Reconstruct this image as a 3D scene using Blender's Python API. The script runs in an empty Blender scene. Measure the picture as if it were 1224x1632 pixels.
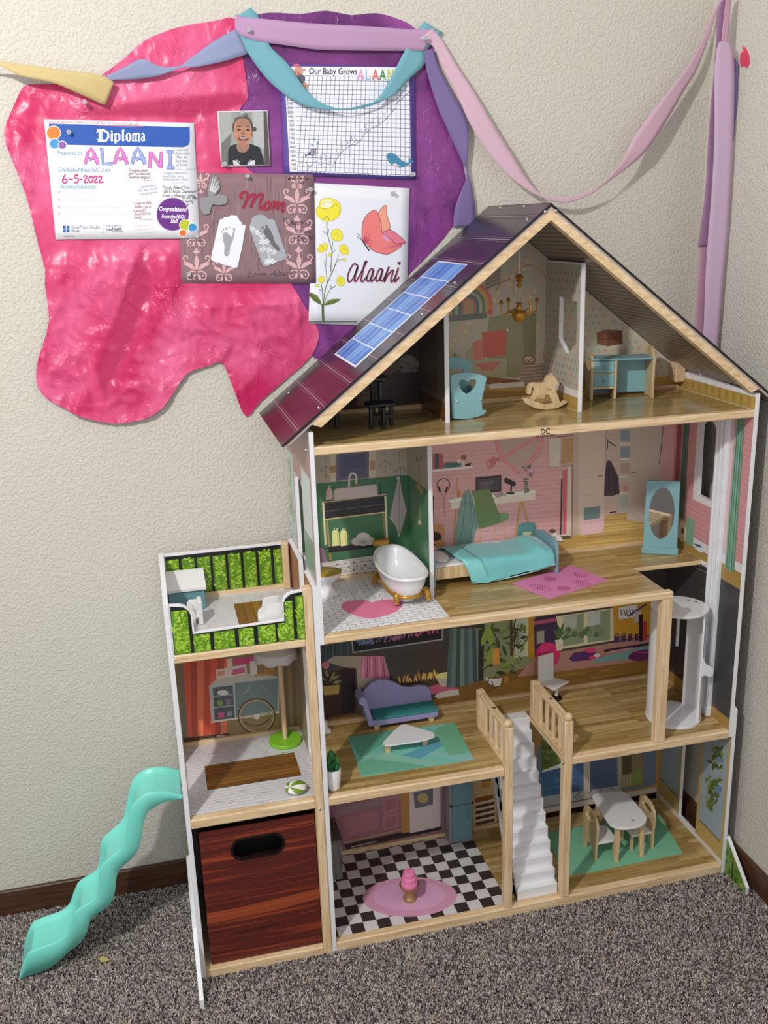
import bpy, bmesh, math, random
from mathutils import Vector, noise
random.seed(7)
SC = bpy.context.scene
COL = SC.collection
# ---------------------------------------------------------------- camera
CAM = (-0.29708, -1.91942, 1.68898)
YAW, PITCH, ROLL, F = 0.235279, -0.294382, -0.032695, 1547.48   # focal in pixels for a 1224x1632 frame
def _axes():
    cy, sy, cp, sp = math.cos(YAW), math.sin(YAW), math.cos(PITCH), math.sin(PITCH)
    fw = Vector((sy*cp, cy*cp, sp)); r = Vector((cy, -sy, 0)); u = r.cross(fw)
    return (r*math.cos(ROLL)+u*math.sin(ROLL), -r*math.sin(ROLL)+u*math.cos(ROLL), fw)
RV, UV_, FW = _axes()
cam = bpy.data.cameras.new('camera'); cam_o = bpy.data.objects.new('camera', cam); COL.objects.link(cam_o)
from mathutils import Matrix
m = Matrix((RV, UV_, -FW)).transposed().to_4x4(); m.translation = Vector(CAM)
cam_o.matrix_world = m
cam.sensor_fit = 'VERTICAL'; cam.sensor_height = 32.0; cam.sensor_width = 24.0
cam.lens = F/1632*32.0; cam.clip_start = .02
SC.camera = cam_o
# ---------------------------------------------------------------- light
w = bpy.data.worlds.new('room_light'); SC.world = w; w.use_nodes = True
w.node_tree.nodes['Background'].inputs[0].default_value = (.96, .96, 1.0, 1)
w.node_tree.nodes['Background'].inputs[1].default_value = .60
ld = bpy.data.lights.new('ceiling_lamp', 'POINT'); ld.energy = 124; ld.color = (1, .985, .955); ld.shadow_soft_size = .06
lo = bpy.data.objects.new('ceiling_lamp', ld); COL.objects.link(lo); lo.location = (-1.15, -1.5, 2.62)
SC.view_settings.view_transform = 'Standard'; SC.view_settings.look = 'None'
SC.view_settings.exposure = 0.34; SC.view_settings.gamma = 1.0; SC.view_settings.use_curve_mapping = False
# ---------------------------------------------------------------- helpers
def at(px, py, x=None, y=None, z=None):
    """pixel of the photograph -> the point on the plane x=, y= or z= that it shows"""
    d = FW + RV*((px-612)/F) - UV_*((py-816)/F)
    i, v = (0, x) if x is not None else ((1, y) if y is not None else (2, z))
    return Vector(CAM) + d*((v-CAM[i])/d[i])
def ats(pts, **k): return [at(a, b, **k) for a, b in pts]
def lin(c):
    return tuple((v/255/12.92) if v/255 <= .04045 else ((v/255+.055)/1.055)**2.4 for v in c)
class MB:
    def __init__(s): s.bm = bmesh.new(); s.mi = 0
    def _tag(s, geom):
        for f in geom: f.material_index = s.mi
    def box(s, x0, x1, y0, y1, z0, z1, bev=0.0, seg=1):
        n0 = set(s.bm.faces)
        vs = [s.bm.verts.new((x, y, z)) for x in (x0, x1) for y in (y0, y1) for z in (z0, z1)]
        fs = []
        for q in ((0,1,3,2),(4,6,7,5),(0,4,5,1),(2,3,7,6),(0,2,6,4),(1,5,7,3)):
            fs.append(s.bm.faces.new([vs[i] for i in q]))
        if bev:
            es = {e for f in fs for e in f.edges}
            bmesh.ops.bevel(s.bm, geom=list(es), offset=bev, segments=seg, affect='EDGES', profile=.5)
        s._tag([f for f in s.bm.faces if f not in n0]); return s
    def obox(s, c, ax, ay, az, hx, hy, hz, bev=0.0):
        """box with centre c, axes ax ay az (unit) and half sizes"""
        n0 = set(s.bm.faces); c = Vector(c); ax, ay, az = Vector(ax), Vector(ay), Vector(az)
        vs = [s.bm.verts.new(c+ax*hx*i+ay*hy*j+az*hz*k) for i in (-1,1) for j in (-1,1) for k in (-1,1)]
        fs = [s.bm.faces.new([vs[i] for i in q]) for q in ((0,1,3,2),(4,6,7,5),(0,4,5,1),(2,3,7,6),(0,2,6,4),(1,5,7,3))]
        if bev:
            bmesh.ops.bevel(s.bm, geom=list({e for f in fs for e in f.edges}), offset=bev, segments=2, affect='EDGES', profile=.5)
        s._tag([f for f in s.bm.faces if f not in n0]); return s
    def poly(s, pts):
        f = s.bm.faces.new([s.bm.verts.new(p) for p in pts]); f.material_index = s.mi; return f
    def prism(s, pts, vec):
        n0 = set(s.bm.faces); v = Vector(vec)
        a = [s.bm.verts.new(p) for p in pts]; b = [s.bm.verts.new(Vector(p)+v) for p in pts]
        n = len(a); s.bm.faces.new(a); s.bm.faces.new(b[::-1])
        for i in range(n): s.bm.faces.new((a[i], b[i], b[(i+1) % n], a[(i+1) % n]))
        s._tag([f for f in s.bm.faces if f not in n0]); return s
    def tube(s, path, r, seg=8, closed=False):
        n0 = set(s.bm.faces); path = [Vector(p) for p in path]; n = len(path); rings = []
        up = None
        for i, p in enumerate(path):
            a = path[(i-1) % n] if (closed or i > 0) else p; b = path[(i+1) % n] if (closed or i < n-1) else p
            t = (b-a).normalized()
            if up is None: up = t.orthogonal().normalized()
            up = (up - t*up.dot(t)).normalized(); v = t.cross(up); rr = r[i] if isinstance(r, (list, tuple)) else r
            rings.append([s.bm.verts.new(p+(up*math.cos(2*math.pi*k/seg)+v*math.sin(2*math.pi*k/seg))*rr) for k in range(seg)])
        for i in range(n if closed else n-1):
            A, B = rings[i], rings[(i+1) % n]
            for k in range(seg): s.bm.faces.new((A[k], A[(k+1) % seg], B[(k+1) % seg], B[k]))
        if not closed: s.bm.faces.new(rings[0][::-1]); s.bm.faces.new(rings[-1])
        s._tag([f for f in s.bm.faces if f not in n0]); return s
    def lathe(s, prof, c, seg=24, sx=1, sy=1):
        n0 = set(s.bm.faces); rings = []
        for r, z in prof:
            if r < 1e-6: rings.append([s.bm.verts.new((c[0], c[1], c[2]+z))])
            else: rings.append([s.bm.verts.new((c[0]+r*sx*math.cos(2*math.pi*k/seg), c[1]+r*sy*math.sin(2*math.pi*k/seg), c[2]+z)) for k in range(seg)])
        for A, B in zip(rings, rings[1:]):
            for k in range(seg):
                k2 = (k+1) % seg
                if len(A) == 1 and len(B) == 1: continue
                if len(A) == 1: s.bm.faces.new((A[0], B[k2], B[k]))
                elif len(B) == 1: s.bm.faces.new((A[k], A[k2], B[0]))
                else: s.bm.faces.new((A[k], A[k2], B[k2], B[k]))
        s._tag([f for f in s.bm.faces if f not in n0]); return s
    def ball(s, c, r, sx=1, sy=1, sz=1, n=10):
        return s.lathe([(r*math.sin(math.pi*i/n), -r*sz*math.cos(math.pi*i/n)) for i in range(n+1)], c, 2*n, sx, sy)
    def grid(s, rows):
        n0 = set(s.bm.faces); R = [[s.bm.verts.new(p) for p in row] for row in rows]
        for A, B in zip(R, R[1:]):
            for k in range(len(A)-1): s.bm.faces.new((A[k], A[k+1], B[k+1], B[k]))
        s._tag([f for f in s.bm.faces if f not in n0]); return s
    def plate(s, outer, holes, fn, vec):
        """flat plate with holes: 2-D outlines, fn maps (u, v) to 3-D, extruded along vec"""
        cu = bpy.data.curves.new('tmp', 'CURVE'); cu.dimensions = '2D'; cu.fill_mode = 'BOTH'
        for pts in [outer]+holes:
            sp = cu.splines.new('POLY'); sp.points.add(len(pts)-1); sp.use_cyclic_u = True
            for q, p in zip(sp.points, pts): q.co = (p[0], p[1], 0, 1)
        o = bpy.data.objects.new('tmp', cu); me = o.to_mesh(); v = Vector(vec); n0 = set(s.bm.faces)
        vs = [s.bm.verts.new(fn(q.co.x, q.co.y)) for q in me.vertices]
        fs = [s.bm.faces.new([vs[i] for i in p.vertices]) for p in me.polygons]
        o.to_mesh_clear(); bpy.data.objects.remove(o); bpy.data.curves.remove(cu)
        bmesh.ops.remove_doubles(s.bm, verts=vs, dist=1e-6)
        fs = [f for f in fs if f.is_valid]
        ret = bmesh.ops.extrude_face_region(s.bm, geom=fs, use_keep_orig=True)
        for q in ret['geom']:
            if isinstance(q, bmesh.types.BMVert): q.co += v
        s._tag([f for f in s.bm.faces if f not in n0]); return s
def _wloc(o):
    l = Vector((0, 0, 0))
    while o: l = l+o.location; o = o.parent
    return l
def obj(name, mb, mat, parent=None, smooth=None, recalc=True):
    me = bpy.data.meshes.new(name)
    if recalc: bmesh.ops.recalc_face_normals(mb.bm, faces=mb.bm.faces)
    if parent:
        off = _wloc(parent)
        if off.length: bmesh.ops.translate(mb.bm, verts=mb.bm.verts, vec=-off)
    mb.bm.to_mesh(me); mb.bm.free()
    for m_ in (mat if isinstance(mat, (list, tuple)) else [mat]): me.materials.append(m_)
    if smooth is not None:
        me.polygons.foreach_set('use_smooth', [True]*len(me.polygons)); me.set_sharp_from_angle(angle=math.radians(smooth))
    o = bpy.data.objects.new(name, me); COL.objects.link(o)
    if parent: o.parent = parent
    return o
def thing(name, label, cat, loc, group=None):
    o = bpy.data.objects.new(name, None); COL.objects.link(o); o.location = loc; o.empty_display_size = .02
    o['label'] = label; o['category'] = cat
    if group: o['group'] = group
    return o
def tag(o, label=None, cat=None, group=None, kind=None):
    if label: o['label'] = label
    if cat: o['category'] = cat
    if group: o['group'] = group
    if kind: o['kind'] = kind
    return o
def smooth_path(pts, n=6, closed=False):
    """Catmull-Rom through 2-D or 3-D points"""
    P = [Vector(p) for p in pts]; out = []; N = len(P)
    for i in range(N if closed else N-1):
        g = (lambda k: P[k % N]) if closed else (lambda k: P[max(0, min(N-1, k))])
        a, b, c, d = g(i-1), g(i), g(i+1), g(i+2)
        for j in range(n):
            t = j/n
            out.append(.5*((2*b)+(c-a)*t+(2*a-5*b+4*c-d)*t*t+(3*b-a-3*c+d)*t*t*t))
    if not closed: out.append(P[-1])
    return out
# ---------------------------------------------------------------- materials
def mat(name, rgb, rough=.5, metal=0.0, spec=.5, bump=None, trans=0, coat=0):
    m_ = bpy.data.materials.new(name); m_.use_nodes = True; nt = m_.node_tree; b = nt.nodes['Principled BSDF']
    b.inputs['Base Color'].default_value = (*lin(rgb), 1); b.inputs['Roughness'].default_value = rough
    b.inputs['Metallic'].default_value = metal; b.inputs['Specular IOR Level'].default_value = spec
    b.inputs['Coat Weight'].default_value = coat
    if bump:
        sc, st, ds = bump
        tc = nt.nodes.new('ShaderNodeTexCoord'); n = nt.nodes.new('ShaderNodeTexNoise'); n.inputs['Scale'].default_value = sc; n.inputs['Detail'].default_value = 4
        bp = nt.nodes.new('ShaderNodeBump'); bp.inputs['Strength'].default_value = st; bp.inputs['Distance'].default_value = ds
        nt.links.new(tc.outputs['Object'], n.inputs['Vector']); nt.links.new(n.outputs['Fac'], bp.inputs['Height']); nt.links.new(bp.outputs['Normal'], b.inputs['Normal'])
    return m_
def ramp(nt, stops):
    r = nt.nodes.new('ShaderNodeValToRGB'); e = r.color_ramp.elements
    while len(e) < len(stops): e.new(.5)
    for q, (p, c) in zip(e, stops): q.position = p; q.color = (*lin(c), 1)
    return r
def wood(name, axis, stops, scale=1.0, rough=.5, stretch=14):
    m_ = mat(name, (200, 160, 110), rough); nt = m_.node_tree; b = nt.nodes['Principled BSDF']
    tc = nt.nodes.new('ShaderNodeTexCoord'); mp = nt.nodes.new('ShaderNodeMapping'); s_ = [160*scale]*3; s_['xyz'.index(axis)] = 160*scale/stretch
    mp.inputs['Scale'].default_value = s_
    n = nt.nodes.new('ShaderNodeTexNoise'); n.inputs['Scale'].default_value = 1; n.inputs['Detail'].default_value = 3; n.inputs['Distortion'].default_value = .6
    r = ramp(nt, stops)
    nt.links.new(tc.outputs['Object'], mp.inputs['Vector']); nt.links.new(mp.outputs['Vector'], n.inputs['Vector']); nt.links.new(n.outputs['Fac'], r.inputs['Fac']); nt.links.new(r.outputs['Color'], b.inputs['Base Color'])
    return m_
PINE = [(.28, (202, 168, 124)), (.5, (228, 198, 156)), (.72, (240, 216, 178))]
pine = {a: wood('pine_'+a, a, PINE, .75) for a in 'xyz'}
beech = wood('beech_ply', 'z', [(.3, (196, 166, 122)), (.7, (226, 202, 160))], 1.2)
def planks(name, c1, c2, c3, bw=.17, rh=.0155, rough=.28):
    m_ = mat(name, c1, rough); nt = m_.node_tree; b = nt.nodes['Principled BSDF']
    tc = nt.nodes.new('ShaderNodeTexCoord'); br = nt.nodes.new('ShaderNodeTexBrick')
    br.inputs['Scale'].default_value = 1; br.inputs['Brick Width'].default_value = bw; br.inputs['Row Height'].default_value = rh
    br.inputs['Mortar Size'].default_value = .0002; br.inputs['Bias'].default_value = -.1; br.offset = .37; br.offset_frequency = 3
    br.inputs['Color1'].default_value = (*lin(c1), 1); br.inputs['Color2'].default_value = (*lin(c2), 1); br.inputs['Mortar'].default_value = (*lin(c3), 1)
    mp = nt.nodes.new('ShaderNodeMapping'); mp.inputs['Scale'].default_value = (9, 260, 9)
    n = nt.nodes.new('ShaderNodeTexNoise'); n.inputs['Scale'].default_value = 1; n.inputs['Detail'].default_value = 3
    r = ramp(nt, [(.3, (190, 190, 190)), (.7, (255, 255, 255))])
    mx = nt.nodes.new('ShaderNodeMix'); mx.data_type = 'RGBA'; mx.blend_type = 'MULTIPLY'; mx.inputs[0].default_value = 1
    nt.links.new(tc.outputs['Object'], br.inputs['Vector']); nt.links.new(tc.outputs['Object'], mp.inputs['Vector']); nt.links.new(mp.outputs['Vector'], n.inputs['Vector'])
    nt.links.new(n.outputs['Fac'], r.inputs['Fac']); nt.links.new(br.outputs['Color'], mx.inputs[6]); nt.links.new(r.outputs['Color'], mx.inputs[7]); nt.links.new(mx.outputs[2], b.inputs['Base Color'])
    return m_
floor_wood = planks('printed_wood_strips', (178, 144, 82), (226, 196, 134), (140, 110, 58))
floor_attic = planks('printed_wood_strips_attic', (186, 156, 96), (208, 180, 120), (160, 130, 74), .3, .02, .16)
white = mat('white_board', (236, 236, 238), .4)
gloss_white = mat('white_plastic', (238, 239, 242), .22, coat=.3)
white_paint = mat('white_painted_wood', (234, 234, 232), .35)
black = mat('black_paint', (14, 13, 14), .35)
steel = mat('screw_steel', (200, 200, 200), .25, 1.0)
gold = mat('gold_paint', (188, 142, 62), .32, .55)
teal = mat('teal_paint', (132, 180, 188), .42)
prt = mat('printed_artwork', (255, 255, 255), .34); _n = prt.node_tree; _a = _n.nodes.new('ShaderNodeAttribute'); _a.attribute_name = 'Col'
_n.links.new(_a.outputs['Color'], _n.nodes['Principled BSDF'].inputs['Base Color'])
prt_matte = prt.copy(); prt_matte.name = 'printed_paper'; prt_matte.node_tree.nodes['Principled BSDF'].inputs['Roughness'].default_value = .6
# ---------------------------------------------------------------- flat printed artwork
_GL = {}
def glyphs(txt, shear=0.0, bold=0.0, align='LEFT'):
    k = (txt, shear, bold, align)
    if k not in _GL:
        cu = bpy.data.curves.new('t', 'FONT'); cu.body = txt; cu.shear = shear; cu.offset = bold; cu.align_x = align; cu.resolution_u = 2
        o = bpy.data.objects.new('t', cu); me = o.to_mesh()
        _GL[k] = ([(v.co.x, v.co.y) for v in me.vertices], [tuple(p.vertices) for p in me.polygons])
        o.to_mesh_clear(); bpy.data.objects.remove(o); bpy.data.curves.remove(cu)
    return _GL[k]
class Print:
    """coloured shapes printed on one plane; outlines are read off the photograph and carried onto the plane"""
    def __init__(s, toward, gain=1.0, step=6e-6, lift=1.5e-4, **plane):
        s.bm = bmesh.new(); s.cl = s.bm.loops.layers.float_color.new('Col'); s.pl = plane; s.n = Vector(toward); s.k = gain; s.d = lift; s.step = step; s.hold = False
    def _c(s, c): return (*[min(.93, v*s.k) for v in lin(c)], 1)
    def raw(s, pts3, faces, c):
        s.d += 0 if s.hold else s.step; vs = [s.bm.verts.new(Vector(p)+s.n*s.d) for p in pts3]; c = s._c(c)
        for f in faces:
            try: g = s.bm.faces.new([vs[i] for i in f])
            except ValueError: continue
            g.normal_update()
            if g.normal.dot(s.n) < 0: g.normal_flip()
            for l in g.loops: l[s.cl] = c
        return s
    def P(s, pts, c):
        if callable(getattr(s, 'fn', None)): p3 = [s.fn(a, b) for a, b in pts]
        else: p3 = [at(a, b, **s.pl) for a, b in pts]
        return s.raw(p3, [tuple(range(len(pts)))], c)
    def E(s, cx, cy, rx, ry, c, rot=0, n=18, a0=0, a1=360):
        r = math.radians(rot); o = []
        for i in range(n if a1-a0 >= 360 else n+1):
            t = math.radians(a0+(a1-a0)*i/n); x, y = rx*math.cos(t), ry*math.sin(t); o.append((cx+x*math.cos(r)-y*math.sin(r), cy+x*math.sin(r)+y*math.cos(r)))
        return s.P(o, c)
    def L(s, pts, w_, c, curve=0, closed=False):
        """a drawn line; w_ in pixels (number, or one per end)"""
        if curve: pts = [tuple(p) for p in smooth_path([(a, b, 0) for a, b in pts], curve, closed)]
        P_ = [Vector((p[0], p[1])) for p in pts]; n = len(P_); Lf, Rt = [], []
        for i, p in enumerate(P_):
            a = P_[(i-1) % n] if (closed or i) else p; b = P_[(i+1) % n] if (closed or i < n-1) else p
            t = (b-a); t = t.normalized() if t.length > 1e-9 else Vector((1, 0)); q = Vector((-t.y, t.x))
            ww = (w_[0]+(w_[1]-w_[0])*i/max(1, n-1)) if isinstance(w_, tuple) else w_
            Lf.append(p+q*ww/2); Rt.append(p-q*ww/2)
        pts2 = [tuple(v) for v in Lf+Rt]; fs = [(i, (i+1) % n, n+(i+1) % n, n+i) for i in range(n if closed else n-1)]
        f = s.fn if callable(getattr(s, 'fn', None)) else (lambda a, b: at(a, b, **s.pl))
        return s.raw([f(a, b) for a, b in pts2], fs, c)
    def T(s, txt, px, py, h, c, slope=0.0, shear=0.0, bold=0.0, align='LEFT', xs=1.0, lean=0.0, wd=None):
        """text with its baseline starting at (px, py), h pixels per em, slope = dy/dx of the baseline, lean = dx/dy of its uprights"""
        v, f = glyphs(txt, shear, bold, align)
        if wd: xs = wd/(max(a for a, b in v)-min(a for a, b in v))/h
        pts = [(px+a*h*xs-b*h*lean*-1, py+a*h*xs*slope-b*h) for a, b in v]
        g = s.fn if callable(getattr(s, 'fn', None)) else (lambda a, b: at(a, b, **s.pl))
        return s.raw([g(a, b) for a, b in pts], f, c)
    def done(s, name, parent, m_=None):
        off = _wloc(parent)
        if off.length: bmesh.ops.translate(s.bm, verts=s.bm.verts, vec=-off)
        me = bpy.data.meshes.new(name); s.bm.to_mesh(me); s.bm.free(); me.materials.append(m_ or prt)
        o = bpy.data.objects.new(name, me); COL.objects.link(o); o.parent = parent
        return o
# ================================================================ the room
YW, XW = .372, 1.1013           # back wall and right wall planes
FZ = -.010                      # carpet backing
def room_paint():
    m_ = mat('cream_wall_paint', (208, 203, 191), .55, spec=.3); nt = m_.node_tree; b = nt.nodes['Principled BSDF']
    tc = nt.nodes.new('ShaderNodeTexCoord'); n = nt.nodes.new('ShaderNodeTexNoise'); n.inputs['Scale'].default_value = 150; n.inputs['Detail'].default_value = 2.5; n.inputs['Roughness'].default_value = .55
    r = nt.nodes.new('ShaderNodeMapRange'); r.inputs[1].default_value = .42; r.inputs[2].default_value = .66; r.interpolation_type = 'SMOOTHSTEP'
    bp = nt.nodes.new('ShaderNodeBump'); bp.inputs['Strength'].default_value = .5; bp.inputs['Distance'].default_value = .002
    nt.links.new(tc.outputs['Object'], n.inputs['Vector']); nt.links.new(n.outputs['Fac'], r.inputs[0]); nt.links.new(r.outputs[0], bp.inputs['Height']); nt.links.new(bp.outputs['Normal'], b.inputs['Normal'])
    return m_
paint = room_paint()
tag(obj('wall_back', MB().box(-2.6, XW+.1, YW, YW+.1, FZ, 2.45), paint), kind='structure')
tag(obj('wall_right', MB().box(XW, XW+.1, -2.6, YW, FZ, 2.45), paint), kind='structure')
base_m = {a: wood('brown_trim_'+a, a, [(.3, (62, 38, 26)), (.7, (96, 62, 42))], .8, .45) for a in 'xy'}
tag(obj('baseboard_back', MB().box(-2.6, XW, YW-.012, YW, FZ, .068, .002), base_m['x']), kind='structure')
tag(obj('baseboard_right', MB().box(XW-.012, XW, -2.6, YW-.012, FZ, .068, .002), base_m['y']), kind='structure')
fl = tag(obj('floor', MB().box(-2.6, XW+.1, -2.6, YW+.1, FZ-.02, FZ), mat('carpet_backing', (86, 80, 76), .95)), kind='structure')
# carpet pile: twisted tufts scattered over the part of the floor in view
def carpet():
    tm = bpy.data.meshes.new('tuft'); bm = bmesh.new()
    rings = []
    for k, (h, rr, dx) in enumerate(((0, .0011, 0), (.004, .0017, .0003), (.0075, .0015, .001), (.0095, .0006, .0019))):
        rings.append([bm.verts.new((dx+rr*math.cos(2*math.pi*i/5+k*.5), rr*math.sin(2*math.pi*i/5+k*.5), h)) for i in range(5)])
    for A, B in zip(rings, rings[1:]):
        for i in range(5): bm.faces.new((A[i], A[(i+1) % 5], B[(i+1) % 5], B[i]))
    bm.faces.new(rings[-1]); bm.to_mesh(tm); bm.free()
    m_ = mat('carpet_yarn', (110, 102, 96), .95, spec=.1); nt = m_.node_tree; b = nt.nodes['Principled BSDF']
    at_ = nt.nodes.new('ShaderNodeAttribute'); at_.attribute_name = 'shade'; at_.attribute_type = 'INSTANCER'
    r = ramp(nt, [(0, (52, 46, 46)), (.25, (104, 96, 94)), (.5, (150, 141, 137)), (.78, (190, 181, 174)), (.94, (222, 212, 200)), (1, (186, 168, 128))])
    nt.links.new(at_.outputs['Fac'], r.inputs['Fac']); nt.links.new(r.outputs['Color'], b.inputs['Base Color'])
    tm.materials.append(m_)
    to = bpy.data.objects.new('carpet_tuft_source', tm)      # only referenced by the node group, never linked
    g = bpy.data.node_groups.new('carpet_pile', 'GeometryNodeTree')
    g.interface.new_socket('Geometry', in_out='INPUT', socket_type='NodeSocketGeometry'); g.interface.new_socket('Geometry', in_out='OUTPUT', socket_type='NodeSocketGeometry')
    N = g.nodes.new; gi, go = N('NodeGroupInput'), N('NodeGroupOutput')
    d = N('GeometryNodeDistributePointsOnFaces'); d.inputs['Density'].default_value = 150000
    oi = N('GeometryNodeObjectInfo'); oi.inputs['Object'].default_value = to
    io = N('GeometryNodeInstanceOnPoints'); st = N('GeometryNodeStoreNamedAttribute'); st.domain = 'INSTANCE'; st.data_type = 'FLOAT'; st.inputs['Name'].default_value = 'shade'
    rr = N('FunctionNodeRandomValue'); rr.data_type = 'FLOAT_VECTOR'; rr.inputs[0].default_value = (-.5, -.5, 0); rr.inputs[1].default_value = (.5, .5, 6.283)
    rs = N('FunctionNodeRandomValue'); rs.data_type = 'FLOAT'; rs.inputs[2].default_value = .75; rs.inputs[3].default_value = 1.2; rs.inputs['Seed'].default_value = 3
    rc = N('FunctionNodeRandomValue'); rc.data_type = 'FLOAT'; rc.inputs[2].default_value = 0; rc.inputs[3].default_value = 1; rc.inputs['Seed'].default_value = 9
    l = g.links.new
    l(gi.outputs[0], d.inputs['Mesh']); l(d.outputs['Points'], io.inputs['Points']); l(oi.outputs['Geometry'], io.inputs['Instance']); l(rr.outputs[0], io.inputs['Rotation']); l(rs.outputs[1], io.inputs['Scale'])
    l(io.outputs['Instances'], st.inputs['Geometry']); l(rc.outputs[1], st.inputs['Value']); l(st.outputs['Geometry'], go.inputs[0])
    mb = MB(); mb.poly([(-1.2, -1.0, FZ), (XW-.012, -1.0, FZ), (XW-.012, YW-.012, FZ), (-1.2, YW-.012, FZ)])
    o = obj('carpet_pile', mb, m_); tag(o, 'grey and brown speckled carpet pile covering the floor', 'carpet', kind='stuff')
    md = o.modifiers.new('pile', 'NODES'); md.node_group = g
carpet()
# ================================================================ the dollhouse
W, D, DB = 1.06, .3267, .337      # width, front of the back battens, face of the back panels
Z0, Z1, Z2, Z3, A1, A2 = .021, .4207, .8214, 1.2426, .4225, .822
RX, RZ, RS = -.0469, 1.2533, .7863     # roof: left eave and slope
def roof_z(x): return RZ+(min(x, W-x)-RX)*RS
house = thing('dollhouse', 'tall open wooden dollhouse with plum roof and side annex in the room corner', 'dollhouse', (0, 0, 0))
def part(name, mb, m_, parent=house, label=None, smooth=None):
    o = obj(name, mb, m_, parent, smooth)
    if label: o['label'] = label
    return o
yz = lambda x: (lambda a, b: (x, a, b))
xz = lambda y: (lambda a, b: (a, y, b))
xy = lambda z: (lambda a, b: (a, b, z))
# --- upright side panels (board, white edges)
rear_window = [(.137, .83), (.137, 1.12), (.150, 1.135), (.232, 1.135), (.245, 1.12), (.245, .83)]
left_up = part('side_panel', MB().plate([(0, .803), (.345, .803), (.345, 1.275), (0, 1.275)], [rear_window], yz(.0105), (.0095, 0, 0)), white, label='upper left side panel with doorway to the balcony')
left_low = part('side_panel', MB().plate([(0, -.008), (.345, -.008), (.345, .939), (.184, .9395), (.184, .826), (.108, .826), (.108, .9395), (0, .9395)],
    [[(.10, .428), (.205, .428), (.205, .70), (.19, .715), (.115, .715), (.10, .70)]], yz(0), (.0105, 0, 0)), white, label='lower left side panel between annex and main rooms')
oct_ = [(.147, .985), (.143, 1.165), (.160, 1.183), (.198, 1.183), (.216, 1.165), (.212, .985)]
right_up = part('side_panel', MB().plate([(0, .403), (.345, .403), (.345, 1.288), (0, 1.280)], [oct_], yz(1.04), (.0105, 0, 0)), white, label='upper right side panel with narrow window')
right_low = part('side_panel', MB().plate([(-.0, -.008), (.345, -.008), (.345, .483), (.008, .483), (0, .476)], [[(.131, .03), (.22, .03), (.22, .37), (.131, .37)]], yz(1.0505), (.0095, 0, 0)), white, label='lower right side panel with doorway')
annex_side = part('side_panel', MB().plate([(0, -.008), (.34, -.008), (.34, .9388), (0, .9388)], [[(.10, .428), (.245, .428), (.245, .60), (.20, .64), (.145, .64), (.10, .60)]], yz(-.3117), (.0107, 0, 0)), white, label='outer left side panel of the annex')
# --- stabiliser feet
part('foot', MB().prism([(-.3217, -.092, FZ), (-.3217, -.092, .020), (-.3217, .02, .125), (-.3217, .30, .125), (-.3217, .30, FZ)], (.0098, 0, 0)), white, label='white stabiliser foot')
rf = part('foot', MB().prism([(1.0602, -.095, FZ), (1.0602, -.095, .018), (1.0602, .0, .105), (1.0602, .10, .105), (1.0602, .10, FZ)], (.0095, 0, 0)), white, label='white stabiliser foot with leafy print')
# --- floors
def board(mb, m_top, name='floor_board'):
    o = part(name, mb, [pine['x'], m_top])
    for p in o.data.polygons:
        if p.normal.z > .9: p.material_index = 1
    return o
tile_white = mat('printed_white_brick', (225, 226, 230), .35)
b0 = board(MB().box(.0105, 1.0495, .02, D, Z0-.011, Z0-.0008), floor_wood)
b1 = board(MB().plate([(.0105, .02), (.463, .02), (.463, .236), (.5915, .236), (.5915, .02), (1.0405, .02), (1.0405, .336), (.0105, .336)], [], xy(Z1-.012), (0, 0, .0112)), floor_wood)
b2 = board(MB().plate([(.02, .02), (.848, .02), (.848, .176), (1.0398, .172), (1.0398, .336), (.02, .336)], [], xy(Z2-.012), (0, 0, .0112)), floor_wood)
b3 = board(MB().plate([(.02, .02), (1.0398, .02), (1.0398, .336), (.02, .336)], [], xy(Z3-.012), (0, 0, .0112)), floor_attic)
an0 = board(MB().box(-.301, -.0005, .02, .33, .003, .016), pine['x'])
an1 = board(MB().box(-.301, -.0005, .02, .33, A1-.012, A1-.0008), tile_white)
an2 = board(MB().box(-.301, -.0005, .02, .33, A2-.012, A2-.0008), tile_white)
def trim(x0, x1, z0, z1, y0=-.0005, y1=.02): return part('edge_trim', MB().box(x0, x1, y0, y1, z0, z1, .0022), pine['x'])
trim(.0108, 1.0493, -.006, Z0); trim(.0108, .4395, .3999, Z1); trim(.6145, 1.0402, .3999, Z1); trim(.0203, .8615, .8029, Z2); trim(.0203, 1.0397, 1.225, Z3)
trim(-.3008, -.0207, -.006, .0176); trim(-.3008, -.0207, .3997, A1); trim(-.3008, -.0207, .8038, A2)
def batten(x0, x1, z, y0=D): return part('batten', MB().box(x0, x1, y0, DB-.0005, z-.002, z+.0095, .0015), pine['x'])
batten(.0108, .462, Z0); batten(.47, .66, Z0); batten(.0108, 1.04, Z1); batten(.0203, .306, Z2); batten(.3175, 1.0395, Z2); batten(.0203, .345, Z3); batten(.356, .667, Z3); batten(.678, 1.0395, Z3)
batten(-.301, -.0005, A1, .326); batten(-.301, -.0005, A2, .321)
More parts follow.
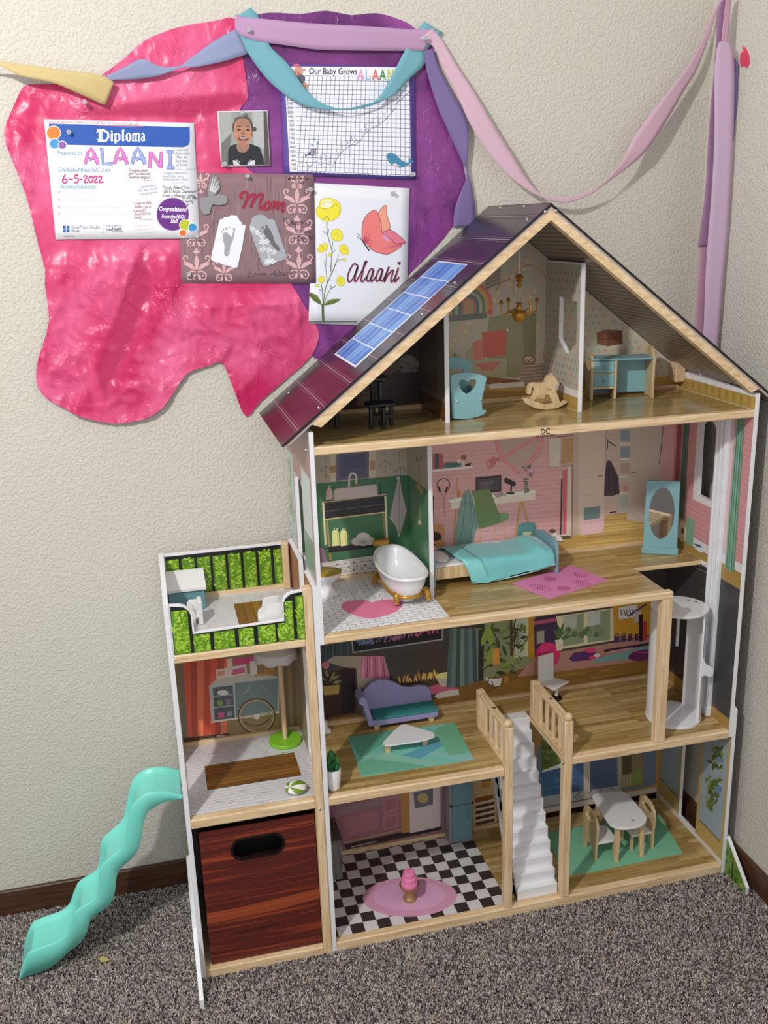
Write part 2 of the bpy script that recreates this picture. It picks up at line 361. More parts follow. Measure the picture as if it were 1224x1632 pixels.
# --- back panels
def back(x0, x1, z0, z1): return part('back_panel', MB().box(x0, x1, DB, DB+.008, z0, z1), white)
bk_kitchen = back(.0105, .463, Z0-.012, .4085); bk_dining = back(.463, 1.0495, Z0+.012, .4085)
bk_living = back(.0105, 1.0405, Z1-.012, .809); bk_bed = back(.02, 1.04, Z2-.012, 1.23)
bk_attic = part('back_panel', MB().prism([(.02, DB, Z3-.012), (1.04, DB, Z3-.012), (1.04, DB, roof_z(1.04)-.014), (.53, DB, roof_z(.53)-.014), (.02, DB, roof_z(.02)-.014)], (0, .008, 0)), white)
bk_annex = back(-.301, 0, A1-.012, .81)
bk_rail = part('back_panel', MB().prism([(-.301, .329, A2), (-.0005, .329, A2), (-.0005, .329, .9375), (-.301, .329, .9375)], (0, .008, 0)), white, label='balcony back railing board')
part('back_panel', MB().box(-.301, 0, DB, DB+.008, -.008, .40), white)
# --- partitions
bath_part = part('partition', MB().box(.3065, .317, .155, DB, Z2-.001, 1.2305), white)
def gable_part(x0, x1):
    return part('partition', MB().prism([(x0, .138, Z3-.001), (x1, .138, Z3-.001), (x1, .138, roof_z(x1)-.0125), (x0, .138, roof_z(x0)-.0125)], (0, DB-.138, 0)), white)
at_p1 = gable_part(.345, .3555)
at_p2 = part('partition', MB().plate([(.138, Z3-.001), (DB, Z3-.001), (DB, roof_z(.6775)-.0125), (.138, roof_z(.6775)-.0125)], [[(.155, 1.40), (.155, 1.492), (.2528, 1.4975), (.2528, 1.40), (.2108, 1.370), (.195, 1.37)]], yz(.667), (.0105, 0, 0)), white)
# --- posts
def post(x0, x1, y0, y1, z0, z1, label=None): return part('post', MB().box(x0, x1, y0, y1, z0, z1, .0018), pine['z'], label=label)
post(-.0205, -.0008, -.001, .0205, -.008, .9392); post(-.0202, -.0045, .309, .3285, A2, .9412)
post(.440, .4605, -.001, .020, .0205, .527, 'stair newel post with round finial'); post(.5915, .6142, -.001, .020, .0205, .519, 'stair newel post with round finial')
post(.8330, .8612, -.0005, .021, Z1, .803)
for cx, z in ((.450, .527), (.603, .519)):
    part('finial', MB().ball((cx, .0095, z+.0085), .0115), beech, smooth=60)
part('support_block', MB().box(1.012, 1.0398, .30, DB, 1.262, 1.312, .002), pine['x'])
# --- railings beside the stairwell
def railing(xa, xb, yb):
    r = part('railing', MB().box(xa, xb, .02, yb, .513, .5245, .0015), pine['y'])
    obj('bottom_rail', MB().box(xa, xb, .02, yb, .414, .4262, .0015), pine['y'], r)
    obj('end_post', MB().box(xa-.0005, xb+.0005, yb, yb+.019, .4207, .5255, .0015), pine['z'], r)
    for k in range(4):
        y = .02+(yb-.02)*(k+.75)/4.5
        obj('baluster', MB().tube([((xa+xb)/2, y, .4258), ((xa+xb)/2, y, .5135)], .0058, 10), pine['z'], r, 50)
    obj('screw', MB().lathe([(.0045, 0), (.0042, .0012), (0, .0016)], ((xa+xb)/2, yb*.55, .5245), 12), steel, r, 40)
railing(.4425, .4605, .196); railing(.5925, .6125, .200)
# --- moulded staircase
st = part('staircase', MB().prism([(.483, .024, .0208), (.483, .235, .41), (.483, .2355, .335), (.483, .086, .0208)], (.1085, 0, 0)), gloss_white, label='white moulded plastic staircase')
NS = 13
for k in range(NS):
    z1_ = Z0+(Z1-Z0)*(k+1)/NS; y0 = .022+(.234-.022)*k/NS
    obj('step', MB().box(.483, .5915, y0-.0022, y0+.034, z1_-.0325, z1_, .002, 2), gloss_white, st)
# --- roof
def roof_slab(sgn, y0=-.006, y1=.3656):
    f = (lambda x: x) if sgn < 0 else (lambda x: W-x)
    n = Vector((RS, 0, -1)).normalized()*.0048           # inward
    a, b = (RX, RZ), (.5305, roof_z(.53))
    mb = MB(); P_ = [(a[0], a[1]), (b[0], b[1]), (b[0]+n.x*0, b[1]-.0061), (a[0]+n.x, a[1]+n.z)]
    mb.prism([(f(x), y0, z) for x, z in P_], (0, y1-y0, 0)); return mb
roof_plum = mat('plum_roof_print', (84, 52, 72), .2); edge_black = mat('black_board_edge', (24, 20, 24), .6)
def roof_mat():
    nt = roof_plum.node_tree; b = nt.nodes['Principled BSDF']; tc = nt.nodes.new('ShaderNodeTexCoord'); sx = nt.nodes.new('ShaderNodeSeparateXYZ')
    mr = nt.nodes.new('ShaderNodeMapRange'); mr.inputs[1].default_value = 0; mr.inputs[2].default_value = .52
    r = ramp(nt, [(0, (50, 27, 34)), (.35, (45, 29, 37)), (.6, (46, 40, 47)), (.8, (48, 35, 50)), (1, (46, 42, 48))])  # plum print; the grey stops upslope paint in reflections of the pale wall
    nt.links.new(tc.outputs['Object'], sx.inputs[0]); nt.links.new(sx.outputs['X'], mr.inputs[0]); nt.links.new(mr.outputs[0], r.inputs['Fac']); nt.links.new(r.outputs['Color'], b.inputs['Base Color'])
roof_mat()
roofs = []
for sgn in (-1, 1):
    o = part('roof_panel', roof_slab(sgn), [edge_black, roof_plum], label='left roof slope with solar panel print' if sgn < 0 else 'right roof slope'); roofs.append(o)
    for p in o.data.polygons:
        if p.normal.z > .5: p.material_index = 1
ceil_m = mat('striped_ceiling_print', (120, 106, 96), .3)
def ceil_mat():
    nt = ceil_m.node_tree; b = nt.nodes['Principled BSDF']; tc = nt.nodes.new('ShaderNodeTexCoord'); wv = nt.nodes.new('ShaderNodeTexWave')
    wv.bands_direction = 'X'; wv.inputs['Scale'].default_value = 26; wv.inputs['Distortion'].default_value = .3
    r = ramp(nt, [(.0, (96, 84, 76)), (.45, (132, 118, 106)), (1, (146, 130, 118))])
    nt.links.new(tc.outputs['Object'], wv.inputs['Vector']); nt.links.new(wv.outputs['Fac'], r.inputs['Fac']); nt.links.new(r.outputs['Color'], b.inputs['Base Color'])
ceil_mat()
pale_edge = mat('pale_board_edge', (186, 172, 166), .6)
for sgn in (-1, 1):
    f = (lambda x: x) if sgn < 0 else (lambda x: W-x)
    def off(x, d): q = Vector((RS, 0, -1)).normalized()*d; return (x+q.x, roof_z(x)+q.z)
    lay = [off(RX+.004, .005), (.53, roof_z(.53)-.0064), (.53, roof_z(.53)-.0128), off(RX+.010, .0100)]
    o = part('ceiling_panel', MB().prism([(f(x), -.004, z) for x, z in lay], (0, .345, 0)), [pale_edge, ceil_m])
    for p in o.data.polygons:
        if p.normal.z < -.5: p.material_index = 1
    bar = [off(.012, .0102), (.53, roof_z(.53)-.0131), (.53, roof_z(.53)-.034), off(.020, .0265)]
    part('roof_trim', MB().prism([(f(x), -.006, z) for x, z in bar], (0, .022, 0)), [wood('pine_roof'+('_left' if sgn < 0 else '_right'), 'x', PINE, .7, stretch=3)])
# roof print: pinstripes across the slope, solar panel
rn = Vector((-RS, 0, 1)).normalized()
pr = Print(rn, 1.0); pr.fn = lambda x, y: Vector((x, y, RZ+(x-RX)*RS))
for k in range(10):
    x = -.0107+.0566*k
    for dx, w_, c in ((-.0045, .0011, (112, 88, 100)), (0, .0020, (140, 122, 132)), (.0045, .0011, (112, 88, 100))): pr.L([(x+dx, -.005), (x+dx, .365)], w_, c)
pr.P([(.1275, .066), (.380, .078), (.381, .290), (.1275, .292)], (232, 236, 244))
for i in range(6):
    for j in range(6):
        g = .0012; x0 = .131+i*.0415; x1 = x0+.0395; y0 = .080+j*.0345; y1 = y0+.0325
        pr.P([(x0, y0), (x1, y0), (x1, y1), (x0, y1)], [(64, 118, 196), (86, 140, 212), (108, 160, 222), (74, 128, 206)][(i+j) % 4])
pr.done('roof_print', roofs[0], prt)
for q in [(460, 626), (508, 650), (673, 501), (725, 451), (835, 329), (797, 331), (840, 350)]:
    d = FW+RV*((q[0]-612)/F)-UV_*((q[1]-816)/F); t = rn.dot(Vector((RX, 0, RZ))-Vector(CAM))/rn.dot(d); p = Vector(CAM)+d*t
    obj('screw', MB().ball(p, .0032, n=6), steel, house, 60)
for q, k in [((1071-.0, 579), dict(y=-.001))]: pass
for p in [at(886, 336, y=-.007), at(869, 338, y=-.007), at(510, 1290, y=-.0015), at(897, 1216, y=-.0015), at(488, 718, y=.002)]:
    obj('screw', MB().ball(p, .0035, sy=.5, n=6), steel, house, 60)
# --- balcony rails
fr = [(-.3008, .8225), (-.3008, .9365), (-.2788, .9345), (-.268, .931), (-.259, .922), (-.2545, .910), (-.2535, .868), (-.0655, .8720), (-.0655, .9129), (-.061, .924), (-.052, .931), (-.040, .9345), (-.0207, .9350), (-.0207, .8225)]
rail_front = part('balcony_rail', MB().prism([(x, .002, z) for x, z in fr], (0, .0085, 0)), white, label='low balcony front rail with rounded shoulders and hedge print')
# --- elevator track on the right wall
tk = part('elevator_track', MB().box(1.030, 1.0398, .083, .128, .424, 1.2245, .001), gloss_white, label='white elevator guide track')
for y in (.0885, .1055, .1225): obj('track_ridge', MB().box(1.026, 1.0302, y-.0035, y+.0035, .424, 1.2245, .001), gloss_white, tk)
obj('track_stop', MB().box(1.0235, 1.0398, .080, .131, .4212, .447, .002), gloss_white, tk)
# --- plastic slide hooked on the annex
def slide():
    # near rim and near lower edge, traced on the plane of the near side wall
    q = lambda L: [at(a/3.825, 1200+b/3.825, y=y0) for a, b in L]
    y0, y1 = .118, .228
    rim = q([(1112, 262), (1060, 244), (1000, 235), (930, 240), (870, 262), (822, 305), (797, 355), (782, 420), (768, 490), (750, 556), (716, 602), (662, 648), (622, 690), (606, 735), (601, 800), (590, 866), (558, 905), (500, 940), (460, 975), (434, 1035), (404, 1108), (350, 1150), (270, 1180), (192, 1210), (164, 1236), (138, 1300), (116, 1372)])
    low = q([(1112, 276), (1060, 284), (1000, 296), (945, 326), (905, 352), (884, 392), (872, 440), (866, 490), (856, 540), (836, 596), (792, 650), (738, 698), (712, 745), (704, 815), (690, 880), (652, 934), (590, 978), (550, 1020), (527, 1090), (488, 1152), (420, 1206), (350, 1270), (290, 1310), (230, 1335), (180, 1352), (140, 1366), (112, 1378)])
    Rm, Lw = smooth_path(rim, 4), smooth_path(low, 4); n = len(Rm); mb = MB(); rows = []
    for i in range(n):
        p, a, b = Rm[i], Rm[max(0, i-1)], Rm[min(n-1, i+1)]; tg = (a-b).normalized(); nr = Vector((-tg.z, 0, tg.x)); nr = nr if nr.z > 0 else -nr
        dp = .0125*min(1, .25+i/12)*min(1, .15+(n-1-i)/14); f = p-nr*dp; l = Lw[i]; l = Vector((l.x, 0, max(l.z, FZ+.004)))
        pt = lambda v, y: (v.x, y, max(v.z, FZ+.003))
        rows.append([pt(l, y0-.003), pt(p-nr*.002, y0-.001), pt(p, y0+.0005), pt(p, y0+.003), pt(p-nr*dp*.3, y0+.0055), pt(f+nr*.002, y0+.010), pt(f, y0+.018), pt(f, y1-.018), pt(f+nr*.002, y1-.010), pt(p-nr*dp*.3, y1-.0055), pt(p, y1-.003), pt(p, y1-.0005), pt(p-nr*.002, y1+.001), pt(l, y1+.003)])
    mb.grid(rows); o = part('slide', mb, mat('aqua_plastic', (124, 224, 206), .32, coat=.2), label='aqua plastic wavy slide hooked on the annex', smooth=60)
    md = o.modifiers.new('wall', 'SOLIDIFY'); md.thickness = .0016; md.offset = 0
    for px in ((287, 1233), (288, 1258)): obj('screw', MB().lathe([(.0042, 0), (.004, .001), (0, .0015)], at(*px, z=.4285), 10), steel, o, 40)
    obj('bracket', MB().box(-.345, -.3125, .150, .196, .398, .404, .001), o.data.materials[0], o)
slide()
# ================================================================ printed artwork on the inside of the house
def R3(s, pts, c): return s.raw(pts, [tuple(range(len(pts)))], c)
Print.R3 = R3
NY, NX = (0, -1, 0), (-1, 0, 0)
def wall_y(x0, x1, z0, z1, y=DB): return [(x0, y, z0), (x1, y, z0), (x1, y, z1), (x0, y, z1)]
def wall_x(y0, y1, z0, z1, x): return [(x, y0, z0), (x, y1, z0), (x, y1, z1), (x, y0, z1)]
rnd = random.Random(3)
def leaf(p, x, y, ln, wd, ang, c):
    a = math.radians(ang); dx, dy = math.cos(a), -math.sin(a)
    P_ = []
    for t, w_ in ((0, .15), (.25, .8), (.5, 1), (.75, .7), (1, 0), (.75, -.7), (.5, -1), (.25, -.8)):
        P_.append((x+dx*ln*t-dy*wd*w_*-.5, y+dy*ln*t+dx*wd*w_*-.5*-1))
    p.P(P_, c)
# ---------------- bedroom, back wall
p = Print(NY, 1.5, y=DB)
p.R3(wall_y(.3175, 1.04, Z2, 1.23), (196, 152, 152))
for i in range(26):
    y = 700+i*7.2
    p.L([(690, y+24), (912, y+5)], .9, (184, 136, 138))
    for k in range(7):
        x = 695+rnd.random()*200; p.L([(x, y+23.5-(x-690)*.0856), (x+18, y+22-(x-690)*.0856)], 3, (190+rnd.randint(-8, 10), 146, 148))
p.P([(786, 700), (868, 690), (866, 712), (856, 734), (842, 748), (825, 752), (806, 738), (795, 722)], (172, 150, 140))
for pts in ([(793, 704), (796, 722), (806, 736), (826, 752)], [(863, 694), (858, 718), (851, 728), (838, 744)]):
    p.L(pts, 5, (196, 116, 116), 4); p.L(pts, 1.6, (222, 150, 146), 4)
p.L([(792, 735), (866, 690)], 4.6, (190, 108, 108)); p.L([(792, 735), (866, 690)], 1.4, (220, 146, 142))
for k in range(4): p.L([(775+k*4, 736-k*2), (783+k*4, 736-k*1.5), (780+k*4, 745-k*3)], 1.6, (176, 92, 92))
p.L([(786, 729), (776, 737), (778, 748), (790, 740)], 1.5, (196, 110, 108))
# shelf with books
p.P([(689, 748), (753, 742), (753, 746), (689, 752.5)], (214, 204, 200))
for x0, x1, y0, c in ((690, 693, 724, (150, 90, 96)), (693, 699, 723, (62, 72, 82)), (699, 706, 724, (168, 74, 98))): p.P([(x0, y0), (x1, y0-.5), (x1, 747), (x0, 747.6)], c)
p.P([(707, 738), (734, 736), (734, 744), (707, 746.5)], (72, 104, 98)); p.L([(707, 742), (734, 740)], .8, (50, 78, 74))
p.L([(717, 737), (716, 724), (721, 721), (725, 726), (722, 733)], 1.4, (190, 160, 140)); p.E(731, 735, 3, 3, (220, 200, 180)); p.E(739, 729, 4, 4, (120, 82, 66)); p.L([(738, 733), (738, 743)], 3, (200, 180, 160)); p.P([(741, 740), (751, 737), (749, 742), (742, 743)], (40, 36, 38))
# headphones, strings, guitar
p.L([(698, 779), (697, 770), (702, 764), (709, 763), (715, 767), (716, 775), (714, 780)], 1.3, (52, 42, 44), 5)
p.P([(697, 776), (700, 775), (703, 784), (700, 785)], (34, 28, 30)); p.P([(714, 776), (711, 776), (709, 784), (712, 785)], (34, 28, 30)); p.L([(703, 785), (707, 796), (709, 822)], .7, (140, 100, 100)); p.L([(711, 785), (708, 796)], .7, (140, 100, 100))
p.L([(729, 762), (728, 780), (731, 792)], 1.4, (190, 140, 80)); p.E(731, 786, 3.5, 6, (176, 122, 62), n=12)
p.E(695, 868, 15, 14, (178, 124, 84)); p.E(697, 846, 12, 12, (178, 124, 84)); p.E(697, 856, 10.5, 9, (178, 124, 84)); p.P([(691, 846), (702, 850), (703, 860), (691, 862)], (42, 28, 26)); p.L([(691, 868), (695, 868)], 2, (40, 26, 24)); p.L([(690, 845), (690, 790)], 3, (70, 44, 38))
# desk
p.P([(718, 800), (853, 784), (853, 796), (718, 811)], (204, 192, 178)); p.P([(712, 797), (746, 790), (853, 781), (853, 785), (718, 801)], (220, 210, 196))
p.L([(830, 800), (819, 866)], 3, (176, 136, 84)); p.L([(832, 800), (842, 834)], 3, (176, 136, 84)); p.L([(727, 812), (723, 868)], 2.6, (166, 126, 78))
p.P([(758, 761), (798.5, 757), (798.5, 783), (758, 787)], (44, 38, 42)); p.P([(761, 764), (796, 760), (796, 780), (761, 784)], (74, 66, 70))
for k in range(5): p.L([(764, 769+k*3), (764+24-k*3, 767+k*3)], .7, (116, 108, 112))
p.P([(786, 788), (800, 785), (808, 789), (790, 793)], (150, 140, 138))
p.P([(803, 763), (806, 761), (821, 768), (822, 773), (818, 775), (804, 769)], (40, 34, 36)); p.L([(815, 773), (814, 785)], 2.2, (40, 34, 36)); p.E(813, 786, 7, 2, (40, 34, 36))
p.P([(834, 763), (842, 762), (841, 772), (843, 784), (835, 786), (836, 774)], (92, 96, 84))
for k in range(5): p.L([(835, 766+k*4), (842, 765+k*4)], .8, (190, 188, 170))
for k in range(26): p.E(838+rnd.uniform(-12, 12), 750+rnd.uniform(-10, 8), 2.4, 2.2, rnd.choice([(190, 140, 160), (168, 124, 160), (204, 160, 168), (110, 110, 84), (92, 88, 70)]), n=8)
# jacket, chair, bag
p.P([(752, 782), (780, 779), (795, 818), (810, 817), (811, 826), (800, 832), (763, 843), (757, 820), (756, 800)], (100, 122, 78)); p.P([(796, 819), (810, 817), (811, 826), (799, 832)], (116, 142, 96))
for a, b in (((765, 842), (764, 868)), ((788, 838), (789, 868)), ((802, 832), (806, 866))): p.L([a, b], 1.6, (196, 156, 100))
p.P([(741, 783), (747, 780), (753, 793), (762, 838), (757, 848), (752, 870), (740, 868), (728, 870), (725, 862), (731, 815), (735, 795)], (112, 138, 132))
for a in ([(742, 785), (737, 840), (732, 868)], [(748, 785), (752, 840), (748, 868)], [(739, 800), (757, 808)], [(753, 795), (758, 842)]): p.L(a, 1, (78, 104, 100))
p.P([(826, 837), (832, 833), (851, 832), (857, 866), (822, 869)], (84, 130, 132)); p.P([(833, 848), (846, 847), (846, 852), (833, 853)], (200, 186, 140)); p.L([(826, 858), (856, 856)], .9, (62, 100, 104)); p.L([(851, 834), (857, 850), (856, 866)], .9, (62, 100, 104))
# floor, closet, doors
p.P([(692, 905), (870, 886), (880, 866), (912, 853), (958, 846), (962, 822), (1000, 817), (1040, 838), (1062, 872), (1062, 900), (692, 930)], (172, 142, 84))
for k in range(14):
    y = 826+k*5; x = 912+rnd.random()*60; p.L([(x, y+6), (x+60+rnd.random()*40, y-1)], 2.6, rnd.choice([(160, 128, 72), (190, 160, 98), (152, 120, 66)]))
p.P([(690, 872), (905, 850), (905, 855), (690, 878)], (206, 196, 190))
p.P([(875, 698), (921, 692), (921, 738), (876, 744)], (176, 160, 138)); p.P([(874, 699), (892, 697), (891, 742), (875, 744)], (188, 182, 170)); p.P([(896, 699), (921, 697), (919, 736), (893, 739)], (168, 134, 92)); p.L([(885, 697), (922, 693)], 2, (150, 108, 84))
for k in range(12): p.L([(876+k*3.7, 743-k*.4), (875+k*3.7, 749-k*.4)], 1.6, (182, 170, 152))
p.L([(895, 763), (893, 852)], 1.8, (58, 40, 42)); p.P([(897, 750), (904, 748), (902, 850), (897, 850)], (190, 92, 104))
p.P([(904, 744), (912, 743), (911, 853), (902, 856)], (196, 184, 170)); p.L([(911.5, 742), (910, 856)], 1.2, (122, 84, 60)); p.E(901, 856, 10, 2.6, (88, 70, 56))
p.P([(913, 686), (965, 680), (962, 842), (925, 850), (912, 854)], (186, 170, 154)); p.P([(913, 686), (922, 685), (921, 851), (912, 854)], (172, 156, 142)); p.L([(923, 754), (962, 750)], .6, (160, 146, 132)); p.L([(923, 790), (962, 786)], .6, (160, 146, 132)); p.L([(952, 759), (961, 757)], 1.8, (120, 84, 70))
p.P([(925, 830), (962, 822), (961, 848), (925, 853)], (206, 172, 176)); p.P([(930, 809), (956, 806), (955, 826), (930, 829)], (98, 122, 124)); p.P([(927, 830), (960, 824), (961, 832), (926, 837)], (196, 158, 164))
p.P([(966, 680), (1006, 677), (1000, 816), (962, 822)], (178, 158, 148)); p.P([(986, 680), (1006, 678), (1000, 816), (983, 816)], (168, 164, 154))
for y in (708, 732, 760, 786): p.L([(987, y), (1004, y-1)], 1.6, (206, 198, 188))
for y, c in ((694, (120, 136, 140)), (720, (118, 134, 140)), (746, (164, 138, 126)), (776, (180, 150, 140)), (800, (150, 160, 152))): p.P([(988, y-8), (1004, y-9), (1003, y+9), (988, y+9)], c)
p.L([(967, 698), (968, 715)], 1.4, (70, 54, 50)); p.L([(967, 702), (981, 711)], 1.8, (70, 54, 50)); p.P([(966, 734), (973, 734), (985, 760), (987, 786), (976, 790), (962, 790), (963, 760)], (62, 48, 58)); p.L([(969, 740), (970, 788)], 1, (44, 34, 42)); p.L([(976, 745), (980, 788)], 1, (44, 34, 42))
for x in (972, 978, 984-2): p.E(x-3, 811, 2.4, 7, (186, 160, 140), n=10)
p.L([(970, 817), (982, 815)], 2, (60, 42, 40)); p.E(998-2, 778, 4, 5, (170, 130, 116), n=10)
p.P([(1006, 676), (1058, 672), (1048, 838), (998, 827)], (176, 162, 150)); p.L([(1005, 753), (1013, 752)], 1.8, (112, 84, 74)); p.L([(1004, 770), (1050, 766)], .6, (158, 146, 136)); p.L([(1056, 680), (1050, 740)], 1.4, (96, 76, 70))
for x, y in ((884, 851), (892, 858)): p.P([(x-8, y-6), (x+2, y-2), (x+6, y+4), (x-4, y+6)], (214, 210, 204)); p.L([(x-6, y+5), (x+6, y+4)], 1.4, (60, 56, 58))
p.E(880, 846, 5, 3.5, (96, 66, 54))
p.done('mural', bk_bed)
# ---------------- bedroom, right wall
p = Print(NX, 1.05, x=1.04)
p.R3(wall_x(.001, .083, .868, 1.2245, 1.04), (206, 148, 152)); p.R3(wall_x(.128, .337, .868, 1.2245, 1.04), (206, 148, 152)) if False else None
# the board around the window opening, pink
def ring_x(p, x, y0, y1, z0, z1, hole, c):
    """fill a rectangle except the opening: four pieces plus corner wedges"""
    ys = [a for a, b in hole]; zs = [b for a, b in hole]; a0, a1, b0, b1 = min(ys), max(ys), min(zs), max(zs)
    for Q in ((y0, a0, z0, z1), (a1, y1, z0, z1), (a0, a1, z0, b0), (a0, a1, b1, z1)):
        if Q[1] > Q[0] and Q[3] > Q[2]: p.R3(wall_x(Q[0], Q[1], Q[2], Q[3], x), c)
ring_x(p, 1.04, .128, DB-.0005, .868, 1.2245, oct_, (206, 148, 152))
ring_x(p, 1.04, .128, .232, .968, 1.205, oct_, (226, 222, 226))
for k in range(26):
    z = .87+k*.0137
    p.R3(wall_x(.001, .083, z, z+.0012, 1.04), (186, 124, 130))
    if not .96 < z < 1.21: p.R3(wall_x(.132, .33, z, z+.0012, 1.04), (186, 124, 130))
p.R3(wall_x(.001, .083, .842, .868, 1.04), (222, 218, 222)); p.R3(wall_x(.128, .337, .842, .868, 1.04), (222, 218, 222))
p.R3(wall_x(.001, .083, .803, .845, 1.04), (168, 138, 74)); p.R3(wall_x(.128, .337, Z2, .845, 1.04), (168, 138, 74))
def curtain(p, x, y0, y1, z0, z1, n, base, flare=0):
    for k in range(n):
        a, b = y0+(y1-y0)*k/n, y0+(y1-y0)*(k+1)/n; c = [(92, 140, 116), (124, 172, 146), (76, 120, 98), (140, 186, 160)][k % 4] if not base else [tuple(int(v*f) for v in base) for f in (1, 1.25, .8, 1.1)][k % 4]
        m_ = (y0+y1)/2
        p.R3([(x, m_+(a-m_)*(1+flare), z0), (x, m_+(b-m_)*(1+flare), z0), (x, b, z1), (x, a, z1)], c)
curtain(p, 1.04, .034, .066, .836, 1.2245, 8, None, .25); curtain(p, 1.04, .268, .298, .9, 1.2245, 6, (70, 104, 88)); p.R3(wall_x(.302, .325, .9, 1.2245, 1.04), (150, 70, 76))
p.R3(wall_x(.070, .0825, .868, 1.2245, 1.04), (222, 190, 194))
p.R3(wall_x(.216, .256, .842, .915, 1.04), (126, 170, 146)); p.E(1088, 846, 6, 18, (222, 212, 176), n=9); p.E(1088, 846, 2, 5, (40, 36, 34), n=8)
p.P([(1104, 864), (1117, 867), (1126, 876), (1118, 881), (1108, 874)], (214, 220, 226)); p.P([(1106, 866), (1116, 868), (1120, 873), (1110, 871)], (90, 100, 120))
p.done('mural', right_up)
# ---------------- bathroom
p = Print(NY, 1.7, y=DB)
p.R3(wall_y(.02, .3065, Z2, 1.23), (56, 96, 66))
p.P([(500, 720), (655, 700), (655, 756), (500, 771)], (152, 144, 128))
def anchor(x, y, s=1):
    p.L([(x, y-8*s), (x, y+9*s)], .9, (96, 86, 74)); p.L([(x-9*s, y+2*s), (x-5*s, y-5*s), (x, y-8*s), (x+5*s, y-5*s), (x+9*s, y+1*s)], 1.1, (104, 94, 80), 3); p.L([(x-1.5, y+9*s), (x+1.5, y+9*s)], 1.6, (84, 74, 64))
anchor(519, 751); anchor(614, 743); anchor(638, 752); p.L([(637, 718), (637, 735)], 1, (96, 86, 74)); p.L([(614, 716), (614, 722)], 1, (96, 86, 74)); p.L([(519, 728), (519, 735)], 1, (96, 86, 74))
p.P([(526, 726), (536, 725), (536, 768), (526, 768)], (176, 164, 146)); p.P([(588, 718), (599, 717), (599, 761), (588, 762)], (176, 164, 146))
p.P([(526, 742), (536, 741), (536, 753), (526, 754)], (150, 116, 74)); p.P([(589, 735), (598, 734), (598, 748), (589, 749)], (156, 120, 86))
p.P([(536, 724), (588, 718), (588, 762), (536, 766)], (84, 86, 104)); p.P([(541, 726), (584, 721), (584, 757), (541, 761)], (70, 72, 98)); p.P([(548, 728), (580, 724), (578, 745), (550, 748)], (64, 66, 94))
# vanity
p.P([(513, 800), (616, 787), (618, 791), (514, 805)], (58, 52, 46)); p.P([(517, 804), (615, 791), (615, 817), (518, 828)], (34, 32, 36)); p.L([(518, 815), (614, 803)], .8, (96, 92, 92)); p.L([(518, 828), (615, 816)], 1.8, (190, 168, 120)); p.L([(513, 801), (616, 788)], 1.6, (170, 146, 104))
p.L([(515, 802), (519, 868)], 3, (196, 184, 150)); p.L([(521, 830), (527, 893)], 3, (150, 122, 66)); p.L([(614, 790), (617, 868)], 3, (206, 196, 170)); p.L([(611, 818), (614, 862)], 2.6, (140, 112, 62))
p.P([(523, 872), (606, 862), (606, 869), (524, 880)], (34, 32, 36)); p.P([(524, 879), (540, 877), (606, 869), (606, 871), (524, 881)], (22, 20, 24))
p.P([(532, 783), (535, 779), (600, 772), (602, 789), (601, 790), (532, 797)], (172, 160, 156)); p.P([(519, 797), (520, 783), (523, 778), (527, 778), (530, 783), (531, 795)], (176, 152, 146)); p.L([(524, 778), (524, 775), (528, 775)], 1.3, (190, 180, 174))
p.L([(556, 776), (557, 760), (560, 755), (565, 755), (568, 760), (567, 772)], 3, (180, 166, 162), 4); p.L([(568, 770), (568, 774)], 4, (150, 116, 60)); p.L([(605, 770), (606, 788)], 1.6, (30, 34, 30))
for x in (529, 542): p.P([(x, 851), (x+1, 846), (x+3, 845), (x+8, 845), (x+11, 848), (x+12, 869), (x+1, 870.5)], (204, 198, 128)); p.L([(x+9, 849), (x+10, 869)], 2, (178, 172, 100)); p.L([(x+4, 845), (x+4, 841)], 1.4, (214, 206, 160)); p.L([(x+8, 845), (x+8, 841)], 1.2, (214, 206, 160))
p.E(579, 856, 11, 7.5, (178, 174, 168)); p.E(569, 863, 9, 6.5, (168, 164, 158)); p.E(589, 862, 9, 6.5, (172, 168, 162)); p.E(579, 864, 9, 6, (160, 156, 150)); p.E(579, 864, 5, 3, (136, 132, 128), n=10)
p.P([(634, 763), (637, 763), (641, 786), (648, 814), (642, 838), (636, 856), (630, 838), (621, 826), (627, 796)], (156, 146, 144)); p.L([(636, 770), (637, 850)], 1.4, (128, 118, 116)); p.L([(634, 775), (628, 825)], 1, (136, 126, 124)); p.E(635, 762, 3, 3, (170, 160, 150), n=10)
p.L([(511, 870), (511, 880)], 1, (40, 40, 40)); p.P([(508, 872), (515, 873), (523, 896), (522, 904), (508, 906)], (126, 100, 110)); p.L([(505, 871), (522, 874)], 1, (30, 30, 34))
# tile wainscot
p.P([(505, 898), (620, 882), (668, 875), (668, 915), (505, 935)], (186, 178, 174))
for k in range(8): p.L([(512, 899+k*4.6), (668, 879+k*4.2)], .6, (140, 132, 130))
for k in range(9):
    for j in range(5): p.P([(536+k*13+(j % 2)*5, 899-k*1.7+j*6), (539+k*13+(j % 2)*5, 898.6-k*1.7+j*6), (539+k*13+(j % 2)*5, 900.4-k*1.7+j*6), (536+k*13+(j % 2)*5, 900.8-k*1.7+j*6)], (66, 56, 58))
p.done('mural', bk_bed)
ZB1, ZB0 = at(650, 757, x=.3065).z, at(686, 785, x=.3065).z
p = Print(NX, 1.3, x=.3065)
p.R3(wall_x(.155, DB, Z2, 1.23, .3065), (64, 108, 76)); p.R3([(.3065, .1555, ZB0), (.3065, DB, ZB1), (.3065, DB, 1.23), (.3065, .1555, 1.23)], (152, 144, 130))
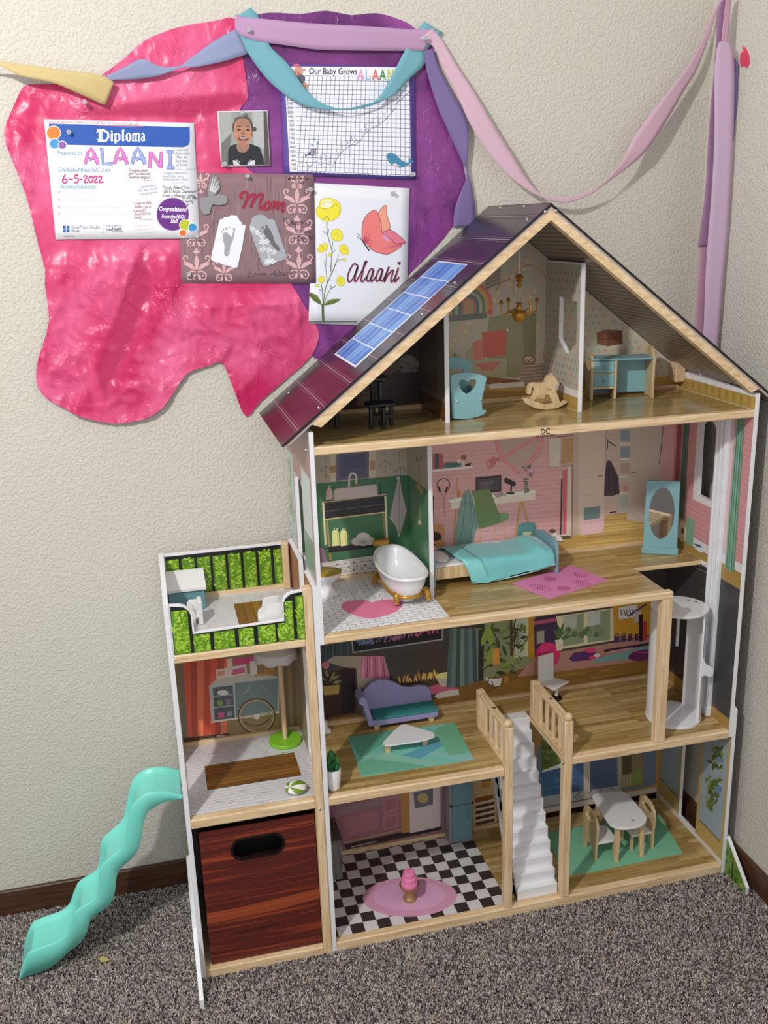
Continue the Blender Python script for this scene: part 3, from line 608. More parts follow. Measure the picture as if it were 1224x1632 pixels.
p.L([(668, 735), (668, 772), (674, 780)], 1.4, (120, 100, 76)); p.E(665, 732, 2, 5, (110, 96, 74), n=8); p.E(671, 731, 2, 5, (110, 96, 74), n=8); p.L([(664, 772), (674, 786)], 4, (164, 120, 72)); p.L([(669, 806), (670, 832)], 1.4, (150, 130, 90)); p.E(669, 833, 3, 3.5, (186, 170, 130), n=8)
p.done('mural', bath_part)
# ---------------- living room and gym, back wall
p = Print(NY, 2.3, y=DB)
p.R3(wall_y(.0105, 1.0405, Z1, .809), (52, 46, 44))
p.P([(505, 1030), (560, 1022), (560, 1060), (505, 1068)], (38, 46, 50))
for k in range(8): p.L([(512+k*6, 1025), (514+k*6, 1060)], 2, (58, 70, 74) if k % 2 else (44, 54, 58))
p.P([(560, 1022), (706, 1000), (706, 1020), (562, 1041)], (120, 122, 126)); p.P([(562, 1022), (704, 1002), (704, 1018), (564, 1039)], (18, 16, 22))
for k in range(90):
    x = 568+rnd.random()*130; y = 1030-(x-568)*.145+rnd.uniform(-9, 1); h = rnd.uniform(3, 6); t = (x-568)/130
    p.L([(x, y), (x+rnd.uniform(-1, 2), y-h)], 2, (int(70+110*t), int(90+10*rnd.random()-30*t), int(120+10*rnd.random()-20*t)))
p.P([(505, 1150), (505, 1140), (735, 1105), (735, 1120)], (70, 54, 34))
p.P([(521, 1052), (532, 1046), (560, 1045), (612, 1046), (622, 1080), (626, 1090), (570, 1100), (568, 1066), (540, 1061), (524, 1056)], (122, 112, 102)); p.P([(568, 1098), (640, 1092), (650, 1120), (570, 1134)], (86, 70, 74))
p.P([(576, 1046), (610, 1045), (618, 1072), (622, 1083), (574, 1080)], (150, 84, 106))
for k in range(6): p.L([(580+k*6, 1047), (578+k*7, 1080)], 1.6, (112, 50, 74) if k % 2 else (176, 126, 136))
p.P([(505, 1075), (560, 1065), (566, 1135), (505, 1148)], (42, 24, 24)); p.P([(543, 1066), (566, 1064), (566, 1136), (545, 1138)], (28, 14, 16)); p.P([(515, 1094), (541, 1091), (540, 1106), (516, 1108)], (134, 108, 62)); p.E(519, 1060, 6, 6, (150, 84, 92))
for a, l, (x, y) in ((40, 16, (520, 1090)), (70, 18, (527, 1086)), (20, 14, (528, 1082)), (150, 12, (520, 1084)), (100, 14, (522, 1080)), (10, 15, (530, 1088))): leaf(p, x, y, l, 6, a, (96, 92, 62))
# fireplace
p.P([(618, 1046), (716, 1030), (716, 1088), (622, 1102)], (50, 42, 40)); p.P([(632, 1092), (716, 1078), (716, 1088), (634, 1102)], (58, 44, 36))
for k in range(16): leaf(p, 638+k*4.4, 1090-k*.6, rnd.uniform(8, 18), 4, rnd.uniform(70, 110), rnd.choice([(150, 120, 60), (176, 140, 70), (140, 96, 50)]))
p.E(705, 1097, 30, 8, (150, 74, 100), rot=-8); p.E(720, 1106, 28, 6.5, (160, 154, 148), rot=-8); p.P([(694, 1080), (726, 1075), (722, 1088), (716, 1093), (703, 1094)], (150, 138, 128)); p.E(710, 1076, 16, 5, (196, 168, 104), rot=-8)
# curtain
for k in range(8): p.P([(716+k*6, 1002), (722+k*6, 1001), (719+k*7.2, 1095), (711+k*7.2, 1096)], [(58, 74, 74), (78, 94, 92), (46, 60, 60), (88, 104, 100)][k % 4])
# plants, window
p.P([(762, 985), (850, 975), (850, 1095), (762, 1105)], (104, 108, 78)); p.P([(820, 982), (842, 980), (840, 1045), (820, 1048)], (142, 148, 132)); p.L([(841, 978), (840, 1046)], 3, (160, 152, 110)); p.L([(820, 980), (820, 1050)], 2, (150, 146, 110))
p.P([(762, 985), (772, 985), (770, 1090), (762, 1094)], (30, 30, 26)); p.P([(730, 1095), (850, 1060), (850, 1140), (735, 1130)], (96, 70, 32))
for k in range(70):
    x, y = 768+rnd.random()*68, 1000+rnd.random()*80; leaf(p, x, y, rnd.uniform(10, 20), rnd.uniform(4, 8), rnd.uniform(0, 360), rnd.choice([(38, 56, 28), (58, 76, 34), (30, 44, 24), (84, 96, 44), (46, 62, 30)]))
for x, y, l, w_, a in ((768, 1030, 34, 13, 72), (783, 1028, 34, 13, 100), (778, 1060, 30, 12, 80), (800, 1062, 22, 8, 30), (812, 1052, 22, 8, 40)): leaf(p, x, y, l, w_, a, (104, 122, 52))
p.L([(815, 1045), (814, 985)], 4, (60, 42, 30)); p.L([(816, 1010), (822, 985)], 2, (60, 42, 30))
for k in range(14): p.L([(820, 1010), (820+20*math.cos(k*.32-2.2), 1008+22*math.sin(k*.32-2.2)+6)], 1.2, (40, 48, 28))
p.P([(785, 1034), (795, 1032), (796, 1058), (785, 1060)], (168, 116, 56)); p.P([(784, 1082), (800, 1080), (797, 1092), (787, 1094)], (186, 180, 168)); p.P([(802, 1078), (810, 1077), (810, 1090), (802, 1091)], (132, 96, 44))
for k in range(8): p.E(775+rnd.random()*12, 1080+rnd.random()*10, 2, 2, (190, 184, 170), n=7)
# gym
p.P([(842, 975), (853, 974), (853, 1060), (842, 1045)], (140, 104, 26)); p.P([(825, 1075), (1045, 1015), (1045, 1062), (825, 1078)], (134, 96, 84)); p.P([(827, 1075), (853, 1045), (1045, 1012), (1045, 1052), (827, 1078)], (138, 102, 92))
p.P([(850, 986), (886, 980), (886, 1040), (852, 1046)], (40, 28, 58)); p.P([(850, 990), (886, 984), (886, 990), (850, 996)], (140, 60, 84)); p.P([(855, 1006), (867, 1004), (867, 1024), (855, 1026)], (122, 118, 108))
p.E(873, 1043, 19, 20, (168, 34, 88)); p.E(868, 1038, 8, 8, (184, 52, 104))
p.P([(886, 982), (980, 968), (980, 1020), (895, 1034)], (178, 166, 134)); p.P([(897, 982), (930, 977), (930, 1024), (897, 1030)], (106, 118, 92)); p.P([(936, 976), (972, 971), (972, 1019), (936, 1024)], (110, 120, 94)); p.P([(936, 976), (956, 973), (956, 994), (936, 998)], (150, 156, 150)); p.P([(897, 982), (920, 979), (918, 1000), (897, 1006)], (138, 146, 136))
for k in range(16): p.E(898+rnd.random()*72, 1000+rnd.random()*18, 5, 5, rnd.choice([(78, 96, 64), (96, 112, 80), (70, 86, 58)]), n=8)
for a, l in ((60, 20), (90, 24), (110, 20), (35, 22), (20, 24), (75, 30)): leaf(p, 890, 1020, l, 6, a, (58, 84, 44))
p.P([(884, 1020), (896, 1018), (895, 1036), (887, 1037)], (176, 166, 146))
p.P([(976, 966), (1045, 956), (1045, 1010), (978, 1022)], (156, 116, 34)); p.P([(985, 968), (1015, 963), (1016, 982), (986, 987)], (196, 184, 172))
for k in range(6): p.L([(989+k*4.5, 971), (990+k*4.5+(k % 2)*2, 981)], 1.6, (90, 60, 70))
p.L([(1000, 982), (1030, 962)], 3, (70, 44, 84)); p.P([(1012, 974), (1022, 973), (1020, 990), (1010, 993)], (150, 142, 140)); p.P([(1017, 980), (1024, 978), (1024, 1022), (1018, 1022)], (40, 20, 26)); p.P([(1024, 990), (1030, 988), (1030, 1020), (1024, 1020)], (150, 44, 46))
for k in range(4):
    x = 978+k*11; p.P([(x, 1014-k*.8), (x+9-k, 1013-k*.8), (x+9-k, 1023-k), (x, 1024-k)], (58, 34, 76)); p.L([(x+1, 1014), (x+2, 1010), (x+7-k, 1009), (x+8-k, 1013)], 1.6, (44, 26, 58))
p.P([(906, 1050), (914, 1040), (940, 1036), (956, 1044), (957, 1050), (912, 1054)], (66, 30, 84)); p.P([(938, 1045), (957, 1041), (958, 1050), (940, 1052)], (176, 44, 84)); p.E(951, 1044, 5, 3, (196, 166, 170)); p.E(940, 1036, 9, 4, (176, 54, 92))
p.P([(944, 1050), (1040, 1026), (1040, 1046), (946, 1056)], (92, 124, 122)); p.L([(962, 1037), (1040, 1025)], 4, (44, 24, 44)); p.L([(972, 1038), (1008, 1032)], 1.6, (190, 120, 140)); p.E(1024, 1044, 24, 9, (76, 34, 74), rot=-8); p.L([(1005, 1038), (1030, 1040), (1040, 1032)], 1.6, (176, 60, 100))
p.P([(735, 1124), (828, 1078), (1045, 1050), (1045, 1085), (735, 1136)], (108, 80, 36))
for k in range(12):
    x = 835+rnd.random()*150; y = 1084-(x-835)*.14+rnd.random()*18; p.L([(x, y), (x+55, y-8)], 2.4, rnd.choice([(96, 70, 30), (122, 92, 44), (88, 64, 28)]))
p.P([(505, 1150), (566, 1138), (735, 1106), (735, 1136), (505, 1160)], (104, 76, 34))
p.done('mural', bk_living)
# living level, right wall (chalkboard)
p = Print(NX, 1.05, x=1.04)
p.R3(wall_x(.001, .083, Z1, .803, 1.04), (64, 63, 64)); p.R3(wall_x(.128, DB, Z1, .809, 1.04), (64, 63, 64))
p.R3(wall_x(.001, .083, Z1, .452, 1.04), (170, 132, 70)); p.R3(wall_x(.128, DB, Z1, .452, 1.04), (170, 132, 70))
p.L([(1104, 898), (1112, 906), (1126, 912), (1140, 912)], .9, (140, 140, 142), 3); p.L([(1108, 896), (1118, 902), (1128, 900), (1134, 905)], .8, (140, 140, 142), 3)
p.done('mural', right_up)
# ---------------- kitchen and dining, back wall
p = Print(NY, 2.3, y=DB)
p.R3(wall_y(.0105, .463, Z0, .41), (110, 76, 84)); p.R3(wall_y(.463, 1.0495, Z0+.012, .41), (128, 100, 56))
p.P([(535, 1290), (638, 1262), (638, 1276), (535, 1304)], (112, 92, 96)); p.P([(540, 1300), (606, 1284), (607, 1328), (548, 1340)], (116, 78, 84)); p.P([(546, 1304), (602, 1291), (602, 1322), (552, 1334)], (126, 86, 90))
for y in (1274, 1300): p.P([(610, y), (634, y-5), (635, y+18), (611, y+24)], (130, 86, 94)); p.P([(613, y+3), (631, y-1), (632, y+14), (614, y+19)], (116, 78, 84))
p.L([(548, 1343), (640, 1322)], 2.4, (134, 108, 70)); p.P([(548, 1346), (705, 1312), (705, 1322), (552, 1354)], (38, 30, 30)); p.L([(560, 1350), (600, 1341)], 2, (128, 114, 110)); p.P([(638, 1262), (652, 1259), (652, 1326), (640, 1328)], (134, 96, 50))
p.P([(652, 1256), (702, 1246), (702, 1318), (653, 1328)], (158, 148, 146)); p.P([(659, 1263), (690, 1256), (690, 1282), (661, 1289)], (74, 78, 84)); p.E(674, 1272, 9, 8, (134, 120, 74)); p.P([(655, 1328), (703, 1317), (703, 1322), (656, 1332)], (30, 26, 28))
p.P([(702, 1246), (714, 1244), (714, 1330), (704, 1332)], (108, 88, 94))
p.P([(752, 1240), (790, 1232), (792, 1320), (754, 1328)], (146, 130, 96)); p.P([(768, 1243), (782, 1240), (782, 1254), (768, 1257)], (146, 106, 48)); p.L([(768, 1244), (782, 1243)], 2, (40, 36, 34)); p.P([(757, 1272), (786, 1266), (787, 1278), (758, 1284)], (96, 56, 26))
for k in range(4): p.P([(758, 1284+k*9), (788, 1277+k*9), (788, 1282+k*9), (758, 1289+k*9)], (54, 36, 32)); p.P([(758, 1280+k*9), (788, 1273+k*9), (788, 1277+k*9), (758, 1284+k*9)], (160, 144, 128))
# garden door scene
p.P([(856, 1190), (1045, 1160), (1045, 1250), (856, 1292)], (78, 90, 106)); p.P([(862, 1180), (900, 1180), (900, 1218), (863, 1228)], (66, 82, 36)); p.P([(862, 1228), (898, 1217), (930, 1212), (930, 1260), (866, 1282)], (52, 76, 108)); p.P([(940, 1206), (982, 1200), (984, 1256), (940, 1268)], (62, 72, 96))
for k in range(20): p.E(864+rnd.random()*34, 1188+rnd.random()*28, 4, 4, rnd.choice([(86, 104, 46), (54, 70, 30), (70, 88, 40)]), n=8)
for k in range(16): p.L([(866+rnd.random()*50, 1230+k*3), (890+rnd.random()*30, 1226+k*3)], 1.4, rnd.choice([(44, 62, 92), (72, 100, 136), (58, 84, 118)]))
p.P([(862, 1270), (985, 1252), (985, 1262), (866, 1286)], (128, 128, 132)); p.P([(930, 1212), (940, 1210), (940, 1272), (930, 1274)], (146, 138, 128)); p.P([(984, 1180), (992, 1178), (992, 1262), (985, 1264)], (134, 122, 104)); p.P([(898, 1215), (932, 1210), (932, 1213), (864, 1231), (864, 1228)], (176, 176, 176))
for a, b in (((914, 1272), (924, 1262)), ((939, 1264), (945, 1256)), ((955, 1264), (960, 1255)), ((975, 1258), (977, 1252))): p.L([a, b], 1.4, (60, 58, 62))
p.P([(990, 1190), (1026, 1184), (1026, 1250), (990, 1258)], (98, 90, 66)); p.P([(992, 1192), (1006, 1190), (1006, 1232), (992, 1235)], (60, 54, 34)); 
for k in range(6): p.P([(992+k*5, 1236-k), (996+k*5, 1235-k), (996+k*5, 1254-k), (992+k*5, 1255-k)], [(126, 118, 90), (104, 112, 60)][k > 2])
for k in range(10): leaf(p, 1012+k*1.4, 1248, 24, 3, 80+k*3, (98, 112, 52))
p.P([(856, 1290), (1046, 1254), (1046, 1262), (858, 1298)], (150, 142, 134))
p.done('mural', bk_dining)
p = Print(NX, 1.25, x=1.0505)
def dine_wall():
    for y0, y1 in ((.002, .131), (.22, DB)):
        p.R3(wall_x(y0, y1, .03, .40, 1.0505), (176, 150, 92)); p.R3(wall_x(y0+.012, y1-.012, .085, .40, 1.0505), (146, 158, 166))
        p.R3(wall_x(y0, y1, Z0, .034, 1.0505), (206, 198, 190)); p.R3(wall_x(y0+.012, y1-.012, .082, .086, 1.0505), (90, 78, 60))
dine_wall()
for cx, cy, n, h in ((1143, 1205, 26, 14), (1137, 1258, 46, 22)):
    for k in range(n): leaf(p, cx+rnd.uniform(-8, 8), cy+rnd.uniform(-h, h), rnd.uniform(7, 13), 6, rnd.choice([rnd.uniform(230, 310), rnd.uniform(0, 360)]), rnd.choice([(84, 100, 42), (110, 124, 56), (66, 82, 38), (138, 142, 74)]))
for k in range(8): leaf(p, 1133+rnd.uniform(-3, 3), 1272+k*2, 9, 4, 270, (96, 108, 50))
p.E(1147, 1211, 5, 5, (98, 132, 154), n=10); p.E(1145, 1258, 6, 7, (98, 132, 154), n=10)
p.done('mural', right_low)
# ---------------- attic
p = Print(NY, 1.9, y=DB)
def zt(x): return roof_z(x)-.0145
p.R3([(.02, DB, Z3), (.345, DB, Z3), (.345, DB, zt(.345)), (.02, DB, zt(.02))], (30, 22, 22)); p.R3([(.3555, DB, Z3), (.667, DB, Z3), (.667, DB, zt(.667)), (.53, DB, zt(.53)), (.3555, DB, zt(.3555))], (150, 142, 126)); p.R3([(.6775, DB, Z3), (1.04, DB, Z3), (1.04, DB, zt(1.04)), (.6775, DB, zt(.6775))], (164, 156, 138))
p.hold = False
DOT = [(172, 132, 124), (142, 148, 130), (172, 154, 114), (134, 148, 142), (156, 138, 140)]
p.d += 6e-6; p.hold = True
for i in range(38):
    for j in range(24):
        x = .36+i*.0185+(j % 2)*.00925; z = Z3+.02+j*.0175
        if x < 1.03 and not .655 < x < .69 and z < zt(x)-.012: p.R3([(x+.0052*math.cos(a*.785), DB, z+.0052*math.sin(a*.785)) for a in range(8)], DOT[(i*2+j*3) % 5])
# nursery scene
p.hold = False
for k, (r, c) in enumerate(((39, (172, 92, 84)), (33, (172, 132, 66)), (27, (84, 110, 84)), (22, (140, 146, 124)), (17, (76, 100, 104)), (12, (154, 100, 94)), (8, (152, 126, 100)))): p.P([(747-r*.98, 500+4)]+[(747+r*.98*math.cos(math.radians(180-t)), 486-r*1.0*math.sin(math.radians(t))) for t in range(0, 181, 12)]+[(747+r*.98, 500)], c)
p.P([(706, 504), (776, 498), (776, 507), (706, 514)], (88, 96, 92)); p.E(780, 498, 6, 5, (172, 92, 84), n=10); p.E(781, 497, 1.2, 1.2, (20, 14, 14), n=6)
p.P([(776, 430), (800, 425), (796, 452), (772, 462)], (128, 116, 100))
for k in range(4): p.L([(774, 440+k*7), (796, 432+k*6)], 2.6, (104, 92, 80))
p.L([(818, 448), (826, 430), (842, 423), (858, 427), (868, 440), (873, 460), (871, 520), (866, 572)], 2.2, (150, 116, 82), 4); p.L([(818, 448), (818, 470)], 2, (150, 116, 82))
p.L([(791, 462), (800, 449), (814, 445)], 2.4, (130, 98, 48), 4)
p.P([(780, 505), (850, 496), (855, 500), (852, 590), (836, 602), (778, 600), (775, 540)], (118, 116, 88)); p.P([(832, 498), (855, 498), (853, 590), (836, 604)], (104, 102, 76)); p.P([(742, 562), (752, 550), (772, 545), (774, 600), (738, 602)], (136, 130, 104)); p.P([(753, 546), (768, 540), (770, 575), (808, 572), (790, 590), (772, 592), (756, 585)], (164, 98, 82))
p.P([(768, 530), (808, 525), (806, 566), (770, 570)], (160, 76, 64)); p.E(809, 526, 2, 2, (206, 196, 180), n=7); p.P([(752, 575), (808, 570), (808, 600), (748, 604)], (140, 132, 106)); p.P([(758, 580), (800, 575), (785, 590), (768, 590)], (158, 94, 80))
p.P([(776, 600), (830, 606), (826, 616), (770, 612)], (110, 72, 40)); p.L([(813, 604), (812, 628)], 5, (104, 68, 38))
p.P([(830, 582), (876, 578), (874, 630), (830, 634)], (124, 102, 90))
for k in range(9): p.L([(830, 584+k*5.4), (876, 580+k*5.4)], 1.6, (150, 130, 116))
p.E(843, 573, 10, 8, (112, 82, 62)); p.E(843, 573, 7, 5.4, (166, 146, 124)); p.E(840, 574, 1.2, 1.2, (40, 26, 22), n=6); p.E(846, 572, 1.2, 1.2, (40, 26, 22), n=6); p.E(843, 576, 1.6, 1.2, (40, 26, 22), n=6)
for k in range(10): leaf(p, 724+rnd.uniform(-4, 6), 575+rnd.uniform(-8, 6), 8, 4, rnd.uniform(0, 360), (110, 116, 62))
p.P([(705, 612), (780, 616), (885, 618), (885, 628), (705, 640)], (150, 118, 62)); p.P([(780, 612), (836, 608), (836, 616), (780, 620)], (178, 172, 160))
p.P([(705, 622), (885, 624), (930, 640), (705, 660)], (128, 98, 50))
# right attic: boxes on the wall
p.P([(951, 530), (966, 525), (992, 527), (992, 548), (968, 552), (951, 548)], (112, 72, 52)); p.P([(967, 532), (992, 527), (992, 548), (968, 552)], (96, 58, 42)); p.L([(968, 541), (992, 537)], 1, (60, 36, 26)); p.L([(951, 538), (968, 541)], 1, (70, 44, 32))
p.P([(940, 602), (1045, 596), (1045, 603), (940, 610)], (206, 200, 188)); p.P([(930, 605), (1110, 598), (1110, 632), (930, 640)], (150, 120, 60))
# play corner in the dark left attic
p.P([(610, 596), (668, 588), (668, 640), (655, 645), (600, 645)], (36, 18, 24)); p.E(651, 577, 14, 11, (98, 92, 84)); p.E(640, 577, 5, 6, (92, 86, 78), n=10); p.E(663, 580, 5, 6, (92, 86, 78), n=10); p.E(650, 580, 1.6, 2, (14, 12, 12), n=6); p.E(646, 590, 9, 4, (90, 84, 76)); p.E(660, 590, 6, 3, (90, 84, 76)); p.E(628, 584, 10, 9, (64, 62, 48)); p.P([(612, 588), (626, 586), (626, 594), (612, 596)], (90, 40, 56))
p.P([(568, 625), (590, 621), (590, 643), (568, 648)], (74, 54, 44))
for k in range(4): p.L([(570, 628+k*5), (588, 625+k*5)], 2, (110, 60, 54) if k % 2 else (70, 84, 56))
p.P([(560, 652), (680, 640), (680, 662), (560, 672)], (84, 58, 28))
p.P([(672, 560), (677, 558), (679, 650), (671, 646)], (84, 70, 58))
p.done('mural', bk_attic)
p = Print(NX, 1.2, x=.667)
hole_y = [(.155, 1.37), (.2528, 1.4975)]
ring_x(p, .667, .139, DB, Z3, 1.574, hole_y, (174, 168, 156))
for L3 in ([(.155, 1.37), (.195, 1.37), (.155, 1.40)], [(.2108, 1.37), (.2528, 1.37), (.2528, 1.40)], [(.155, 1.492), (.2528, 1.4975), (.155, 1.4975)]): p.R3([(.667, a, b) for a, b in L3], (174, 168, 156))
p.d += 6e-6; p.hold = True
for i in range(10):
    for j in range(18):
        y = .147+i*.0195+(j % 2)*.0097; z = Z3+.06+j*.0178
        if y < .33 and not (.145 < y < .262 and 1.362 < z < 1.506) and z < 1.568: p.R3([(.667, y+.0050*math.cos(a*.785), z+.0056*math.sin(a*.785)) for a in range(8)], DOT[(i*2+j*3) % 5])
p.hold = False; p.R3(wall_x(.139, DB, Z3, Z3+.032, .667), (168, 138, 74)); p.R3(wall_x(.139, DB, Z3+.032, Z3+.048, .667), (216, 212, 210))
p.done('mural', at_p2)
p = Print(NX, 1.3, x=.345)
p.R3(wall_x(.139, DB, Z3, 1.535, .345), (92, 80, 68)); p.R3(wall_x(.15, .2, Z3+.05, 1.5, .345), (104, 96, 80)); p.R3(wall_x(.205, .208, Z3+.06, 1.5, .345), (30, 22, 20)); p.R3(wall_x(.139, DB, Z3+.045, Z3+.055, .345), (120, 108, 92)); p.R3(wall_x(.139, DB, Z3, Z3+.04, .345), (96, 66, 34))
p.done('mural', at_p1)
p = Print(NX, 1.2, x=1.04)
p.R3(wall_x(.001, DB, Z3, 1.272, 1.04), (172, 142, 76))
for k in range(22): p.R3(wall_x(.006+k*.015, .0135+k*.015, Z3+.003+.004*(k % 3), 1.268, 1.04), (158, 128, 66) if k % 2 else (184, 154, 90))
p.done('mural', right_up)
# ---------------- annex middle room
p = Print(NY, 2.1, y=DB)
p.R3(wall_y(-.301, 0, A1, .806), (112, 96, 66))
for k in range(7): p.P([(292+k*11, 1050), (303+k*11, 1050), (306+k*9, 1178), (297+k*9, 1178)], [(172, 72, 50), (140, 58, 42), (182, 92, 64), (150, 60, 42)][k % 4])
p.P([(285, 1060), (292, 1058), (300, 1180), (293, 1184)], (96, 92, 84)); p.P([(292, 1176), (366, 1168), (366, 1176), (294, 1184)], (60, 46, 38))
for k in range(6): p.P([(450+k*7, 1040), (456+k*7, 1039), (462+k*6, 1165), (457+k*6, 1165)], (118, 100, 72) if k % 2 else (96, 82, 60))
p.P([(333, 1093), (345, 1082), (402, 1073), (443, 1078), (447, 1080), (447, 1086), (335, 1097)], (150, 146, 138)); p.P([(333, 1092), (447, 1078), (444, 1136), (337, 1150)], (140, 144, 142)); p.P([(374, 1089), (443, 1081), (442, 1132), (376, 1143)], (92, 106, 108)); p.P([(339, 1096), (371, 1092), (374, 1144), (342, 1148)], (66, 72, 78))
for y in (1109, 1127): p.L([(340, y+1), (373, y-3)], 2, (120, 126, 126))
p.E(355, 1104, 9, 4, (170, 166, 160)); p.P([(346, 1117), (355, 1116), (355, 1124), (347, 1125)], (104, 122, 62)); p.P([(360, 1115), (368, 1114), (368, 1122), (360, 1123)], (108, 88, 120)); p.P([(348, 1136), (357, 1135), (357, 1144), (348, 1145)], (160, 76, 108)); p.P([(361, 1134), (370, 1133), (370, 1141), (362, 1142)], (104, 116, 120))
leaf(p, 388, 1108, 22, 9, 55, (124, 126, 116)); leaf(p, 428, 1106, 22, 9, 130, (124, 126, 116)); p.L([(336, 1151), (446, 1135)], 2.4, (176, 164, 156))
p.L([(409+28*math.cos(t*.2618), 1141+26*math.sin(t*.2618)) for t in range(24)], 4.4, (58, 46, 40), closed=True); p.L([(409+27*math.cos(t*.2618), 1141+25*math.sin(t*.2618)) for t in range(24)], 2.2, (150, 128, 96), closed=True); p.L([(384, 1143), (432, 1136)], 1.6, (140, 120, 92)); p.E(409, 1142, 5, 4.5, (170, 166, 164), n=10); p.L([(388, 1150), (400, 1156), (416, 1155), (430, 1146)], 2, (70, 56, 48), 4)
p.L([(352, 1152), (354, 1172)], 2, (120, 108, 104)); p.E(353, 1173, 8, 2.2, (150, 140, 136), n=10)
p.P([(344, 1068), (392, 1058), (394, 1074), (345, 1082)], (176, 164, 156)); p.P([(368, 1068), (390, 1063), (391, 1072), (369, 1076)], (160, 74, 104)); p.P([(346, 1070), (358, 1068), (358, 1076), (347, 1078)], (170, 120, 90)); p.P([(372, 1050), (414, 1046), (416, 1052), (400, 1058), (374, 1060)], (158, 56, 96)); p.P([(362, 1050), (370, 1049), (371, 1072), (363, 1073)], (176, 156, 140)); p.P([(398, 1054), (410, 1052), (410, 1074), (399, 1076)], (170, 166, 160))
for k in range(3):
    for j in range(3): p.E(424+k*5, 1063+j*5, 3, 2.4, (150, 102, 56), n=8)
p.P([(405, 1075), (420, 1073), (420, 1077), (406, 1078)], (150, 112, 70))
p.done('mural', bk_annex)
# doorway jamb and slatted wall of the annex (seen edge-on)
p = Print(NX, 1.3, x=0)
for y0, y1 in ((.205, .336), (.002, .10)):
    p.R3(wall_x(y0, y1, A1, .80, 0), (150, 136, 108))
    for k in range(6): p.R3(wall_x(y0+(y1-y0)*k/6, y0+(y1-y0)*(k/6+.02), A1, .80, 0), (110, 98, 76))
p.done('mural', left_low)
# exterior of the upper left panel: shingles and two printed windows
p = Print(NX, 1.0, x=.0105)
for y0, y1 in ((.001, .137), (.245, .344)): p.R3(wall_x(y0, y1, .9395, 1.274, .0105), (164, 128, 118))
p.R3(wall_x(.137, .245, 1.136, 1.274, .0105), (164, 128, 118))
for k in range(12):
    if 1.15+k*.01 < 1.27: p.R3(wall_x(.001, .344, 1.15+k*.0105, 1.151+k*.0105, .0105), (148, 110, 100))
p.R3(wall_x(.014, .132, .942, 1.175, .0105), (186, 170, 160)); p.R3(wall_x(.020, .128, .948, 1.035, .0105), (120, 156, 140)); p.R3(wall_x(.020, .128, 1.035, 1.170, .0105), (196, 208, 204)); p.R3(wall_x(.018, .130, 1.033, 1.040, .0105), (212, 214, 210))
p.R3(wall_x(.252, .344, .942, 1.172, .0105), (186, 170, 160)); p.R3(wall_x(.258, .344, .948, 1.166, .0105), (186, 200, 190))
for k in range(40):
    y = .30+rnd.uniform(-.02, .04); z = 1.0+rnd.random()*.15; p.R3([(.0105, y+.006*math.cos(a*1.05), z+.009*math.sin(a*1.05)) for a in range(6)], (140, 156, 118) if k % 2 else (168, 180, 156))
p.done('mural', left_up)
p = Print(NX, 1.0, x=0)
for y0, y1 in ((.001, .107), (.185, .344)): p.R3(wall_x(y0, y1, A2, .938, 0), (150, 92, 66)); p.R3(wall_x(y0, y1, .90, .903, 0), (122, 70, 50))
p.done('mural', left_low)
# ---------------- balcony hedge prints with dark railing bars
def hedge(p, x0, x1, z0, z1, y, n):
    for k in range(n):
        x, z = rnd.uniform(x0, x1), rnd.uniform(z0, z1); a = rnd.choice([rnd.uniform(-.6, .6), rnd.uniform(.3, 2.2)]); l = rnd.uniform(.007, .015); w_ = .0021
        x = min(max(x, x0+.004), x1-l*.9); d = Vector((math.cos(a), 0, math.sin(a)))*l; q = Vector((-math.sin(a), 0, math.cos(a)))*w_; b = Vector((x, y, z))
        if not (z0 < (b+d).z < z1): continue
        p.R3([b, b+d*.5+q, b+d, b+d*.5-q], rnd.choice([(164, 204, 50), (140, 186, 40), (184, 216, 84), (84, 128, 28), (110, 156, 34)]))
p = Print(NY, 1.0, step=3e-6, y=.329)
p.R3(wall_y(-.2985, -.0205, .8235, .932, .329), (28, 26, 30))
for k in range(8):
    x0 = -.2975+k*.0368; x1 = min(x0+.0302, -.0207); p.R3(wall_y(x0, x1, .824, .922, .329), (92, 140, 34)); hedge(p, x0, x1, .8245, .925, .329, 100)
p.done('hedge_print', bk_rail)
p = Print(NY, 1.0, step=3e-6, y=.002)
dark = [(-.2985, .8230), (-.2985, .9325), (-.2795, .9305), (-.270, .9275), (-.262, .9205), (-.2575, .909), (-.2572, .8655), (-.0632, .8695), (-.0626, .9110), (-.058, .9205), (-.050, .9275), (-.0395, .9305), (-.0212, .931), (-.0212, .8230)]
p.R3([(x, .002, z) for x, z in dark], (28, 26, 30))
for x0, x1, z1 in ((-.297, -.264, .922), (-.2572, -.2225, .8635), (-.2145, -.1705, .8642), (-.1625, -.1305, .8650), (-.1215, -.084, .8660), (-.078, -.0615, .8668), (-.0612, -.0445, .915), (-.0375, -.0212, .924)):
    p.R3(wall_y(x0, x1, .8235, z1, .002), (102, 150, 38)); hedge(p, x0, x1, .824, z1, .002, int(3000*(x1-x0)*(z1-.82)/.045)+30)
p.done('hedge_print', rail_front)
# foot leaves
p = Print(NX, 1.0, x=1.0602); p.R3([(1.0602, -.094, FZ), (1.0602, -.094, .017), (1.0602, .0, .102), (1.0602, .05, .102), (1.0602, .05, FZ)], (104, 142, 52))
for k in range(24): y = rnd.uniform(-.09, .03); z = rnd.uniform(0, max(.01, .012+(y+.092)*.8)); p.R3([(1.0602, y+.007*math.cos(a), z+.010*math.sin(a)) for a in (0, 1.5, 3.1, 4.6)], rnd.choice([(140, 170, 80), (80, 120, 40), (60, 96, 34)]))
p.R3(wall_x(-.036, -.030, FZ, .055, 1.0602), (40, 40, 36)); p.done('leaf_print', rf)
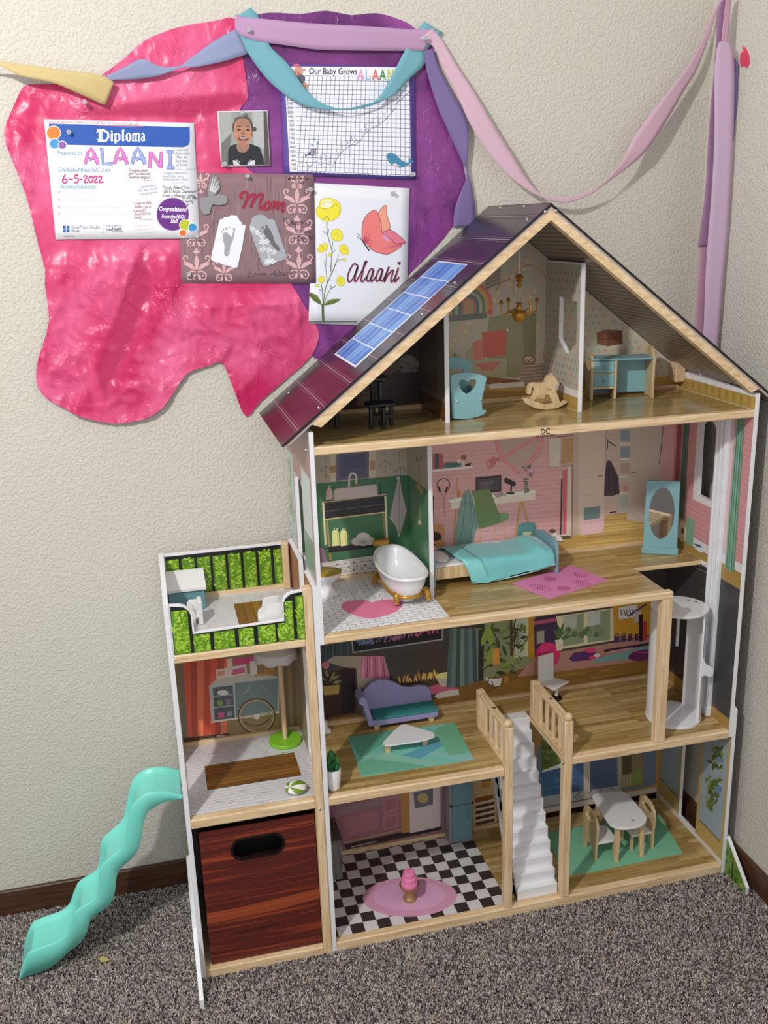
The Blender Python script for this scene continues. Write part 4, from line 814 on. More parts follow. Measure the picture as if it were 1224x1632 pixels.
# ---------------- printed floors
UPV = (0, 0, 1)
def tile_floor(parent, x0, x1, y0, y1, z, bw, rh, base, line, lw, jitter=0):
    p = Print(UPV, 1.0, z=z); p.R3([(x0, y0, z), (x1, y0, z), (x1, y1, z), (x0, y1, z)], base); j = 0; y = y0; p.d += 8e-6; p.hold = True
    while y < y1-1e-4:
        p.R3([(x0, y, z), (x1, y, z), (x1, y+lw, z), (x0, y+lw, z)], line); x = x0+(bw/2 if j % 2 else 0)+(rnd.uniform(-jitter, jitter)*bw)
        while x < x1:
            if x > x0 and y+rh < y1+1e-4 and (not jitter or rnd.random() < .6): p.R3([(x, y, z), (x+lw, y, z), (x+lw, y+rh, z), (x, y+rh, z)], line)
            x += bw
        y += rh; j += 1
    p.hold = False
    return p
tile_floor(b2, .0203, .3125, .0202, D, Z2-.0008, .0315, .0135, (240, 241, 244), (70, 68, 74), .0011).done('tile_print', b2)
p = tile_floor(an1, -.3008, -.0008, .0202, .326, A1-.0008, .07, .0115, (224, 222, 224), (150, 146, 150), .0009, .5)
def deck(p, x0, x1, y0, y1, z, n, horiz=True):
    for k in range(n):
        a, b = (y0+(y1-y0)*k/n, y0+(y1-y0)*(k+1)/n) if horiz else (x0+(x1-x0)*k/n, x0+(x1-x0)*(k+1)/n); e0, e1 = rnd.uniform(-.002, .002), rnd.uniform(-.002, .002); c = rnd.choice([(138, 92, 40), (150, 104, 48), (126, 82, 34)])
        p.R3([(x0+e0, a, z), (x1+e1, a, z), (x1+e1, b-.0012, z), (x0+e0, b-.0012, z)] if horiz else [(a, y0, z), (b-.0012, y0, z), (b-.0012, y1, z), (a, y1, z)], c)
        for q in range(5):
            yy = a+(b-a)*rnd.random()*.9; xx = x0+rnd.random()*(x1-x0)*.6
            if horiz: p.R3([(xx, yy, z), (xx+.06, yy, z), (xx+.06, yy+.0009, z), (xx, yy+.0009, z)], (112, 72, 28))
p.R3([(-.2555, .1135, A1-.0008), (-.0335, .112, A1-.0008), (-.0345, .2215, A1-.0008), (-.2548, .2215, A1-.0008)], (64, 40, 18)); deck(p, -.254, -.035, .115, .2205, A1-.0008, 8)
for k in range(16): x, y = rnd.uniform(-.29, -.03), rnd.choice([rnd.uniform(.02, .11), rnd.uniform(.225, .31)]); p.R3([(x, y, A1-.0008), (x+.02, y, A1-.0008), (x+.02, y+.001, A1-.0008), (x, y+.001, A1-.0008)], (96, 92, 98))
p.done('paving_print', an1)
p = tile_floor(an2, -.3008, -.0008, .0202, .32, A2-.0008, .05, .0125, (220, 216, 218), (150, 146, 150), .0009, .5)
p.R3([(-.1505, .10, A2-.0008), (-.046, .10, A2-.0008), (-.046, .2555, A2-.0008), (-.1505, .2555, A2-.0008)], (64, 40, 18)); deck(p, -.149, -.0475, .10, .254, A2-.0008, 5, False); p.done('paving_print', an2)
# kitchen checkerboard
p = Print(UPV, 1.0, z=Z0-.0008); p.hold = True; cs = .0336; x0, y0 = .4575-cs*14, .0202
for j in range(10):
    for i in range(14):
        xa_, xb_ = max(.0108, x0+i*cs), x0+(i+1)*cs; ya_, yb_ = y0+j*cs, min(D, y0+(j+1)*cs)
        if xb_ > .011 and yb_ > ya_: p.R3([(xa_, ya_, Z0-.0008), (xb_, ya_, Z0-.0008), (xb_, yb_, Z0-.0008), (xa_, yb_, Z0-.0008)], (218, 214, 214) if (i+j) % 2 else (58, 50, 48))
p.done('checker_print', b0)
# maker's mark on the attic edge
p = Print(NY, 1.0, y=-.0005); p.T('DC', 861.5, 692.3, 12.5, (26, 22, 20), -.085, bold=.015, wd=14); p.T('DELTACHILDREN', 853.8, 698, 5.6, (34, 28, 24), -.085, bold=.02, wd=30); p.done('maker_mark', house)
# exterior of the right panels
p = Print((1, 0, 0), 1.0, x=1.0505)
p.R3(wall_x(.0105, .130, .486, 1.27, 1.0505), (120, 92, 84)); p.R3(wall_x(.2205, .344, .486, 1.27, 1.0505), (120, 92, 84)); p.R3(wall_x(.130, .2205, .486, .98, 1.0505), (120, 92, 84)); p.R3(wall_x(.001, .0105, .486, 1.27, 1.0505), (120, 92, 84)); p.done('mural', right_up)
p = Print((1, 0, 0), 1.0, x=1.06)
p.R3(wall_x(.001, .130, .108, .474, 1.06), (120, 92, 84)); p.R3(wall_x(.2205, .344, .13, .48, 1.06), (120, 92, 84)); p.done('mural', right_low)
# ================================================================ furniture inside the house (each a thing of its own)
def sub(o, label): o['label'] = label; return o
def P2(pts, ox, oy, s): return [(ox+a/s, oy+b/s) for a, b in pts]
# ---- attic: cradle
t = thing('cradle', 'pale blue toy cradle with heart cutout beside white attic partition', 'cradle', (.412, .20, Z3))
o7 = lambda *q: P2(q, 700, 360, 4.708)
out = [(v.x, v.z) for v in ats(o7((85, 1135), (95, 1300), (100, 1452), (150, 1458), (220, 1456), (290, 1440), (330, 1424), (356, 1402), (345, 1388), (325, 1396), (318, 1330), (330, 1270), (345, 1200), (357, 1152), (330, 1132), (270, 1114), (200, 1108), (130, 1118)), y=.156)]
mz = min(z for x, z in out); out = [(x, z-mz+Z3+.0004) for x, z in out]
hrt = [(v.x, v.z-mz+Z3) for v in ats(o7((208, 1270), (180, 1255), (158, 1225), (148, 1190), (155, 1165), (175, 1158), (200, 1165), (215, 1178), (232, 1160), (258, 1155), (278, 1166), (280, 1190), (262, 1225), (238, 1255)), y=.156)]
obj('end_panel', MB().plate(out, [hrt], xz(.156), (0, .006, 0)), teal, t)
out2 = [(x, z+(.022 if z > Z3+.05 else 0)) for x, z in out]
obj('end_panel', MB().plate(out2, [[(x, z+.012) for x, z in hrt]], xz(.250), (0, .006, 0)), teal, t)
for x in (.3755, .4365): obj('side_board', MB().box(x, x+.005, .162, .250, Z3+.018, Z3+.062, .001), teal, t)
obj('bottom_board', MB().box(.379, .438, .162, .250, Z3+.016, Z3+.021), teal, t)
mt = mat('striped_ticking', (196, 196, 196), .8); obj('mattress', MB().box(.381, .436, .163, .249, Z3+.021, Z3+.040, .004), mt, t)
for x, z in ((.3805, .042), (.437, .042)): obj('screw', MB().ball((x, .156, Z3+z), .0028, sy=.5, n=6), steel, t, 60)
# ---- attic: rocking horse
t = thing('rocking_horse', 'small unpainted wooden rocking horse on attic floor', 'rocking horse', (.612, .19, Z3))
ho = ats(o7((620, 1298), (650, 1342), (720, 1378), (800, 1390), (890, 1375), (966, 1332), (945, 1322), (908, 1340), (893, 1290), (870, 1240), (866, 1206), (880, 1202), (893, 1190), (880, 1160), (860, 1140), (842, 1115), (835, 1128), (815, 1135), (800, 1162), (796, 1185), (750, 1190), (700, 1186), (680, 1196), (668, 1225), (660, 1268), (672, 1276), (688, 1268), (694, 1225), (706, 1214), (714, 1245), (688, 1310), (652, 1304)), y=.186)
hh_ = ats(o7((738, 1282), (770, 1274), (822, 1276), (848, 1322), (858, 1342), (790, 1350), (710, 1322)), y=.186)
mz = min(v.z for v in ho); mb = MB().plate([(v.x, v.z-mz+Z3+.0004) for v in ho], [[(v.x, v.z-mz+Z3) for v in hh_]], xz(.186), (0, .011, 0))
obj('body', mb, beech, t)
obj('seat_peg', MB().tube([(.612, .180, Z3+.052), (.612, .203, Z3+.052)], .003, 8), beech, t, 40)
# ---- attic: desk
t = thing('desk', 'toy desk with blue top and two blue drawers in right attic', 'desk', (.83, .26, Z3))
U = Vector((.972, -.235, 0)); V_ = Vector((.235, .972, 0)); K = Vector((0, 0, 1)); O = Vector((.757, .260, Z3))
def lb(mb, u0, u1, v0, v1, z0, z1, bev=.001): return mb.obox(O+U*((u0+u1)/2)+V_*((v0+v1)/2)+K*((z0+z1)/2), U, V_, K, (u1-u0)/2, (v1-v0)/2, (z1-z0)/2, bev)
def side(u, extra, arch):
    pts = [(0, 0), (.022, 0)]+([(.026, .010), (.036, .014), (.046, .010), (.050, 0)] if arch else [(.05, 0)])+[(.066, 0), (.066, .104), (.062, .104+extra*.7), (.045, .104+extra), (.025, .104+extra), (.008, .104+extra*.3), (0, .098)]
    return MB().prism([O+U*u+V_*v+K*z for v, z in pts], U*.0062)
obj('side_panel', side(0, .006, False), beech, t); obj('side_panel', side(.150, .020, True), beech, t)
obj('divider', lb(MB(), .058, .0635, 0, .064, 0, .096), beech, t)
obj('desktop', lb(MB(), -.001, .1505, -.002, .066, .096, .1005), teal, t); obj('back_board', lb(MB(), .006, .150, .060, .064, .006, .096), teal, t)
for z in (.030, .0625): obj('rail', lb(MB(), .006, .058, .001, .012, z-.004, z+.002), beech, t)
for z0 in (.0325, .0655):
    d = obj('drawer', lb(MB(), .0068, .0575, -.0005, .050, z0, z0+.029), teal, t)
    obj('knob', MB().ball(O+U*.032+V_*-.004+K*(z0+.014), .0042, n=8), teal, d, 60)
for u in (.006, .058): pass
# ---- attic: hanging lamp
t = thing('chandelier', 'gold toy chandelier with curved arms hanging from attic ceiling', 'chandelier', (.5247, .15, 1.45))
obj('cord', MB().tube([(.5247, .15, 1.652), (.5247, .15, 1.555)], .0012, 6), white, t)
obj('canopy_cap', MB().lathe([(0, 1.561), (.006, 1.559), (.010, 1.552), (.004, 1.549), (.0085, 1.545), (.0035, 1.540), (.006, 1.533), (0, 1.530)], (.5247, .15, 0), 14), gold, t, 50)
clear = mat('clear_plastic', (235, 230, 220), .08); clear.node_tree.nodes['Principled BSDF'].inputs['Transmission Weight'].default_value = .95
obj('clear_rod', MB().tube([(.5247, .15, 1.531), (.5247, .15, 1.497)], .003, 8), clear, t, 60)
obj('bowl', MB().lathe([(0, 1.455), (.010, 1.457), (.0155, 1.466), (.016, 1.474), (.013, 1.478), (.006, 1.481), (.0085, 1.486), (.005, 1.492), (.009, 1.497), (0, 1.499)], (.5247, .15, 0), 18), gold, t, 60)
for a in (10, 100, 190, 280):
    dx, dy = math.cos(math.radians(a)), math.sin(math.radians(a)); q = lambda r_, z: (.5247+dx*r_, .15+dy*r_, z)
    arm = obj('arm', MB().tube(smooth_path([q(.010, 1.476), q(.022, 1.482), q(.035, 1.474), q(.044, 1.476), q(.047, 1.488), q(.0465, 1.497)], 4), .0019, 6), gold, t, 60)
    obj('candle_cup', MB().lathe([(.002, 0), (.0055, .004), (.004, .006), (.0025, .010), (0, .011)], q(.0465, 1.496), 10), gold, arm, 50)
# ---- attic left: black table and stool
t = thing('table', 'black toy table in the dark left attic room', 'table', (.17, .21, Z3))
obj('tabletop', MB().box(.095, .222, .165, .262, Z3+.098, Z3+.108, .002), black, t)
for x in (.104, .205):
    for y in (.172, .252): obj('leg', MB().box(x-.005, x+.005, y-.005, y+.005, Z3, Z3+.098, .001), black, t)
t = thing('stool', 'black toy stool in front of black attic table', 'stool', (.2, .148, Z3))
obj('seat', MB().box(.166, .231, .128, .172, Z3+.048, Z3+.056, .002), black, t)
for x, y in ((.1735, .1365), (.201, .132), (.2255, .160), (.180, .166)): obj('leg', MB().box(x-.0042, x+.0042, y-.0042, y+.0042, Z3, Z3+.048, .001), black, t)
for y in (.138, .162): obj('stretcher', MB().box(.176, .222, y-.002, y+.002, Z3+.022, Z3+.028), black, t)
# ---- bathroom: toilet
t = thing('toilet', 'white toy toilet with gold seat beside the left bathroom wall', 'toilet', (.068, .245, Z2))
obj('pedestal', MB().lathe([(.030, .0002), (.031, .004), (.022, .010), (.015, .022), (.017, .030), (.029, .040), (.036, .050), (.037, .056), (0, .056)], (.070, .245, Z2), 28, 1.12, .86), gloss_white, t, 50)
obj('seat', MB().lathe([(0, .0605), (.034, .0605), (.0375, .058), (.0375, .0562), (0, .0562)], (.070, .245, Z2), 28, 1.12, .86), mat('gold_seat', (170, 142, 58), .3), t, 50)
tk_ = obj('tank', MB().box(.0215, .034, .215, .275, Z2+.030, Z2+.098, .004, 2), gloss_white, t, 40); obj('lid', MB().box(.0212, .036, .213, .277, Z2+.098, Z2+.103, .001), gloss_white, tk_)
# ---- bathroom: claw-foot tub
t = thing('bathtub', 'white clawfoot toy bathtub with gold frame on the bathroom floor', 'bathtub', (.245, .19, Z2))
def tub_shape():
    mb = MB(); C_ = Vector((.244, .190, 0)); rows = []; n = 36
    def ring(sx, sy, z, flare=1.0):
        r_ = []
        for k in range(n):
            a = 2*math.pi*k/n; c, s_ = math.cos(a), math.sin(a)
            e = .80; x = math.copysign(abs(c)**e, c)*sx; y = math.copysign(abs(s_)**e, s_)*sy
            zz = z+(.016*max(0, (y/sy))**2+.004*max(0, -y/sy)**2)*flare
            r_.append((C_.x+x-.06*y*.5, C_.y+y+.01*x, Z2+zz))
        r_.append(r_[0]); return r_
    for sx, sy, z, f in ((.012, .030, .0005, 0), (.026, .058, .001, 0), (.030, .066, .008, 0), (.030, .074, .016, 0), (.040, .090, .030, .2), (.047, .103, .050, .6), (.050, .108, .066, 1), (.0545, .1125, .0685, 1), (.0555, .1135, .072, 1), (.0535, .1115, .0755, 1), (.0485, .1055, .0745, 1), (.045, .100, .066, 1), (.041, .092, .046, .7), (.033, .076, .028, .3), (.018, .05, .021, 0), (.001, .001, .020, 0)): rows.append(ring(sx, sy, z, f))
    mb.grid(rows); return mb, ring
mb, ring = tub_shape(); obj('basin', mb, gloss_white, t, 70)
fr_ = obj('gold_frame', MB().tube([tuple(Vector(p)) for p in ring(.0405, .088, .025, 0)[:-1]], .0048, 8, closed=True), gold, t, 60)
for x, y, s1, s2 in ((.2165, .118, -1, -1), (.2885, .121, 1, -1), (.200, .262, -1, 1), (.275, .262, 1, 1)):
    obj('foot', MB().tube(smooth_path([(x-s1*.004, y-s2*.008, Z2+.030), (x+s1*.002, y, Z2+.024), (x+s1*.003, y+s2*.002, Z2+.012), (x+s1*.004, y+s2*.004, Z2+.0065)], 4), [.0085]*4+[.0075]*4+[.006]*2+[.0082]*3, 10), gold, t, 60)
obj('faucet', MB().box(.205, .246, .296, .308, Z2+.0885, Z2+.106, .003), gold, t)
# ---- bathroom: heart mat
felt = lambda n_, c: mat(n_, c, .92, spec=.15, bump=(900, .3, .0006))
hp = smooth_path([(v.x, v.y, 0) for v in ats(P2([(570, 860), (520, 843), (430, 838), (340, 845), (285, 868), (268, 895), (290, 925), (350, 960), (440, 995), (540, 1013), (620, 1005), (720, 978), (800, 945), (850, 905), (858, 870), (830, 848), (770, 836), (690, 833), (620, 842)], 500, 820, 6.12), z=Z2)], 4, True)
o = obj('heart_mat', MB().prism([(p.x, p.y, Z2-.0004) for p in hp], (0, 0, .0012)), felt('pink_felt', (226, 128, 160))); tag(o, 'pink heart shaped felt mat on white tiled bathroom floor', 'mat')
# ---- bedroom: bed, blanket, rug, mirror
t = thing('bed', 'wooden toy bed with white mattress and grey blue footboard', 'bed', (.49, .26, Z2))
for y in (.200, .318): obj('side_rail', MB().box(.334, .646, y, y+.007, Z2+.020, Z2+.050, .001), beech, t)
obj('slat_base', MB().box(.334, .646, .207, .318, Z2+.026, Z2+.030), beech, t)
obj('mattress', MB().box(.336, .645, .2075, .3175, Z2+.030, Z2+.054, .006, 2), white, t)
blue_grey = mat('blue_grey_paint', (134, 168, 184), .45)
fb = [(.197, .0004), (.205, .0004), (.206, .014), (.318, .014), (.319, .0004), (.327, .0004), (.327, .066), (.318, .080), (.300, .086), (.225, .086), (.207, .080), (.197, .068)]
obj('footboard', MB().prism([(.646, y, Z2+z) for y, z in fb], (.008, 0, 0)), blue_grey, t)
obj('headboard', MB().prism([(.326, y, Z2+z*1.05) for y, z in fb], (.008, 0, 0)), blue_grey, t)
obj('pillow', MB().ball((.362, .262, Z2+.058), .042, .55, 1, .16, 10), white, t, 60)
bl = mat('aqua_satin', (118, 200, 204), .42, spec=.5, bump=(220, .35, .0015)); bl.node_tree.nodes['Principled BSDF'].inputs['Sheen Weight'].default_value = .4
def blanket():
    mb = MB(); rows = []; NU, NV = 44, 26
    prof = [(.322, .040), (.318, .0575), (.29, .062), (.25, .061), (.215, .060), (.203, .058), (.1965, .048), (.195, .030), (.194, .012), (.193, .0035)]
    prof = smooth_path([(0, y, z) for y, z in prof], 3)
    for i in range(NU+1):
        u = i/NU; row = []
        for j, p_ in enumerate(prof):
            s_ = j/(len(prof)-1); x0 = .378+.05*s_; x = x0+(.6415-x0)*u
            lift = .016*math.exp(-((u-.86)/.09)**2)*math.exp(-((s_-.30)/.22)**2)+.003*noise.noise(Vector((x*40, s_*6, 1)))
            drop = max(0, (s_-.62)/.38); z = p_.z+lift+drop*(.027*u**1.6); y = p_.y-.004*math.sin(u*9)*drop-drop*.003
            row.append((x, y, Z2+max(.003, z)))
        rows.append(row)
    mb.grid(rows); return mb
o = obj('blanket', blanket(), bl, None, 70); tag(o, 'shiny aqua toy blanket draped over the bed', 'blanket')
md = o.modifiers.new('thick', 'SOLIDIFY'); md.thickness = .0022; md.offset = 1
def fold():
    mb = MB(); rows = []
    prof = smooth_path([(0, y, z) for y, z in ((.318, .061), (.29, .0655), (.25, .0645), (.215, .0635), (.200, .060), (.1925, .046), (.1905, .028), (.190, .006))], 3)
    for i in range(6):
        row = []
        for j, p_ in enumerate(prof): s_ = j/(len(prof)-1); row.append((.377+.047*s_+i*.0095, p_.y-.0006*(i % 2), Z2+p_.z+.0010*math.sin(i*1.1)))
        rows.append(row)
    return mb.grid(rows)
f_ = obj('folded_edge', fold(), mat('aqua_satin_light', (136, 214, 216), .4), o, 70); md = f_.modifiers.new('thick', 'SOLIDIFY'); md.thickness = .0018; md.offset = 1
pipe = mat('pale_piping', (176, 226, 224), .5); obj('piping', MB().tube(smooth_path([(.427, .1895, Z2+.0045), (.50, .1895, Z2+.0065), (.58, .1885, Z2+.0165), (.642, .1885, Z2+.030)], 5), .0013, 6), pipe, o, 60)
rq = [Vector(v) for v in ((.5202, .1702, 0), (.565, .0479, 0), (.749, .1153, 0), (.709, .2424, 0))]
o = obj('pink_rug', MB().prism([(v.x, v.y, Z2-.0004) for v in rq], (0, 0, .0012)), felt('magenta_felt', (220, 138, 182))); tag(o, 'pink felt rug with feather outlines lying in front of the bed', 'rug')
p = Print(UPV, 1.0, z=Z2+.0008)
def plume(cx, cy, rx, ry, rot):
    p.L([(cx+rx*math.cos(a*.3142)*math.cos(rot)-ry*math.sin(a*.3142)*math.sin(rot), cy+rx*math.cos(a*.3142)*math.sin(rot)+ry*math.sin(a*.3142)*math.cos(rot)) for a in range(20)], 1, (224, 130, 182), closed=True)
    for k in range(-4, 5): q = k/5*rx; h_ = ry*math.sqrt(1-(k/5)**2)*.8; p.L([(cx+q*math.cos(rot)+h_*math.sin(rot), cy+q*math.sin(rot)-h_*math.cos(rot)), (cx+(q+2)*math.cos(rot)-h_*math.sin(rot), cy+(q+2)*math.sin(rot)+h_*math.cos(rot))], .9, (176, 62, 128))
for a in ((925, 916, 14, 5, .1), (927, 930, 15, 5, .15), (860, 936, 18, 5, .15), (898, 938, 11, 4, 0), (876, 923, 11, 4, 0)): plume(*a)
p.done('feather_print', o, prt_matte)
t = thing('standing_mirror', 'blue toy floor mirror with oval glass in bedroom corner', 'mirror', (.968, .256, Z2))
MU = Vector((.872, -.490, 0)); MN = Vector((-.490, -.872, 0)); MC = Vector((.9665, .2555, Z2)); tilt = -.05; MK = (Vector((0, 0, 1))-MN*tilt).normalized(); MF = MN+K*tilt
mk = lambda u, h: MC+MU*u+MK*h+MN*.006
obj('frame', MB().plate([(-.043, .006), (.043, .006), (.041, .20), (-.041, .20)], [[(.032*math.cos(a*.2618), .112+.072*math.sin(a*.2618)) for a in range(24)]], lambda a, b: mk(a, b), -MF*.008), teal, t)
obj('glass', MB().prism([mk(.0325*math.cos(a*.2618), .112+.0725*math.sin(a*.2618))-MF*.002 for a in range(24)], -MF*.003), mat('mirror_glass', (235, 238, 240), .02, 1.0), t)
obj('foot_bar', MB().obox(MC+MN*.008+K*.009, MU, MN, K, .046, .006, .0088, .001), teal, t); obj('rear_brace', MB().obox(MC-MN*.020+K*.010, MN, MU, K, .022, .006, .0096, .001), teal, t)
# ---- balcony
t = thing('bench_box', 'teal toy box with white top in the balcony corner', 'cabinet', (-.256, .285, A2))
obj('body', MB().prism([(-.2985, .247, A2), (-.2985, .247, A2+.0505), (-.2985, .3175, A2+.069), (-.2985, .3175, A2)], (.082, 0, 0)), mat('deep_teal_paint', (104, 154, 162), .45), t)
lid_ = obj('lid', MB().prism([(-.3005, .241, A2+.0495), (-.3005, .241, A2+.0555), (-.3005, .3195, A2+.0762), (-.3005, .3195, A2+.0702)], (.089, 0, 0)), white_paint, t)
t = thing('garden_chair', 'small white toy chair beside the low balcony rail', 'chair', (-.243, .165, A2))
obj('side_piece', MB().box(-.2375, -.2275, .150, .186, A2, A2+.056, .0015), white_paint, t)
obj('side_piece', MB().prism([(-.262, .150, A2+z) if False else (x, .150, A2+z) for x, z in ((-.250, 0), (-.2455, 0), (-.2445, .026), (-.249, .040), (-.256, .046), (-.260, .045), (-.259, .040), (-.2525, .034), (-.250, .024))], (0, .036, 0)), white_paint, t)
obj('seat', MB().box(-.2455, -.2375, .152, .184, A2+.018, A2+.023), white_paint, t); obj('backrest', MB().box(-.256, -.2375, .182, .188, A2+.023, A2+.050, .001), white_paint, t)
t = thing('lounge_chair', 'white toy lounge chair behind the balcony front rail', 'chair', (-.085, .05, A2))
obj('side_board', MB().prism([(x, .030, z) for x, z in ((-.112, A2), (-.112, .863), (-.110, .870), (-.102, .876), (-.099, .892), (-.095, .898), (-.064, .900), (-.0625, A2))], (0, .005, 0)), white_paint, t)
obj('side_board', MB().prism([(x, .075, z) for x, z in ((-.112, A2), (-.112, .863), (-.110, .870), (-.102, .876), (-.099, .892), (-.095, .898), (-.064, .900), (-.0625, A2))], (0, .005, 0)), white_paint, t)
obj('seat', MB().box(-.110, -.064, .035, .075, A2+.028, A2+.034), white_paint, t)
# ---- annex: parasol, ball
t = thing('parasol', 'toy parasol with wooden pole, white scalloped canopy and lime green base', 'parasol', (-.0475, .277, A1))
obj('base', MB().lathe([(0, .0002), (.0405, .0002), (.0415, .0015), (.0415, .0095), (.040, .011), (0, .011)], (-.0475, .277, A1-.0004), 32), mat('lime_paint', (138, 204, 52), .4), t, 40)
obj('pole', MB().tube([(-.0475, .277, A1+.0106), (-.0475, .277, .70)], .0062, 12), pine['z'], t, 40)
def canopy():
    mb = MB(); n = 32; rows = []
    cx, cy = -.0565, .277
    for r_, z in ((.001, .716), (.028, .704), (.053, .682), (.0545, .672)):
        rows.append([(cx+r_*math.cos(2*math.pi*k/n), cy+r_*math.sin(2*math.pi*k/n), z) for k in range(n+1)])
    rows.append([(cx+.055*math.cos(2*math.pi*k/n), cy+.055*math.sin(2*math.pi*k/n), .664-.008*abs(math.sin(k*math.pi/4))) for k in range(n+1)])
    return mb.grid(rows)
o = obj('canopy', canopy(), mat('white_fabric', (228, 224, 222), .8), t, 30); md = o.modifiers.new('t', 'SOLIDIFY'); md.thickness = .001
t = thing('beach_ball', 'green and white striped toy beach ball on annex floor', 'ball', (-.0575, .045, A1))
mb = MB(); bc = Vector((-.0575, .045, A1+.0128)); bax = Vector((-.55, -.35, .75)).normalized(); b1_ = bax.orthogonal().normalized(); b2_ = bax.cross(b1_)
rows = 8
for s_ in range(8):
    mb.mi = s_ % 2
    mb.grid([[bc+Vector([(bax*math.cos(math.pi*i/rows)+(b1_*math.cos(a_)+b2_*math.sin(a_))*math.sin(math.pi*i/rows))[q]*(.0258, .0245, .0128)[q] for q in range(3)]) for a_ in [2*math.pi*(s_+j/4)/8 for j in range(5)]] for i in range(rows+1)])
bmesh.ops.remove_doubles(mb.bm, verts=mb.bm.verts, dist=1e-5)
obj('shell', mb, [mat('ball_white', (240, 240, 238), .25), mat('ball_green', (118, 152, 40), .25)], t, 70)
# ---- annex: storage bin
red = wood('red_wood_grain_fabric', 'x', [(.25, (48, 17, 16)), (.40, (100, 34, 26)), (.52, (84, 29, 23)), (.62, (130, 48, 30)), (.78, (170, 78, 40))], .5, .5, 26)
t = thing('storage_bin', 'storage cube with red wood grain print and black oval handle hole', 'bin', (-.156, .16, .018))
ov = [(-.157+(.038 if c > 0 else -.038)*0+math.copysign(.034, c)+.0225*c if abs(c) > 1e-6 else -.157, .318+.0235*s_) for c, s_ in [(math.cos(a*.1963+.05), math.sin(a*.1963+.05)) for a in range(32)]]
ov2 = [(-.157+math.copysign(.034, c)+.0285*c, .318+.0295*s_) for c, s_ in [(math.cos(a*.1963+.05), math.sin(a*.1963+.05)) for a in range(32)]]
fl_ = obj('front_panel', MB().plate([(-.2865, .0185), (-.0225, .0185), (-.0225, .378), (-.2865, .378)], [ov], xz(.014), (0, .004, 0)), red, t)
p = Print(NY, 1.0, y=.014)
for rows_, c in (([(330, 1455), (380, 1446), (440, 1432), (513, 1414)], (150, 66, 34)),):
    dn = [(x, y+h) for (x, y), h in zip(rows_, (19, 17, 19, 17))]
    p.P(rows_+dn[::-1], c); p.L(rows_, .9, (70, 26, 18)); p.L(dn, .9, (70, 26, 18)); p.L([(x, y+7) for x, y in rows_], 2, (164, 78, 40))
for y0, sl, c in ((1340, -.17, (60, 20, 16)), (1388, -.19, (58, 20, 16)), (1412, -.16, (66, 24, 18)), (1430, -.18, (120, 50, 30)), (1486, -.2, (60, 20, 16)), (1500, -.17, (118, 44, 28)), (1522, -.2, (60, 20, 16))):
    p.L([(322+(y0-1330)*.08+k*30, y0+sl*k*30+rnd.uniform(-2, 2)) for k in range(7)], 1.1, c, 3)
p.done('grain_print', fl_, prt_matte)
obj('box', MB().box(-.2865, -.2825, .018, .30, .0185, .376).box(-.0265, -.0225, .018, .30, .0185, .376).box(-.2825, -.0265, .296, .30, .0185, .376).box(-.2825, -.0265, .018, .296, .0185, .023), mat('bin_side_fabric', (60, 30, 26), .8), t)
g_ = obj('handle_grommet', MB().plate(ov2, [ov], xz(.0115), (0, .0075, 0)), mat('black_plastic', (12, 12, 13), .18, coat=.5), t); bv = g_.modifiers.new('b', 'BEVEL'); bv.width = .0022; bv.segments = 3
obj('hole_backing', MB().box(-.280, -.029, .060, .064, .024, .374), mat('dark_inside_black', (10, 9, 9), .9), t)  # added black sheet behind the handle hole, stands in for the shaded inside
# ---- living room
lav = mat('lavender_paint', (160, 152, 200), .5); seat_teal = felt('teal_felt', (64, 138, 138))
t = thing('sofa', 'lavender toy chaise sofa with teal seat in the living room', 'sofa', (.262, .30, Z1))
bk = [(v.x, v.z) for v in ats([(571, 1112), (573, 1104), (580, 1094), (589, 1085), (600, 1080), (612, 1080), (625, 1084), (638, 1091), (650, 1092), (665, 1089), (677, 1090), (683, 1098), (684, 1108)], y=.3225)]
obj('backrest', MB().prism([(bk[0][0]+.012, .3165, Z1+.012)]+[(x+.004, .3165, z-.004) for x, z in bk]+[(.354, .3165, Z1+.012)], (0, .0085, 0)), lav, t)
obj('seat_frame', MB().box(.178, .354, .264, .3165, Z1+.014, Z1+.030, .0012), lav, t); obj('seat_cushion', MB().box(.186, .3555, .262, .3163, Z1+.030, Z1+.0365, .0018), seat_teal, t)
arm = [(v.x, v.z-.004) for v in ats(P2([(300, 575), (292, 560), (298, 540), (315, 527), (335, 532), (348, 555), (358, 600), (385, 690), (392, 705), (362, 718), (352, 690), (340, 640), (325, 590), (312, 578)], 500, 980, 4.08), y=.264)]
obj('armrest', MB().prism([(x, .2635, z) for x, z in arm], (0, .0525, 0)), lav, t)
for x in (.183, .330):
    for y in (.268, .306): obj('foot', MB().prism([(x+.002, y, Z1), (x+.012, y, Z1), (x+.016, y, Z1+.0142), (x-.002, y, Z1+.0142)], (0, .008, 0)), beech, t)
t = thing('coffee_table', 'low white toy coffee table with rounded triangular top on teal rug', 'table', (.245, .17, Z1+.001))
tp = smooth_path([(v.x, v.y, 0) for v in ats(P2([(455, 825), (458, 838), (480, 846), (590, 832), (700, 815), (780, 790), (784, 775), (768, 762), (690, 738), (610, 714), (580, 712), (560, 720), (510, 765)], 500, 980, 4.08), z=Z1+.0295)], 4, True)
obj('tabletop', MB().prism([(p_.x, p_.y, Z1+.0255) for p_ in tp], (0, 0, .004)), gloss_white, t)
